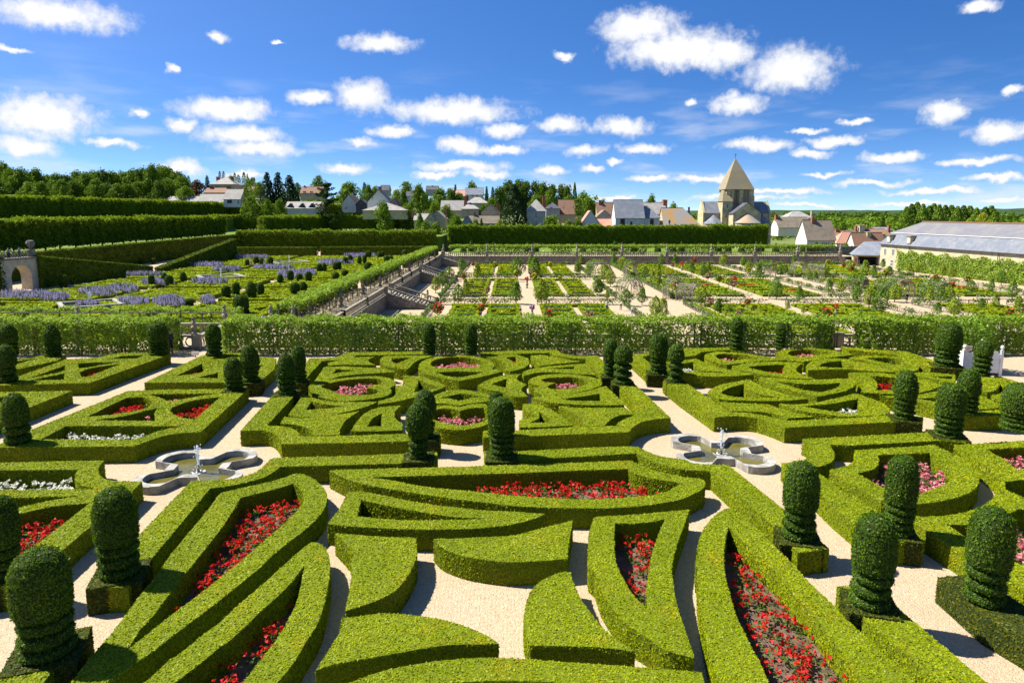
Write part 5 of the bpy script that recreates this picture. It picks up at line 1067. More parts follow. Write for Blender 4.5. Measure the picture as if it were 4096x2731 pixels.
for k, (t_, x, yb, yt, wd, rz, gr, lab) in enumerate(AR):
    px, pb = zp(t_, x, yb); p = U(px, pb, ZK); d = p[1]; arbour(p, wd*.53558*d/F_PX*.95, (pb-zp(t_, x, yt)[1])*d/F_PX, 3.2, rz, lab, gr, k)
# ================================================================ terrain, terraces at left, avenues of limes
def sm(x, a, b): t = np.clip((x-a)/(b-a), 0, 1); return t*t*(3-2*t)
def hgt(x, y):
    x = np.asarray(x, float); y = np.asarray(y, float)
    hill = np.interp(x, [-260, -120, -60, 0, 40, 80, 130], [30, 21, 17, 11, 5.5, 1.5, 0])*sm(y, 232, 400)
    left = 9.6*sm(-x, 118, 124)*sm(y, -50, 20)+8*sm(-x, 140, 220)
    z = np.maximum(hill, left)-5.2
    fade = 1-sm(y, 700, 1600); return (z+5.2)*fade-5.2-.0*y
gx = np.concatenate([np.linspace(-9000, -500, 14), np.linspace(-420, 260, 86), np.linspace(330, 9000, 14)]); gy = np.concatenate([np.linspace(-60, 195, 18), np.linspace(205, 620, 52), np.linspace(700, 12000, 16)])
GX, GY = np.meshgrid(gx, gy); GZ = hgt(GX, GY); V = np.c_[GX.ravel(), GY.ravel(), GZ.ravel()]; nx = len(gx)
q = [(j*nx+i, j*nx+i+1, (j+1)*nx+i+1, (j+1)*nx+i) for j in range(len(gy)-1) for i in range(nx-1)]
MEADOW = plain('meadow', (.1, .14, .03), .95, .4, .05, col2=(.16, .17, .05))
mb = MB(); mb.add(V, None, q, MEADOW); mb.build('ground', kind='structure')
def block(name, x0, x1, y0, y1, z0, z1, m, **kw): mb = MB(); mb.box(((x0+x1)/2, (y0+y1)/2, (z0+z1)/2), (x1-x0, y1-y0, z1-z0), m); return mb.build(name, **kw)
block('upper_terrace', -120, -90, 40, 330, -5, 2.0, LAWN, kind='structure')
block('upper_terrace_bank', -180, -120.2, 40, 340, -5, 7.4, LAWN, kind='structure')
block('far_terrace', -90, -24, 232, 330, -5, 2.0, LAWN, kind='structure')
HORN = foliage('hornbeam_leaf', (.035, .065, .006), (.075, .115, .008), (.14, .18, .01), .4, .5, .25)
LIME = foliage('lime_leaf', (.05, .11, .005), (.12, .195, .008), (.24, .31, .01), .4, .6, .4)
def tall_hedge(a, b, z0, za, zb, th, label, size=.2, dens=30, m=HORN, name='hornbeam_hedge'):
    a = np.array(a, float); b = np.array(b, float); t = (b-a)/np.linalg.norm(b-a); nn = np.array([-t[1], t[0]])*th/2
    A, B, C_, D_ = a-nn, b-nn, b+nn, a+nn; V = np.array([(*A, z0), (*B, z0), (*C_, z0), (*D_, z0), (*A, za), (*B, zb), (*C_, zb), (*D_, za)])
    q = np.array([(0, 1, 5, 4), (1, 2, 6, 5), (2, 3, 7, 6), (3, 0, 4, 7), (4, 5, 6, 7)]); mb = MB(); mb.add(V, None, q, BOXCORE)
    T_ = np.concatenate([q[:, [0, 1, 2]], q[:, [0, 2, 3]]]); P, N = sample_tris(V, T_, dens); v, t_ = leaves(P, N, np.full(len(P), size), .7); mb.add(v, t_, None, m)
    return mb.build(name, label=label, cat='hedge', group='tall clipped hedges of the terraces')
tall_hedge((-77, 110.5), (-73.3, 138), ZM, 3.0, -.8, 1.4, 'tall hedge sloping down to the right of the stone gate')
tall_hedge((-70.5, 136), (-73, 180), ZM, -.9, 3.2, 1.4, 'tall hedge sloping up to the right beyond the ramp')
tall_hedge((-80, 60), (-78.5, 104.5), ZM, 3.0, 3.0, 1.4, 'tall dark hedge at the left edge before the stone gate')
tall_hedge((-89.3, 100), (-89.3, 228), ZM, 2.6, 2.9, 1.2, 'long dark hedge below the middle row of limes', .22, 22)
tall_hedge((-77.3, 190), (-54.5, 190), ZM, .45, .45, 1.5, 'low clipped hedge at the back of the music garden, left part')
tall_hedge((-53, 190), (-21, 194), ZM, .5, .5, 1.5, 'low clipped hedge at the back of the music garden, right part')
def lime_proto(seed, w, h, ht, dep, m, name='lime_tree'):
    rng = np.random.default_rng(seed); r = empty(name, (0, 0, 0)); mb = MB(); mb.tube([(0, 0, -.3), (0, 0, h*.6)], [.2, .12], BARK, 6); mb.build('trunk', r)
    n = 2600; f = rng.random(n); P = np.empty((n, 3)); N = np.zeros((n, 3)); u = rng.random(n)-.5; v = rng.random(n); z = ht+(h-ht)*v
    k = f < .3; P[k] = np.c_[u[k]*w, -dep/2+0*u[k], z[k]]; N[k] = (0, -1, .3)
    k = (f >= .3) & (f < .45); P[k] = np.c_[u[k]*w, dep/2+0*u[k], z[k]]; N[k] = (0, 1, .3)
    k = (f >= .45) & (f < .75); P[k] = np.c_[u[k]*w, (v[k]-.5)*dep, h+0*u[k]]; N[k] = (0, 0, 1)
    k = (f >= .75) & (f < .92); s_ = np.where(rng.random(k.sum()) < .5, -1, 1); P[k] = np.c_[s_*w/2, u[k]*dep, z[k]]; N[k] = np.c_[s_, 0*s_, .3+0*s_]
    k = f >= .92; P[k] = np.c_[u[k]*w, (v[k]-.5)*dep, ht+0*u[k]]; N[k] = (0, 0, -1)
    P += N*(rng.standard_normal((n, 1))*.16+.18*np.sin(P[:, :1]*2.6+P[:, 2:]*1.9+seed))
    mb = MB(); mb.box((0, 0, (h+ht)/2), (w*.94, dep*.86, (h-ht)*.9), BOXCORE); v_, t_ = leaves(P, N+(0, 0, .25), np.full(n, .22), .8, rng, aspect=.85); mb.add(v_, t_, None, m); mb.build('crown', r); return r
LP = [lime_proto(1, 5, 6.4, 1.1, 4.2, LIME), lime_proto(2, 5, 6.6, 1.0, 4.2, LIME), lime_proto(3, 5, 6.3, 1.3, 4.0, LIME)]
lu = set()
def lime_row(pts, zf, rz, what, sc=(1, 1, 1)):
    for q, (x, y) in enumerate(pts):
        k = (q*5+len(what)) % 3; o = LP[k] if k not in lu else copy_tree(LP[k]); lu.add(k)
        o.location = (x, y, zf); o.rotation_euler = (0, 0, rz); o.scale = (sc[0], sc[1], sc[2]*(1+.03*math.sin(q*2.7)))
        tag(o, f'clipped lime tree, {ordw(q+1)} from left, {what}', 'lime tree', 'clipped limes in rows')
# rows that run away from the viewer are counted from the nearest
def away(x, y0, y1, step): return [(x+.35*math.sin(y), y) for y in np.arange(y0, y1, step)]
lime_row(away(-98, 100, 232, 4.9), 2.0, R(90), 'middle row on the left terrace', (1, 1.05, 1.0))
lime_row(away(-133, 145, 345, 4.9), 7.4, R(90), 'highest row at left', (1, 1, 1.03))
lime_row([(x, 222) for x in np.arange(-86, -23, 4.9)], ZM, 0, 'row behind the music garden', (1, 1, .96))
lime_row([(x, 300) for x in np.arange(-131, -34, 4.9)], 2.0, 0, 'upper row behind the music garden', (1, 1, 1.02))
lime_row([(x, 345) for x in np.arange(-150, -60, 4.9)], 7.6, 0, 'highest cross row at left', (1, 1, .95))
lime_row([(x, 244) for x in np.arange(-20, 90, 4.9)], ZF, 0, 'long row before the church', (1, 1, 1.15))
lime_row(away(-84.5, 238, 330, 4.9), 1.8, R(60), 'slanting row beside the ramp', (1, .9, 1.0))
mb = MB()
for k in range(16):
    pass
cone_r = empty('yew_cone', (0, 0, ZF)); mb = MB(); shell(mb, [(.02, 0), (.95, .05), (1, .5), (.8, 1.2), (.45, 1.8), (.02, 2.2)], (0, 0, 0), 10, YEW, YEWCORE, 40, .15, np.random.default_rng(3)); mb.build('crown', cone_r)
for q, x in enumerate([-15, -13, 5, 7.5, 22, 33, 39, 46, 50.5, 52.5, 66, 68.5, 72, 76, 80, 84, 92, 95]):
    o = cone_r if q == 0 else copy_tree(cone_r); o.location = (x, 212+(q*7) % 9, ZF); o.scale = (1, 1, 1+.5*((q*3) % 4)/3); tag(o, f'small clipped yew behind the far pergola, {ordw(q+1)} from left', 'topiary', 'clipped yews on the far lawn')
# ---------------------------------------------------------------- stone gate at the left edge
gt = empty('stone_gate', (-78.3, 107.5, ZM), R(82), label='stone archway with balcony balustrade at the left edge', cat='gate')
mb = MB(); AW, AH, WT, HT = 1.9, 4.0, 3.6, 4.9
oc = [(-WT, 0), (-AW, 0), (-AW, AH-AW)]+[(-AW*math.cos(a), AH-AW+AW*math.sin(a)) for a in np.linspace(.2, math.pi-.2, 9)]+[(AW, AH-AW), (AW, 0), (WT, 0), (WT, HT), (-WT, HT)]
tr = tessellate_polygon([[Vector((x, z, 0)) for x, z in oc]]); n = len(oc); V = np.array([(x, -1, z) for x, z in oc]+[(x, 1, z) for x, z in oc])
mb.add(V, [t for t in tr]+[tuple(n+i for i in t) for t in tr], [(i, (i+1) % n, n+(i+1) % n, n+i) for i in range(n)], plain('ashlar', (.5, .44, .33), .9, .25, 1.2)); mb.build('arch_wall', gt)
mb = MB(); mb.box((0, 0, HT+.12), (2*WT+.4, 2.4, .24), STONED); mb.build('cornice', gt)
mb = MB(); mb.box((0, 0, HT+1.2), (2*WT-.6, .35, .16), STONE); mb.build('rail', gt)
for k in range(12): mb = MB(); mb.lathe([(.09, HT+.24), (.06, HT+.35), (.13, HT+.6), (.06, HT+.95), (.09, HT+1.12)], (-WT+.9+k*.49, 0, 0), STONE, 7); mb.build('baluster', gt)
for s_ in (-1, 1):
    mb = MB(); mb.box((s_*(WT-.3), 0, HT+.75), (.8, .8, 1.3), STONE); mb.build('pier', gt)
    mb = MB(); mb.lathe([(.3, HT+1.4), (.15, HT+1.6), (.55, HT+2.0), (.7, HT+2.4), (.5, HT+2.8), (.01, HT+2.9)], (s_*(WT-.3), 0, 0), STONED, 10); mb.build('urn', gt)
# ================================================================ village
TV = {'t1': (0, 600), 't2': (600, 600), 't3': (1200, 600), 't4': (1800, 600), 't5': (2300, 600), 't6': (2800, 600), 't7': (3396, 700)}
def tv(t, x, y, d): return UD(TV[t][0]+x*.30608, TV[t][1]+y*.30608, d)
def roofmat(name, c, c2, scale=.6):
    def f(t):
        P = t.new('ShaderNodeNewGeometry').outputs['Position']; n = t.noise(P, scale, 5, .65); n2 = t.noise(P, 3.5, 3)
        wv = t.new('ShaderNodeTexWave', bands_direction='Z'); wv.inputs['Scale'].default_value = 3.5; wv.inputs['Distortion'].default_value = .6; t.put(wv.inputs['Vector'], P)
        col = t.mix(t.step(n, .4, .68), c, c2); col = t.mix(t.m('MULTIPLY', t.step(n2, .5, .75), .35), col, tuple(x*.6 for x in c))
        return pbr(t, col, .75, .3, t.m('ADD', wv.outputs['Fac'], t.m('MULTIPLY', n2, 1.5)), .04)
    return mat(name, f)
SLATE = roofmat('blue_grey_slate', (.17, .19, .23), (.24, .25, .27)); SLATEP = roofmat('pale_weathered_slate', (.3, .28, .25), (.38, .36, .32)); SLATED = roofmat('dark_slate', (.06, .065, .085), (.1, .1, .12))
TILE_ = roofmat('brown_clay_tile', (.27, .14, .085), (.2, .13, .085)); TILEP = roofmat('pink_clay_tile', (.55, .25, .17), (.5, .28, .2)); TILEO = roofmat('orange_lichened_slate', (.3, .29, .27), (.48, .26, .06), .25); TILEG = roofmat('mossy_brown_tile', (.25, .2, .15), (.17, .15, .1))
WW = plain('white_limewash', (.66, .63, .55), .9, .12, .8); WC = plain('cream_stone_wall', (.5, .43, .28), .9, .25, .7); WG = plain('grey_render', (.4, .39, .36), .9, .2, .7); WY = plain('yellow_tufa', (.5, .44, .26), .9, .3, .6, col2=(.32, .28, .17))
BRICK = plain('red_brick', (.36, .13, .08), .9, .3, 2.5); GLASS = plain('dark_window_pane', (.06, .07, .09), .25, .3, 1, spec=.6); SHUT = plain('brown_shutter', (.1, .055, .045), .7); FRAME = plain('white_window_frame', (.7, .7, .68), .6, .1)
IVY = foliage('ivy', (.05, .1, .012), (.12, .2, .018), (.22, .3, .025), .4, .6)
def chimney(root, x, y, z0, z1, w=.7, m=BRICK, dx=None):
    mb = MB(); mb.box((x, y, (z0+z1)/2), (w, w*1.2, z1-z0), m); mb.box((x, y, z1+.08), (w*1.2, w*1.4, .16), m); mb.build('chimney', root)
def window(root, x, y, z, w, h, shut=False, m=None):
    mb = MB(); mb.box((x, y-.03, z), (w, .1, h), FRAME if not shut else SHUT); f = mb.build('window', root)
    if not shut:
        for sx in (-1, 1):
            for sz in (-1, 0, 1): mb = MB(); mb.box((x+sx*w*.235, y-.09, z+sz*h*.31), (w*.38, .03, h*.26), GLASS); mb.build('pane', f)
def house(t, xl, xr, yr, ye, yb, d, kind, wm, rm, label, dep=8, wins=(), chims=(), over=.35, gleft=None, hipr=False, hipl=False, rz=0):
    """roof kinds: side (ridge across the view), front (gable towards the viewer), hip (pyramid)"""
    A = tv(t, xl, ye, d); B = tv(t, xr, ye, d); zr = tv(t, (xl+xr)/2, yr, d)[2]; ze = A[2]; zb = min(tv(t, xl, yb, d)[2], ze-2.2)-1.5
    xc = (A[0]+B[0])/2; w_ = B[0]-A[0]; root = empty('house', (xc, d, zb), rz, label=label, cat='house', group='houses of the village')
    E_ = ze-zb; Rg = zr-zb; hw = w_/2; cy = dep/2
    wall_ = MB()
    if kind == 'front':
        V = [(-hw, 0, 0), (hw, 0, 0), (hw, 0, E_), (0, 0, Rg), (-hw, 0, E_), (-hw, dep, 0), (hw, dep, 0), (hw, dep, E_), (0, dep, Rg), (-hw, dep, E_)]
        wall_.add(V, [(2, 3, 4), (7, 9, 8)], [(0, 1, 2, 4), (6, 5, 9, 7), (1, 6, 7, 2), (5, 0, 4, 9)], wm)
    else:
        V = [(-hw, 0, 0), (hw, 0, 0), (hw, dep, 0), (-hw, dep, 0), (-hw, 0, E_), (hw, 0, E_), (hw, dep, E_), (-hw, dep, E_)]; q = [(0, 1, 5, 4), (1, 2, 6, 5), (2, 3, 7, 6), (3, 0, 4, 7)]
        tri = []
        if kind == 'side':
            V += [(-hw, cy, Rg), (hw, cy, Rg)]
            if not hipl: tri.append((4, 7, 8))
            if not hipr: tri.append((5, 9, 6))
        wall_.add(V, tri, q, wm)
    wall_.build('wall', root); rf = MB(); o = over; th = .18
    def slab(p): p = np.array(p, float); n = np.cross(p[1]-p[0], p[2]-p[0]); n /= np.linalg.norm(n); k = len(p); Q = np.concatenate([p+n*.02, p+n*(th+.02)]); top = tuple(k+i for i in range(k)); sides = [(i, (i+1) % k, k+(i+1) % k, k+i) for i in range(k)]; rf.add(Q, [top] if k == 3 else None, sides+([top] if k == 4 else []), rm)
    sl_ = (Rg-E_)/max(cy if kind == 'side' else hw, .1)
    if kind == 'side':
        hl = hw+.25; l_ = -hl+(cy if hipl else 0); r_ = hl-(cy if hipr else 0); zo = E_-sl_*o
        slab([(-hl, -o, zo), (hl, -o, zo), (r_, cy, Rg), (l_, cy, Rg)]); slab([(hl, dep+o, zo), (-hl, dep+o, zo), (l_, cy, Rg), (r_, cy, Rg)])
        if hipl: slab([(-hl, dep+o, zo), (-hl, -o, zo), (l_, cy, Rg)])
        if hipr: slab([(hl, -o, zo), (hl, dep+o, zo), (r_, cy, Rg)])
        rf.box(((l_+r_)/2, cy, Rg+.18), (r_-l_, .35, .22), TILEP if rm in (SLATE, TILEP) else TILE_)
    elif kind == 'front':
        zo = E_-sl_*o
        slab([(-hw-o, dep+.2, zo), (-hw-o, -.2, zo), (0, -.2, Rg), (0, dep+.2, Rg)]); slab([(hw+o, -.2, zo), (hw+o, dep+.2, zo), (0, dep+.2, Rg), (0, -.2, Rg)])
    else:
        zo = E_-.1; c4 = [(-hw-o, -o, zo), (hw+o, -o, zo), (hw+o, dep+o, zo), (-hw-o, dep+o, zo)]
        for k in range(4): slab([c4[k], c4[(k+1) % 4], (0, cy, Rg)])
    roof_ = rf.build('roof', root)
    for (x, yt, ybm, w2, *m_) in chims:
        p = tv(t, x, yt, d); z0 = tv(t, x, ybm, d)[2]; chimney(root, p[0]-xc, cy*.9, min(z0, Rg)-zb*0-0 if False else z0-zb-1, p[2]-zb, w2*.30608*d/F_PX, *(m_ or [BRICK]))
    for (x, y, w2, h2, *s_) in wins:
        p = tv(t, x, y, d); window(root, p[0]-xc, 0, p[2]-zb, w2*.30608*d/F_PX, h2*.30608*d/F_PX, bool(s_))
    return root, xc, zb
H_ = house
H_('t2', 785, 1095, 345, 450, 540, 385, 'hip', WC, SLATEP, 'manor house with steep pavilion roof and two brick chimneys on the hill', 14, [(875, 495, 22, 40), (1045, 490, 25, 40)], [(825, 348, 440, 34), (1012, 355, 430, 32)])
H_('t2', 700, 985, 495, 558, 600, 360, 'side', WC, TILE_, 'brown roofed cottage below the manor', 9, [], [(755, 470, 520, 30), (985, 470, 540, 40)])
H_('t2', 200, 625, 605, 692, 720, 335, 'side', WC, SLATEP, 'long low grey roofed barn at the left of the village', 10)
H_('t2', 615, 1000, 575, 690, 720, 322, 'side', WG, SLATEP, 'wide grey roofed farm building beside the ivy gable', 10)
r_, xc_, zb_ = H_('t2', 960, 1180, 510, 640, 702, 312, 'side', WW, SLATEP, 'house with an ivy covered gable', 10, [(1040, 675, 60, 40, 1), (1155, 680, 24, 45)], [(1185, 470, 540, 20)])
mb = MB(); P = []; 
for _ in range(1500):
    u = NR.random(); zz = NR.random(); 
    P.append((5.6+.1*NR.standard_normal()+(.0), u*10, zz*(7.5+8*(1-abs(u-.5)*2))))
P = np.array(P); v, t = leaves(P, np.tile((1., -.4, .3), (len(P), 1)), np.full(len(P), .35), .7); mb.add(v, t, None, IVY); mb.build('ivy', r_)
H_('t2', 1200, 1425, 480, 535, 580, 385, 'side', WC, TILE_, 'brown roofed house right of the manor', 9)
H_('t2', 1965, 2240, 480, 562, 600, 372, 'side', WC, TILE_, 'ochre roofed house left of the cedar', 9, [(2020, 560, 40, 40), (2110, 560, 40, 36)], [(1990, 465, 520, 14)])
r_, xc_, zb_ = H_('t2', 1765, 2205, 676, 762, 790, 305, 'side', WW, SLATEP, 'grey roofed house with three dormers behind the lime rows', 9)
for x in (1815, 1968, 2100):
    p = tv('t2', x, 760, 303); mb = MB(); w2 = 2.1; mb.add([(-w2, -1.2, 0), (w2, -1.2, 0), (0, -1.2, 2.2), (-w2, 3.5, 0), (w2, 3.5, 0), (0, 3.5, 2.2)], [(0, 1, 2)], [(1, 4, 5, 2), (3, 0, 2, 5)], SLATED); o = mb.build('dormer', r_); o.location = (p[0]-xc_, 1.4, p[2]-zb_)
H_('t3', 545, 735, 585, 700, 775, 312, 'front', WW, TILE_, 'white gabled house with red brown roof below the cedar', 12, [(605, 760, 30, 25)], [(650, 610, 680, 24)])
H_('t3', 730, 868, 648, 712, 770, 306, 'front', SLATED, SLATED, 'small shed with dark slate roof and walls', 8)
H_('t3', 880, 1180, 520, 682, 790, 292, 'front', WW, SLATED, 'tall steep gabled white house with dark slate roof', 9, [(950, 630, 14, 26)], [(1020, 480, 560, 34)])
H_('t3', 820, 1400, 690, 790, 830, 286, 'hip', WC, SLATEP, 'broad low grey roof at the foot of the steep gable', 9)
H_('t3', 1175, 1290, 632, 722, 760, 300, 'front', WC, TILE_, 'small brown roofed outbuilding right of the steep gable', 8)
H_('t3', 1385, 1480, 542, 602, 690, 352, 'side', WW, SLATED, 'white house with dark roof among trees', 8)
H_('t3', 1045, 1160, 462, 525, 560, 425, 'side', WG, SLATED, 'distant grey roofed house on the hill crest', 8)
H_('t3', 1645, 1800, 472, 520, 560, 425, 'side', WG, SLATED, 'distant slate roofed house right of the hill crest', 8, [], [(1720, 465, 500, 12)])
H_('t3', 1490, 1690, 835, 915, 935, 268, 'side', WY, SLATEP, 'low pale cottage with grey roof beside the limes', 7, [], [(1455, 800, 850, 28)])
H_('t3', 1640, 1760, 835, 915, 960, 262, 'front', WY, SLATEP, 'little pale gable with a blue window', 5, [(1715, 905, 20, 35)])
H_('t3', 1690, 1895, 800, 895, 960, 266, 'front', WY, SLATEP, 'yellowish gabled cottage with brick chimney', 10, [(1785, 855, 18, 24)], [(1895, 778, 860, 18)])
H_('t3', 1840, 2130, 660, 785, 820, 302, 'side', WG, SLATEP, 'long corrugated grey roof in the village', 9)
H_('t3', 2035, 2200, 527, 603, 640, 402, 'side', WW, TILEP, 'house with a bright orange pink roof', 9)
H_('t4', 200, 430, 497, 583, 612, 402, 'side', WW, SLATE, 'white house with blue slate roof on the skyline', 9, [(295, 600, 30, 20), (350, 600, 20, 20)])
H_('t4', 205, 495, 617, 692, 720, 332, 'side', WC, SLATEP, 'pale hipped roof house in the village', 9, [], [], hipl=True, hipr=True)
H_('t4', 150, 365, 688, 772, 842, 292, 'hip', WC, SLATEP, 'cream house with tall red chimney', 9, [], [(197, 605, 765, 36)])
H_('t4', 405, 648, 710, 815, 870, 272, 'front', WC, TILEG, 'stone gabled house beside the great conifer', 9, [], [(622, 698, 810, 32)])
H_('t4', 250, 640, 862, 955, 990, 262, 'side', WC, TILEG, 'low brown roofed range before the stone gable', 6, [], [(320, 820, 870, 18)])
H_('t4', 150, 282, 862, 978, 1000, 258, 'front', WG, SLATEP, 'small grey roofed shed beside the limes', 7)
H_('t4', 1005, 1250, 645, 800, 1000, 260, 'hip', WG, SLATEP, 'square pavilion house with pyramid slate roof', 9, [(1125, 855, 32, 60), (1122, 962, 36, 76), (1045, 720, 1, 1)], [(1233, 600, 720, 36), (1245, 665, 760, 20)])
H_('t4', 1255, 1435, 690, 768, 860, 276, 'hip', WG, SLATED, 'small house with pointed slate roof right of the pavilion', 8, [(1322, 765, 36, 40)])
H_('t4', 1428, 1728, 652, 832, 880, 280, 'side', WC, TILE_, 'house with big brown tiled roof and ivy', 9, [(1484, 755, 14, 20), (1608, 752, 14, 20)])
mb = MB(); P = np.array([tv('t4', 1630+100*NR.random()**.7, 640+215*NR.random(), 279.2-3.5*NR.random()*0) for _ in range(900)]); 
fz = np.clip((tv('t4', 1700, 832, 280)[2]-P[:, 2])*0+(P[:, 2]-tv('t4', 1700, 832, 280)[2])/6, 0, 1); P[:, 1] = 279.5+fz*3.6
v, t = leaves(P, np.tile((0, -1., .6), (len(P), 1)), np.full(len(P), .4), .7); mb.add(v, t, None, IVY); mb.build('ivy', label='bright ivy spilling over the brown tiled roof', cat='ivy')
H_('t4', 1705, 1968, 795, 985, 1010, 252, 'front', WW, TILEP, 'small bright white gable beside the pink roof', 8)
H_('t4', 1900, 2165, 905, 998, 1020, 256, 'side', WC, TILEP, 'low pink roofed range', 7)
H_('t4', 1925, 2160, 690, 852, 900, 292, 'side', WC, TILE_, 'red brown roofed house behind the pink roof', 9, [], [(1975, 660, 740, 30)])
H_('t4', 1895, 2140, 790, 902, 950, 272, 'front', WG, TILEG, 'mossy brown roofed shed', 9)
H_('t5', 530, 905, 655, 882, 1005, 250, 'side', WW, SLATE, 'large white house with blue grey slate roof', 10, [(622, 945, 56, 88, 1), (735, 957, 26, 42, 1), (694, 896, 12, 12, 1)])
H_('t5', 908, 1108, 740, 882, 1005, 251.5, 'side', WW, SLATE, 'white side wing with hipped slate roof', 8, [(1005, 942, 46, 76, 1)], hipr=True)
H_('t5', 905, 1195, 690, 832, 1000, 268, 'side', WW, SLATEP, 'white house with pale roof and brick chimney', 9, [], [(1205, 655, 800, 52), (1085, 715, 800, 18)])
H_('t5', 1165, 1640, 762, 985, 1010, 249, 'side', WC, TILEO, 'house with a wide orange lichened roof', 11, [(1233, 940, 26, 52)], [(1535, 750, 800, 20, SLATED)], hipr=True)
H_('t6', 1145, 1470, 802, 885, 910, 305, 'side', WW, SLATEP, 'hipped pale roof right of the church', 9, [], [(1515, 800, 900, 22, WC), (1475, 860, 920, 22)], hipl=True, hipr=True)
H_('t6', 1025, 1445, 885, 1010, 1060, 290, 'side', WW, TILEG, 'long mossy roof right of the church', 9, [], [(1048, 855, 900, 36)])
H_('t6', 1400, 1768, 922, 1168, 1255, 226, 'side', WW, TILEG, 'white house with steep mottled grey roof at the end of the limes', 9, [(1640, 1228, 50, 40), (1604, 1230, 22, 44), (1684, 1230, 22, 44)], [(1456, 1040, 1160, 44), (1545, 890, 940, 40)])
H_('t6', 1770, 1990, 1062, 1150, 1230, 252, 'side', WC, TILE_, 'low brown roofed house in the right village', 8, [(1828, 1155, 40, 40)], [(1845, 1040, 1080, 36)])
H_('t6', 1790, 2080, 1080, 1215, 1280, 236, 'side', WW, TILEP, 'white house with faded red roof', 8, [(1958, 1190, 32, 36)], hipl=True)
H_('t6', 1985, 2190, 1065, 1140, 1260, 246, 'side', WC, SLATE, 'cream house with slate roof in the right village', 8, [(2010, 1200, 20, 40)], [(2105, 1000, 1080, 24), (2170, 990, 1090, 70, WC), (2215, 985, 1060, 24)])
H_('t7', 280, 530, 715, 775, 830, 246, 'side', WC, TILE_, 'brown roofed house behind the long barn', 8, [], [(595, 665, 720, 28)])
H_('t7', 370, 560, 690, 720, 760, 290, 'side', WC, SLATE, 'distant slate roof behind the long barn', 8)
H_('t7', 95, 490, 765, 1000, 1020, 214, 'side', WW, TILE_, 'white gabled house with brown mottled roof beside the barn', 8, [], [(330, 755, 960, 52, WC), (385, 850, 920, 44)])
# the church
CD = 256.0
ch = empty('village_church', tuple(tv('t6', 530, 1010, CD)*np.array([1, 1, 0])+np.array([0, 0, -6])), label='romanesque church with tall pyramid spire and slate roofs', cat='church')
cx0 = ch.location.x; cz0 = -6
def cp(x, y): p = tv('t6', x, y, CD); return p[0]-cx0, p[2]-cz0
def cbox(nm, xl, xr, yt, y0, y1, m, yb=1100, par=ch):
    x0, z1 = cp(xl, yt); x1, _ = cp(xr, yt); mb = MB(); mb.box(((x0+x1)/2, (y0+y1)/2, z1/2), (x1-x0, y1-y0, z1), m); return mb.build(nm, par)
tw = cbox('tower', 350, 708, 515, 0, 9, WY)
for xl, xr in ((412, 440), (515, 555), (660, 708)): cbox('buttress', xl, xr, 530 if xr < 660 else 600, -.5, .2, WY)
for xa in (480, 600, 490+140, 450+0):
    pass
for xa in (462, 490, 585, 625):
    x, z = cp(xa, 610); w2 = 1.0; mb = MB(); hh = 3.2
    sh = [(-w2/2, -hh), (w2/2, -hh), (w2/2, hh-.5)]+[(w2/2*math.cos(a), hh-.5+w2/2*math.sin(a)) for a in np.linspace(.2, math.pi-.2, 6)]+[(-w2/2, hh-.5)]
    P = np.array([(x+a, z+b) for a, b in sh]); tr = tessellate_polygon([[Vector((*p_, 0)) for p_ in P]]); V = np.array([(a, -.06, b) for a, b in P]+[(a, .3, b) for a, b in P]); k = len(P)
    mb.add(V, tr, [(i, (i+1) % k, k+(i+1) % k, k+i) for i in range(k)], plain('louvred_belfry_opening', (.24, .21, .13), .9, .3, 2)); mb.build('belfry_window', tw)
xl, ze_ = cp(322, 515); xr, _ = cp(708, 515); xa, za = cp(515, 100); xm, zm = cp(515, 200)
SPIRE = roofmat('lichened_spire_tiles', (.27, .24, .17), (.34, .26, .12), .35)
mb = MB(); hw = (xr-xl)/2; xc = (xl+xr)/2; prof = [(1.0, ze_), (.86, ze_+(za-ze_)*.14), (.45, ze_+(za-ze_)*.58), (.2, ze_+(za-ze_)*.82), (.02, za)]
V = []; cy_ = 4.5
for f, z in prof: V += [(xa+(xc-xa)*f-hw*f, cy_-5.2*f, z), (xa+(xc-xa)*f+hw*f, cy_-5.2*f, z), (xa+(xc-xa)*f+hw*f, cy_+5.2*f, z), (xa+(xc-xa)*f-hw*f, cy_+5.2*f, z)]
mb.add(V, None, [(k*4+i, k*4+(i+1) % 4, k*4+4+(i+1) % 4, k*4+4+i) for k in range(4) for i in range(4)]+[(3, 2, 1, 0)], SPIRE); sp_ = mb.build('spire', ch)
mb = MB(); mb.tube([(xa, cy_, za-.5), (xa, cy_, cp(515, 30)[1])], .09, SLATED, 5); zc = cp(515, 50)[1]; mb.box((xa, cy_, zc), (1.0, .1, .12), SLATED); mb.build('cross', sp_)
cbox('stair_turret', 285, 412, 668, -1.2, 5, WY)
mb = MB(); a0, z0 = cp(275, 672); a1, _ = cp(416, 672); b0, z1 = cp(322, 525); b1, _ = cp(412, 525); mb.add([(a0, -1.5, z0), (a1, -1.5, z0), (b1, 1, z1), (b0, 1, z1), (a0, 5, z0), (b0, 4, z1)], None, [(0, 1, 2, 3), (4, 0, 3, 5)], SPIRE); mb.build('turret_roof', ch)
for y_ in (735, 865): x, z = cp(346 if y_ < 800 else 328, y_); mb = MB(); mb.box((x, -1.22, z), (.35, .12, 1.3), GLASS); mb.build('slit_window', ch)
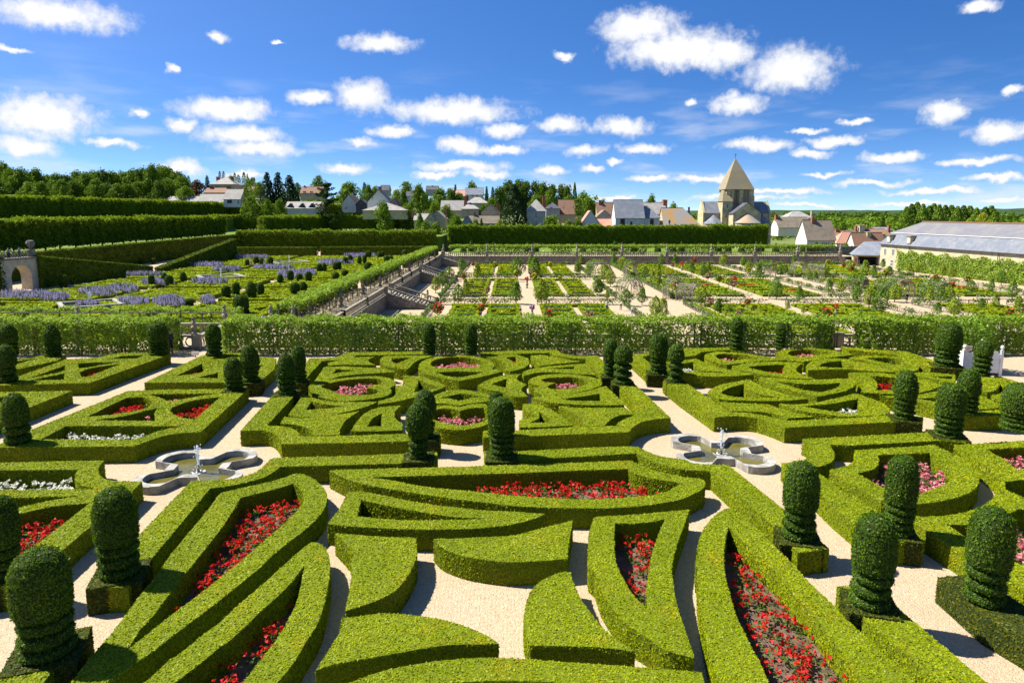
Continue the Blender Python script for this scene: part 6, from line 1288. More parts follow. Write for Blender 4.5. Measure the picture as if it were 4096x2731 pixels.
def gable_side(nm, xl, xr, yr, ye, y0, y1, rm):
    x0, ze = cp(xl, ye); x1, zr = cp(xr, yr); mb = MB(); mb.box(((x0+x1)/2, (y0+y1)/2, ze/2), (x1-x0, y1-y0, ze), WY); o = mb.build(nm, ch)
    mb = MB(); c_ = (y0+y1)/2; mb.add([(x0, y0-.4, ze-.2), (x1, y0-.4, ze-.2), (x1, c_, zr), (x0, c_, zr), (x0, y1+.4, ze-.2), (x1, y1+.4, ze-.2)], None, [(0, 1, 2, 3), (3, 2, 5, 4)], rm); mb.build('roof', o)
    for xx in (x0-.3, x1+.3):
        mb = MB(); mb.add([(xx-.35, y0-.3, 0), (xx-.35, y1+.3, 0), (xx-.35, y1+.3, ze), (xx-.35, c_, zr+.5), (xx-.35, y0-.3, ze), (xx+.35, y0-.3, 0), (xx+.35, y1+.3, 0), (xx+.35, y1+.3, ze), (xx+.35, c_, zr+.5), (xx+.35, y0-.3, ze)], [(2, 3, 4), (7, 9, 8)], [(0, 1, 2, 4), (6, 5, 9, 7), (0, 4, 9, 5), (4, 3, 8, 9), (3, 2, 7, 8)], WY); mb.build('gable_wall', o)
gable_side('transept', 78, 280, 672, 818, 1.5, 8.5, SLATE); gable_side('transept', 716, 930, 672, 826, 1.5, 8.5, SLATE)
x0, ze = cp(358, 822); x1, _ = cp(708, 822); xm, zr = cp(540, 697); mb = MB(); mb.add([(x0, -7, 0), (x1, -7, 0), (x1, -7, ze), (xm, -7, zr), (x0, -7, ze), (x0, 1, 0), (x1, 1, 0), (x1, 1, ze), (xm, 1, zr), (x0, 1, ze)], [(2, 3, 4)], [(0, 1, 2, 4), (1, 6, 7, 2), (5, 0, 4, 9)], WY); chn = mb.build('chancel', ch)
mb = MB(); mb.add([(x0-.4, -7.3, ze-.3), (x0-.4, 1, ze-.3), (xm, 1, zr+.15), (xm, -7.3, zr+.15), (x1+.4, -7.3, ze-.3), (x1+.4, 1, ze-.3)], None, [(0, 1, 2, 3), (3, 2, 5, 4)], SLATED); mb.build('roof', chn)
def apse(xl, xr, yt, ye, y0, rm):
    x0, ze = cp(xl, ye); x1, _ = cp(xr, ye); xm_ = (x0+x1)/2; r0 = (x1-x0)/2; zt = cp(xl, yt)[1]; mb = MB(); th = np.linspace(math.pi, 2*math.pi, 13)
    B = [(xm_+r0*.94*math.cos(a), y0+r0*.94*math.sin(a)) for a in th]; V = [(a, b, 0) for a, b in B]+[(a, b, ze) for a, b in B]; mb.add(V, None, [(i, i+1, 14+i, 13+i) for i in range(12)], WY); o = mb.build('apse', ch)
    mb = MB(); V = [(xm_+r0*math.cos(a), y0+r0*math.sin(a), ze-.1) for a in th]+[(xm_, y0, zt)]; mb.add(V, [(i, i+1, 13) for i in range(12)], None, rm); mb.build('roof', o)
apse(366, 700, 820, 946, -7, TILEO); apse(45, 322, 840, 962, 1.2, SLATE); apse(690, 950, 836, 986, 1.2, SLATE)
# the long barn at right
BA, BB = np.array([98.0, 182.0]), np.array([106.5, 101.0]); bd = (BB-BA)/np.linalg.norm(BB-BA); bn = np.array([-bd[1], bd[0]]); BL = np.linalg.norm(BB-BA)
if bn[0] < 0: bn = -bn
brz = math.atan2(bd[1], bd[0])
bar = empty('long_barn', (BA[0], BA[1], ZK), brz, label='long stone barn with tall mansard slate roof and creeper clad wall', cat='barn')
# local x runs along the front wall towards the camera, local y points away from the garden when positive side is chosen
sy = 1 if np.dot(np.array([-math.sin(brz), math.cos(brz)]), bn) > 0 else -1
def bq(nm, pts, m, par=bar): mb = MB(); mb.add([(x, sy*y, z) for x, y, z in pts], None, [tuple(range(4))] if len(pts) == 4 else None, m); return mb.build(nm, par)
ze, zb2, zr = 1.75-ZK, 4.7-ZK, 7.6-ZK; hipx = 6.5
wl = bq('wall', [(0, 0, 0), (BL, 0, 0), (BL, 0, ze), (0, 0, ze)], WC); bq('wall', [(0, 0, 0), (0, 13, 0), (0, 13, ze), (0, 0, ze)], WC)
bq('lower_roof', [(-.4, -.45, ze-.1), (BL, -.45, ze-.1), (BL, 1.6, zb2), (1.6, 1.6, zb2)], SLATE); bq('lower_roof', [(-.4, 13.4, ze-.1), (-.4, -.45, ze-.1), (1.6, 1.6, zb2), (1.6, 11.4, zb2)], SLATE)
bq('upper_roof', [(1.5, 1.4, zb2+.05), (BL, 1.4, zb2+.05), (BL, 6.5, zr), (hipx, 6.5, zr)], roofmat('old_dark_slate', (.15, .15, .17), (.2, .19, .18), .3)); mb = MB(); mb.add([(1.5, sy*11.6, zb2+.05), (1.5, sy*1.4, zb2+.05), (hipx, sy*6.5, zr)], [(0, 1, 2)], None, SLATE); mb.build('upper_roof', bar)
mb = MB(); mb.box(((hipx+BL)/2, sy*6.5, zr+.1), (BL-hipx, .5, .3), TILE_); mb.build('ridge_tiles', bar)
mb = MB(); mb.box((BL/2, sy*1.45, zb2+.05), (BL-3, .14, .12), FRAME); mb.build('flashing', bar)
mb = MB(); mb.tube([(0, sy*-.5, ze-.05), (BL, sy*-.5, ze-.05)], .1, SLATED, 6); mb.build('gutter', bar)
for x in (11.5, 39): mb = MB(); mb.tube([(x, sy*-.3, 0), (x, sy*-.3, ze)], .09, plain('rusty_pipe', (.12, .06, .04)), 6); mb.build('downpipe', bar)
for x in (3.2, 11):
    mb = MB(); mb.box((x, sy*.55, ze+1.45), (1.25, 1.6, 1.7), WC); dm = mb.build('dormer', bar); mb = MB(); mb.box((x, sy*-.28, ze+1.4), (.7, .1, 1.2), FRAME); mb.build('window', dm); mb = MB(); mb.box((x, sy*.6, ze+2.4), (1.7, 2.2, .3), TILEG); mb.build('roof', dm)
for x, z, h in ((2.0, 4.4, 1.6), (5.2, 4.4, 1.6), (1.8, 1.5, 2.4), (5.0, 1.2, 2.6)):
    mb = MB(); mb.box((x, sy*-.03, z), (.95, .12, h), FRAME); wn = mb.build('window', bar)
    for sx in (-1, 1):
        for sz in (-1, 0, 1): mb = MB(); mb.box((x+sx*.22, sy*-.1, z+sz*h*.31), (.34, .04, h*.26), GLASS); mb.build('pane', wn)
P = np.c_[7+(BL-7)*NR.random(14000), np.zeros(14000), 5.2*NR.random(14000)]; P[:, 2] *= (.93+.07*np.sin(P[:, 0]*1.1)); P[:, 1] = sy*(-.25-.25*NR.random(14000)-.15*np.sin(P[:, 0]*1.7)*np.sin(P[:, 2]*2.1))
k = NR.random(14000) < np.clip((P[:, 0]-6)/2.5, 0, 1); P = P[k]
mb = MB(); v, t = leaves(P, np.tile((0, -sy*1., .5), (len(P), 1)), np.full(len(P), .2), .65, aspect=.85); mb.add(v, t, None, VINE); mb.build('creeper', bar)
# porch between barn and village
pc = empty('garden_porch', tuple(U(3396+270*.30608, 700+1185*.30608, ZK)), R(-20), label='open porch with slate lean-to roof and arched doorways', cat='porch')
mb = MB(); mb.box((-3.6, 3, 1.5), (1.2, 6, 3.0), WC); mb.box((3.4, 3, 1.5), (2.6, 6, 3.0), WC); mb.box((0, 5.5, 1.5), (6, .4, 3), SLATED); mb.box((-.2, .2, 2.75), (6.1, .4, .5), WC); mb.build('wall', pc)
mb = MB(); mb.add([(-4.6, -.6, 2.9), (5, -.6, 2.9), (4.6, 6, 6.4), (-1, 6, 6.4)], None, [(0, 1, 2, 3)], SLATE); mb.add([(-4.6, 6.4, 2.9), (-4.6, -.6, 2.9), (-1, 6, 6.4)], [(0, 1, 2)], None, SLATE); mb.build('roof', pc)
for x in (-3.6, 3.2): mb = MB(); mb.box((x, -.02, .9), (.7, .1, 1.8), BRICK); mb.lathe([(.01, 0), (.35, .0), (.35, .1), (.01, .1)], (x, 0, 1.8), BRICK, 10); mb.build('doorway', pc)
wall('garden_wall', (88, 205), (112, 214), ZK, -.4, .5, RUBBLE, 'low rubble garden wall at the right end of the far walk')
# ================================================================ trees of the village and the woods
TG = {'mid': foliage('broadleaf_mid', (.05, .11, .008), (.11, .19, .012), (.19, .27, .018), .45, .35), 'dark': foliage('broadleaf_dark', (.03, .07, .007), (.065, .12, .01), (.12, .185, .014), .45, .35),
      'light': foliage('broadleaf_light', (.06, .12, .01), (.125, .205, .014), (.2, .28, .02), .45, .35), 'yellow': foliage('yellow_shrub', (.13, .16, .012), (.25, .28, .018), (.38, .38, .03), .45, .4), 'conifer': foliage('conifer', (.009, .024, .008), (.022, .048, .014), (.05, .085, .02), .4, .4), 'blue': foliage('blue_spruce', (.02, .045, .04), (.045, .085, .07), (.09, .14, .11)), 'red': foliage('copper_leaf', (.06, .025, .015), (.11, .05, .025), (.16, .09, .03))}
def tree_proto(form, tint, seed):
    rng = np.random.default_rng(seed); r = empty('tree', (0, 0, 0)); h = 1.0
    mb = MB(); mb.tube([(0, 0, -.06), (.01, .01, .3), (0, 0, .75)], [.035, .026, .008], BARK, 6)
    P = []; N = []
    if form == 'round':
        nc = 26
        for k in range(nc):
            a = rng.random()*6.28; el_ = rng.random(); rr = .36*math.sqrt(rng.random())*math.sin(math.pi*min(1, .25+el_*.7)); c = np.array([rr*math.cos(a), rr*math.sin(a), .25+.6*el_]); s = .1+.09*rng.random()
            if k < 9: mb.tube([(0, 0, .22+.3*rng.random()), tuple(c)], [.014, .004], BARK, 4)
            n = 95; d = rng.standard_normal((n, 3)); d /= np.linalg.norm(d, axis=1)[:, None]; P.append(c+d*s*(.6+.5*rng.random((n, 1)))*np.array([1, 1, .8])); N.append(d+(0, 0, .3))
    elif form == 'conifer':
        for k in range(22):
            z = .06+.9*k/22; rr = .3*(1-z)**.8+.012; m_ = int(9+60*(1-z)); a = rng.random(m_*2)*6.28; q = rng.random(m_*2)**.5
            P.append(np.c_[rr*q*np.cos(a)*(1+.2*np.sin(a*4+k)), rr*q*np.sin(a), z-.1*rr*q+.012*rng.standard_normal(m_*2)]); N.append(np.c_[np.cos(a), np.sin(a), .5+0*a])
    elif form == 'poplar':
        n = 900; z = rng.random(n); rr = .13*np.sin(np.pi*np.clip(z*.93+.06, 0, 1))**.6; a = rng.random(n)*6.28; P.append(np.c_[rr*np.cos(a)*(.7+.4*rng.random(n)), rr*np.sin(a)*(.7+.4*rng.random(n)), .04+.96*z]); N.append(np.c_[np.cos(a), np.sin(a), .4+0*a])
    elif form == 'egg':
        n = 2200; z = rng.random(n); rr = .3*np.sin(np.pi*np.clip(z*.9+.08, 0, 1)**.75)**.8; a = rng.random(n)*6.28; k = (.72+.3*rng.random(n))*(1+.12*np.sin(a*5+z*14)); P.append(np.c_[rr*np.cos(a)*k, rr*np.sin(a)*k, .03+.97*z]); N.append(np.c_[np.cos(a), np.sin(a), .4+0*a])
    elif form == 'cedar':
        for k in range(34):
            z = .1+.85*rng.random(); L = .5*(1.08-z)**.6; a = rng.random()*6.28; m_ = 55; t = rng.random(m_); P.append(np.c_[L*t*math.cos(a)+.02*rng.standard_normal(m_), L*t*math.sin(a)+.02*rng.standard_normal(m_), z+.16*t*L+.012*rng.standard_normal(m_)]); N.append(np.tile((math.cos(a)*.3, math.sin(a)*.3, 1.), (m_, 1)))
            mb.tube([(0, 0, z-.03), (L*.8*math.cos(a), L*.8*math.sin(a), z+.1*L)], [.008, .002], BARK, 3)
    mb.build('trunk', r); P = np.concatenate(P); N = np.concatenate(N).astype(float)
    mb = MB(); v, t = leaves(P, N, np.full(len(P), .027 if form != 'poplar' else .02), .75, rng, aspect=.85); mb.add(v, t, None, TG[tint]); mb.build('crown', r); return r
TPROTO = {}; tused = set()
def tree(t, x, yt, yb, wd, d, form, tint, label, zb=None):
    key = (form, tint, int(x) % 2)
    if key not in TPROTO: TPROTO[key] = tree_proto(form, tint, hash(key[0]+key[1]) % 1000 if False else len(TPROTO)+7)
    o = TPROTO[key] if key not in tused else copy_tree(TPROTO[key]); tused.add(key)
    P0 = tv(t, x, yb, d); h = tv(t, x, yt, d)[2]-P0[2]; wf = {'round': .86, 'conifer': .62, 'poplar': .26, 'egg': .6, 'cedar': .95}[form]
    ww = 1.22*wd*.30608*d/F_PX/wf; gz = min(P0[2], float(hgt(P0[0], d)) if zb is None else zb); h2 = P0[2]+h-gz
    o.location = (P0[0], d, gz); o.scale = (ww, ww, h2); o.rotation_euler = (0, 0, x*.37); o.name = {'conifer': 'conifer_tree', 'poplar': 'poplar_tree', 'cedar': 'cedar_tree'}.get(form, 'broadleaf_tree')
    tag(o, label, 'tree', 'trees of the village and woods')
wr = random.Random(8); cnt = 0
for x, yt in [(20, 145), (90, 135), (190, 205), (300, 215), (420, 260), (510, 222), (640, 300), (760, 285), (880, 300), (1030, 252), (1150, 265), (1260, 255), (1380, 232), (1500, 260), (1620, 252), (1760, 232), (1880, 205), (2020, 165), (2130, 170), (2230, 205), (2320, 255), (2400, 330)]:
    cnt += 1; tree('t1', x, yt, 700, 260+wr.uniform(-30, 30), 372+wr.uniform(-20, 30), 'round', ['mid', 'dark', 'mid', 'light'][cnt % 4], f'woodland tree {ordw(cnt)} from left, rear line of the left wood')
for q, x in enumerate([-20, 130, 260, 400, 560, 700, 830, 960, 1120, 1270, 1400, 1540, 1680, 1820, 1960, 2080, 2200, 2330, 2440]):
    tree('t1', x, 395+wr.uniform(-50, 60), 720, 230+wr.uniform(-30, 30), 352+wr.uniform(-12, 12), 'round', ['dark', 'mid', 'dark', 'light', 'mid'][q % 5], f'woodland tree {ordw(q+1)} from left, front line of the left wood')
tree('t1', 1255, 570, 680, 160, 346, 'round', 'yellow', 'yellow shrub at the foot of the left wood')
for q, (t, x, yt, yb, wd, d, fm, ti, lab) in enumerate([
 ('t2', 470, 330, 560, 44, 400, 'poplar', 'dark', 'dark slim poplar left of the manor, left one'), ('t2', 515, 338, 560, 40, 400, 'poplar', 'dark', 'dark slim poplar left of the manor, right one'), ('t2', 620, 365, 640, 210, 365, 'round', 'red', 'copper leaved tree left of the manor'), ('t2', 460, 480, 690, 200, 345, 'round', 'light', 'bright green tree left of the cottages'),
 ('t2', 752, 318, 500, 100, 380, 'conifer', 'blue', 'blue spruce beside the manor'), ('t2', 920, 280, 450, 42, 420, 'poplar', 'dark', 'slim poplar behind the manor, left one'), ('t2', 970, 280, 450, 40, 420, 'poplar', 'dark', 'slim poplar behind the manor, right one'), ('t2', 1070, 325, 540, 150, 410, 'round', 'mid', 'tree right of the manor roof'), ('t2', 1118, 300, 520, 44, 415, 'poplar', 'mid', 'poplar right of the manor, first'), ('t2', 1165, 325, 520, 50, 412, 'poplar', 'mid', 'poplar right of the manor, second'), ('t2', 1237, 292, 520, 50, 414, 'poplar', 'mid', 'poplar right of the manor, third'),
 ('t2', 1345, 345, 560, 170, 405, 'round', 'mid', 'round tree between poplars and conifers'), ('t2', 1440, 400, 620, 160, 380, 'round', 'light', 'light green tree before the conifers'), ('t2', 1540, 262, 660, 230, 350, 'conifer', 'conifer', 'dark conifer of the group of three, left one'), ('t2', 1685, 268, 660, 230, 352, 'conifer', 'conifer', 'dark conifer of the group of three, middle one'), ('t2', 1830, 300, 680, 270, 348, 'conifer', 'conifer', 'dark conifer of the group of three, right one'), ('t2', 1935, 410, 620, 120, 380, 'round', 'mid', 'tree right of the three conifers'),
 ('t2', 1340, 565, 720, 240, 300, 'round', 'light', 'bright layered tree right of the ivy gable'), ('t2', 1545, 615, 740, 170, 298, 'round', 'mid', 'bush behind the slanting limes, left'), ('t2', 1700, 610, 740, 150, 298, 'round', 'light', 'bush behind the slanting limes, right'), ('t3', 245, 310, 560, 190, 400, 'round', 'mid', 'airy tree behind the cedar'), ('t3', 350, 425, 780, 380, 300, 'cedar', 'conifer', 'large dark spreading cedar'), ('t3', 640, 402, 690, 330, 350, 'round', 'mid', 'big round tree behind the white gable'), ('t3', 845, 408, 600, 120, 400, 'conifer', 'blue', 'blue conifer on the skyline'), ('t3', 900, 440, 620, 130, 390, 'round', 'mid', 'tree left of the steep white gable, behind'), ('t3', 985, 435, 560, 130, 430, 'round', 'light', 'tree behind the chimney of the steep gable'),
 ('t3', 1090, 650, 840, 250, 275, 'round', 'mid', 'round tree in front of the steep gable'), ('t3', 1385, 390, 600, 230, 420, 'round', 'mid', 'tree on the crest right of the steep gable'), ('t3', 1270, 500, 690, 170, 360, 'round', 'light', 'weeping light green tree'), ('t3', 1355, 545, 720, 120, 340, 'egg', 'dark', 'dark oval tree beside the white house'), ('t3', 1560, 425, 740, 230, 330, 'round', 'mid', 'tall tree with browned branch'), ('t3', 1400, 690, 800, 260, 290, 'round', 'mid', 'leafy shrub above the lime rows'), ('t3', 1620, 520, 730, 160, 345, 'round', 'light', 'tree right of the browned one'), ('t3', 1830, 480, 720, 260, 350, 'round', 'mid', 'broad tree below the crest house'), ('t3', 1960, 480, 700, 180, 370, 'round', 'dark', 'dark tree left of the orange roof'), ('t3', 2090, 540, 690, 160, 372, 'round', 'dark', 'dark tree below the orange roof'), ('t3', 2030, 430, 560, 90, 430, 'conifer', 'dark', 'small conifer on the crest'), ('t3', 1765, 625, 760, 170, 310, 'round', 'light', 'light tree beside the corrugated roof'), ('t3', 1920, 690, 860, 230, 285, 'round', 'light', 'pale feathery tree before the corrugated roof'), ('t3', 1570, 840, 1010, 140, 255, 'egg', 'mid', 'small upright tree at the end of the lime row'), ('t3', 1640, 905, 1030, 200, 252, 'round', 'mid', 'shrub behind the limes, first'), ('t3', 1780, 920, 1030, 190, 252, 'round', 'light', 'shrub behind the limes, second'), ('t3', 2040, 830, 1030, 220, 253, 'round', 'mid', 'shrub behind the limes, third'),
 ('t4', 280, 392, 500, 195, 430, 'round', 'mid', 'round tree behind the skyline slate house'), ('t4', 480, 450, 640, 90, 400, 'conifer', 'conifer', 'dark spruce right of the skyline house, left one'), ('t4', 560, 460, 650, 110, 400, 'conifer', 'blue', 'dark spruce right of the skyline house, right one'), ('t4', 660, 450, 700, 200, 400, 'round', 'dark', 'tree at the left end of the dark wood'), ('t4', 560, 600, 780, 200, 330, 'round', 'light', 'light green tree left of the great conifer'), ('t4', 430, 690, 830, 150, 300, 'round', 'mid', 'shrub beside the cream house'), ('t4', 840, 465, 985, 300, 262, 'egg', 'conifer', 'great egg shaped dark conifer in the middle'), ('t4', 780, 365, 700, 230, 420, 'round', 'dark', 'dark wood tree, first from left'), ('t4', 890, 355, 700, 230, 425, 'round', 'dark', 'dark wood tree, second from left'), ('t4', 1000, 375, 700, 220, 422, 'round', 'dark', 'dark wood tree, third from left'), ('t4', 1110, 378, 700, 230, 425, 'round', 'dark', 'dark wood tree, fourth from left'), ('t4', 1220, 400, 700, 220, 420, 'round', 'mid', 'dark wood tree, fifth from left'), ('t4', 1340, 420, 700, 230, 420, 'round', 'dark', 'dark wood tree, sixth from left'), ('t4', 1450, 418, 700, 210, 425, 'round', 'dark', 'dark wood tree, seventh from left'), ('t4', 1545, 430, 700, 190, 420, 'round', 'dark', 'dark wood tree, eighth from left'), ('t4', 1628, 432, 660, 66, 405, 'egg', 'dark', 'dark columnar tree at the right of the wood'), ('t4', 1740, 525, 720, 220, 380, 'round', 'mid', 'tree sloping down right of the wood'),
 ('t4', 1125, 530, 720, 170, 380, 'round', 'light', 'pale willow below the dark wood'), ('t4', 1310, 510, 720, 200, 370, 'round', 'mid', 'tree below the dark wood, right'), ('t4', 1545, 535, 680, 160, 350, 'round', 'light', 'round tree behind the brown tiled roof'), ('t4', 1800, 590, 900, 220, 300, 'round', 'mid', 'tall tree right of the ivy roof'), ('t4', 1870, 660, 880, 150, 300, 'round', 'mid', 'tree left of the red brown house'), ('t4', 2000, 622, 760, 160, 340, 'round', 'mid', 'tree behind the red brown house'), ('t4', 1340, 825, 1010, 330, 252, 'round', 'light', 'flowering pale tree before the tiled roof'), ('t4', 1540, 900, 1010, 160, 252, 'round', 'mid', 'shrub right of the flowering tree'), ('t4', 1670, 850, 1010, 150, 252, 'round', 'light', 'white flowering shrub beside the white gable'), ('t4', 1060, 915, 1010, 70, 250, 'round', 'light', 'small tree before the pavilion house'), ('t4', 330, 870, 1010, 130, 250, 'round', 'light', 'feathery shrub before the brown range'), ('t4', 650, 880, 1010, 120, 250, 'round', 'yellow', 'yellowish shrub left of the great conifer'), ('t4', 90, 835, 1010, 200, 252, 'round', 'mid', 'bushy tree above the limes, left'), ('t4', 410, 900, 1010, 70, 249, 'egg', 'light', 'little upright shrub before the brown range'),
 ('t5', 1000, 558, 760, 190, 330, 'round', 'mid', 'tree behind the pale roof near the church'), ('t5', 1150, 640, 760, 130, 330, 'round', 'mid', 'small tree left of the brick chimney'), ('t5', 1290, 665, 780, 160, 320, 'round', 'mid', 'tree right of the brick chimney'), ('t6', 1860, 930, 1090, 160, 330, 'conifer', 'dark', 'spiky dark tree in the right village'), ('t6', 1730, 1190, 1280, 60, 222, 'round', 'light', 'small tree beside the white house at right'), ('t6', 1900, 1210, 1320, 180, 215, 'round', 'mid', 'shrubs below the faded red roof'), ('t6', 1980, 1240, 1330, 120, 212, 'round', 'light', 'light shrub below the white gable'), ('t7', 430, 500, 690, 130, 330, 'conifer', 'dark', 'solitary conifer left of the poplar wood'),
 ('t7', 45, 1020, 1180, 120, 196, 'round', 'light', 'leafy shrub beside the porch'), ('t7', 1990, 520, 610, 110, 420, 'round', 'mid', 'tree right of the poplar wood'), ('t7', 1740, 460, 640, 160, 330, 'round', 'yellow', 'yellow green tree before the poplar wood'), ('t7', 1560, 550, 640, 110, 328, 'round', 'yellow', 'small yellow tree before the poplar wood')]):
    tree(t, x, yt, yb, wd, d, fm, ti, lab)
for q, (x, yt) in enumerate([(735, 420), (800, 385), (870, 362), (950, 385), (1030, 410), (1090, 380), (1160, 395), (1240, 400), (1320, 400), (1400, 415), (1480, 405), (1560, 410), (1650, 435), (1760, 425), (1840, 410), (1890, 480)]):
    tree('t7', x, yt, 660, 150+20*(q % 3), 345+8*(q % 3), 'egg', ['mid', 'dark', 'mid'][q % 3], f'tall tree {ordw(q+1)} from left in the wood behind the barn')
# big shrub behind the white tub
pt = U(2896+1900*.53, 1250+330*.53, 0); n = 1500; a = NR.standard_normal((n, 3)); a /= np.linalg.norm(a, axis=1)[:, None]; Q = a*np.array([1.25, 1.0, 1.0])*(.6+.45*NR.random((n, 1)))*(1+.2*np.sin(a[:, :1]*5)); 
rr = empty('orange_tree', (34.2, 47.0, 0), label='bushy light green tree growing in the white planter tub', cat='tree')
rr.location = (tub.location.x, tub.location.y, 1.2); mb = MB(); v, t = leaves(Q+(0, 0, 1.35), a, np.full(n, .1), .8, aspect=.5); mb.add(v, t, None, foliage('orange_tree_leaf', (.06, .13, .012), (.12, .22, .018), (.22, .33, .03))); mb.build('crown', rr); mb = MB(); mb.tube([(0, 0, 0), (0, 0, 1.2)], .07, BARK, 6); mb.build('trunk', rr)
# far woods and hills
def woods(name, label, y0, y1, xa, xb, n, h0, h1, tint, seed, z=-5.2, size=.9):
    rng = np.random.default_rng(seed); mb = MB(); P = []; N = []; Sz = []
    for k in range(n):
        f = rng.random(); y = y0+(y1-y0)*f; x = (xa+(xb-xa)*rng.random())*y; h = h0+(h1-h0)*rng.random(); m_ = 70; d = rng.standard_normal((m_, 3)); d[:, 2] = np.abs(d[:, 2]); d /= np.linalg.norm(d, axis=1)[:, None]
        P.append(np.array([x, y, z])+d*np.array([h*.55, h*.55, h])*(.8+.25*rng.random((m_, 1)))); N.append(d); Sz.append(np.full(m_, size*y/450))
    P = np.concatenate(P); N = np.concatenate(N); v, t = leaves(P, N, np.concatenate(Sz), .6, rng, aspect=.9); mb.add(v, t, None, TG[tint]); mb.build(name, label=label, cat='wood', kind='stuff')
woods('distant_wood', 'belt of trees across the plain at right, nearer part', 380, 620, .2, .95, 420, 7, 12, 'mid', 21, size=1.0)
woods('distant_wood', 'belt of trees across the plain at right, farther part', 650, 1300, .1, .95, 520, 9, 15, 'dark', 22, size=1.1)
woods('distant_wood', 'thin far tree belt behind the village', 650, 900, -.35, .12, 260, 12, 20, 'mid', 23, z=8, size=1.1)
for (y, h, nm, sd) in ((4200, 34, 'wooded_hills', 1), (6500, 62, 'wooded_hills', 2)):
    rng = np.random.default_rng(sd); xs_ = np.linspace(-9000, 9000, 240); zz = h*(.55+.25*np.sin(xs_/900+sd)+.12*np.sin(xs_/310+2*sd)+.05*np.sin(xs_/97)+.03*rng.standard_normal(240))
    V = np.concatenate([np.c_[xs_, np.full(240, y-500), np.full(240, -6)], np.c_[xs_, np.full(240, y), zz], np.c_[xs_, np.full(240, y+600), np.full(240, -6)]]); q = [(r_*240+i, r_*240+i+1, (r_+1)*240+i+1, (r_+1)*240+i) for r_ in (0, 1) for i in range(239)]
    mb = MB(); mb.add(V, None, q, plain('far_wood_canopy', (.035, .07, .02), .95, .5, .01)); mb.build(nm, kind='structure')
# ================================================================ people
SKIN = plain('skin', (.45, .28, .2), .6, .1); HAIRM = plain('dark_hair', (.04, .03, .025), .7); CLOTH = {n: plain('cloth_'+n, c, .85, .15) for n, c in (('white', (.62, .62, .6)), ('navy', (.03, .035, .07)), ('blue', (.16, .24, .42)), ('black', (.02, .02, .022)), ('pink', (.6, .3, .28)), ('beige', (.4, .34, .26)))}
def person(loc, rz, top, low, label, bend=0.0):
    cb, sb = math.cos(bend), math.sin(bend)
    def up_(x, y, z): dz = z-.95; return (x, y*cb-dz*sb, .95+dz*cb+y*sb)      # bend at the hips, towards the front (-y)
    J = [((0, 0, .95), .14), (up_(0, 0, 1.2), .13), (up_(0, 0, 1.42), .125), (up_(0, 0, 1.53), .055), (up_(0, -.02, 1.66), .1), (up_(0, -.01, 1.74), .075),
         (up_(.19, 0, 1.42), .065), (up_(.24, 0, 1.16), .048), (up_(.24, -.1, .92), .038), (up_(.24, -.13, .83), .034), (up_(-.19, 0, 1.42), .065), (up_(-.24, 0, 1.16), .048), (up_(-.24, -.1, .92), .038), (up_(-.24, -.13, .83), .034),
         ((.1, 0, .86), .095), ((.11, -.03, .5), .068), ((.12, .03, .09), .045), ((.13, -.12, .04), .04), ((-.1, 0, .86), .095), ((-.11, .02, .5), .068), ((-.12, .05, .09), .045), ((-.13, -.1, .04), .04)]
    E = [(0, 1), (1, 2), (2, 3), (3, 4), (4, 5), (2, 6), (6, 7), (7, 8), (8, 9), (2, 10), (10, 11), (11, 12), (12, 13), (0, 14), (14, 15), (15, 16), (16, 17), (0, 18), (18, 19), (19, 20), (20, 21)]
    me = bpy.data.meshes.new('person'); me.from_pydata([j[0] for j in J], E, []); o = bpy.data.objects.new('person', me); COL.objects.link(o)
    sk = o.modifiers.new('skin', 'SKIN'); sk.use_smooth_shade = True; o.modifiers.new('sub', 'SUBSURF').levels = 1
    if not me.skin_vertices: me.attributes.new('skin', 'FLOAT', 'POINT') if False else None
    if me.skin_vertices:
        for i, sv in enumerate(me.skin_vertices[0].data): sv.radius = (J[i][1], J[i][1]*.85); sv.use_root = (i == 0)
    dg = bpy.context.evaluated_depsgraph_get(); m2 = bpy.data.meshes.new_from_object(o.evaluated_get(dg)); o.modifiers.clear(); o.data = m2
    m2.materials.clear()
    for m in (CLOTH[top], CLOTH[low], SKIN, HAIRM): m2.materials.append(m)
    A = np.array([j[0] for j in J])
    for p in m2.polygons:
        k = int(np.argmin(((A-np.array(p.center))**2).sum(1))); p.use_smooth = True
        p.material_index = 1 if k >= 14 or k == 0 else (3 if k == 5 else (2 if k in (3, 4, 8, 9, 12, 13) else 0))
    o.location = loc; o.rotation_euler = (0, 0, rz); return tag(o, label, 'person', 'visitors and gardeners')
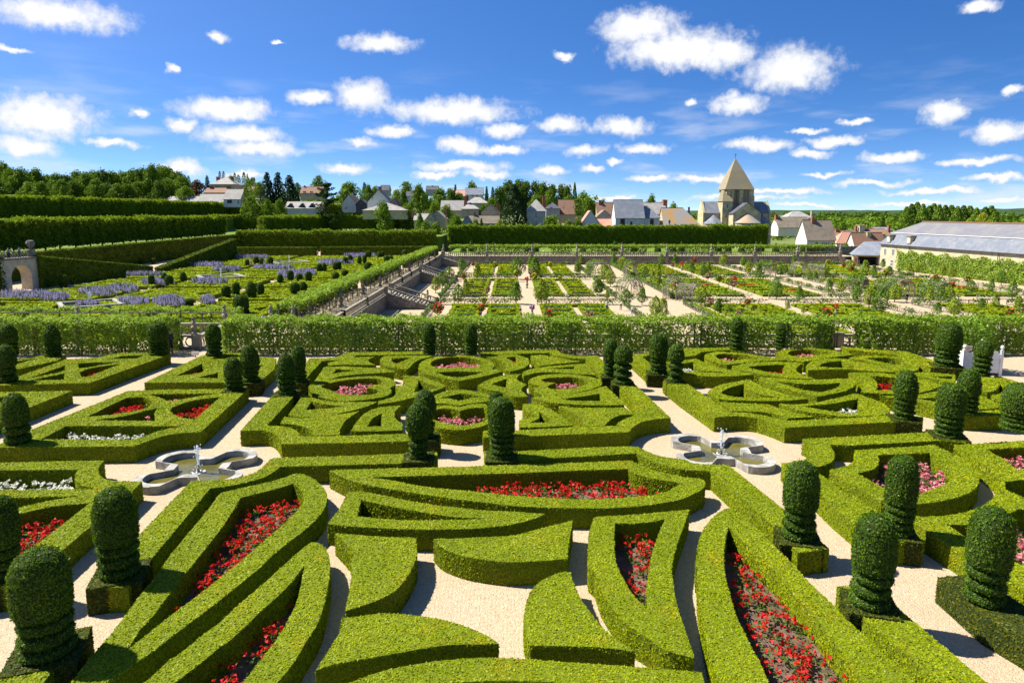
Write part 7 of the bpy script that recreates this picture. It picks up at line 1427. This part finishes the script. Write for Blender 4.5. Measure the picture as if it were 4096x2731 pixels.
try:
    person((-24.4, 47.9, 0) if False else tuple(U(684, 1416, 0)), 1.2, 'navy', 'black', 'person in dark clothes beside the stair balustrade')
    for px, hy, tp, lab in ((1009, 1262, 'blue', 'person in a pale blue shirt behind the vine wall, left of a pair'), (1041, 1252, 'white', 'person in a white shirt behind the vine wall, right of a pair'), (1197, 1240, 'navy', 'person in dark shirt under the side pergola'), (1241, 1256, 'pink', 'person in pink with a pale hat by the side pergola')):
        d = F_PX*10.4/(hy-Y_HOR); person(((px-CX)/F_PX*d, d, ZM), .6, tp, 'beige', lab)
    for t_, x, yb, tp, lw, bd_, z, lab in (('k23', 237, 592, 'white', 'navy', .25, ZK, 'gardener in white shirt standing in the vegetable bed'), ('k23', 342, 582, 'white', 'navy', .9, ZK, 'gardener in white bending over the bed, middle one'), ('k23', 425, 627, 'white', 'blue', .6, ZK, 'gardener in white leaning on a tool, right one'), ('k23', 725, 492, 'white', 'beige', 0, ZK, 'person in white inside the open arched arbour'), ('k23', 757, 492, 'beige', 'black', 0, ZK, 'darker dressed person inside the open arched arbour'), ('k28', 430, 328, 'white', 'blue', 0, ZK, 'visitor in white near the overgrown far arbour'), ('k34', 430, 525, 'black', 'black', 0, ZK, 'woman in black on the right cross path'),
              ('m6', 1325, 560, 'pink', 'beige', 0, ZM, 'visitor in the music garden between two yews, left'), ('m6', 1500, 550, 'blue', 'white', 0, ZM, 'visitor with blue bag in the music garden, right'), ('m6', 335, 580, 'white', 'blue', 0, ZM, 'visitor in a white hat near the sloping hedge'), ('m6', 2195, 412, 'white', 'navy', 0, ZM, 'visitor in white at the gap of the far hedge'), ('k34', 72, 245, 'blue', 'beige', 0, ZK, 'visitor beside the porch')):
        person(tuple(U(*zp(t_, x, yb), z)), .4, tp, lw, lab, bd_)
    for k, x in enumerate((3.6, 5.0, 9.0, 10.2, 24.5, 26.3)): person((x, 196.5, ZF), k, ['navy', 'pink', 'white', 'white', 'navy', 'blue'][k], 'beige', f'{ordw(k+1)} visitor from left walking behind the far balustrade')
    for k, y in enumerate((106.2, 108.6)): person((-78.2, y, ZM+5.05), R(90), 'blue', 'navy', f'{"nearer" if k == 0 else "farther"} visitor leaning on the balcony of the stone gate')
except Exception as e: print('people', e)
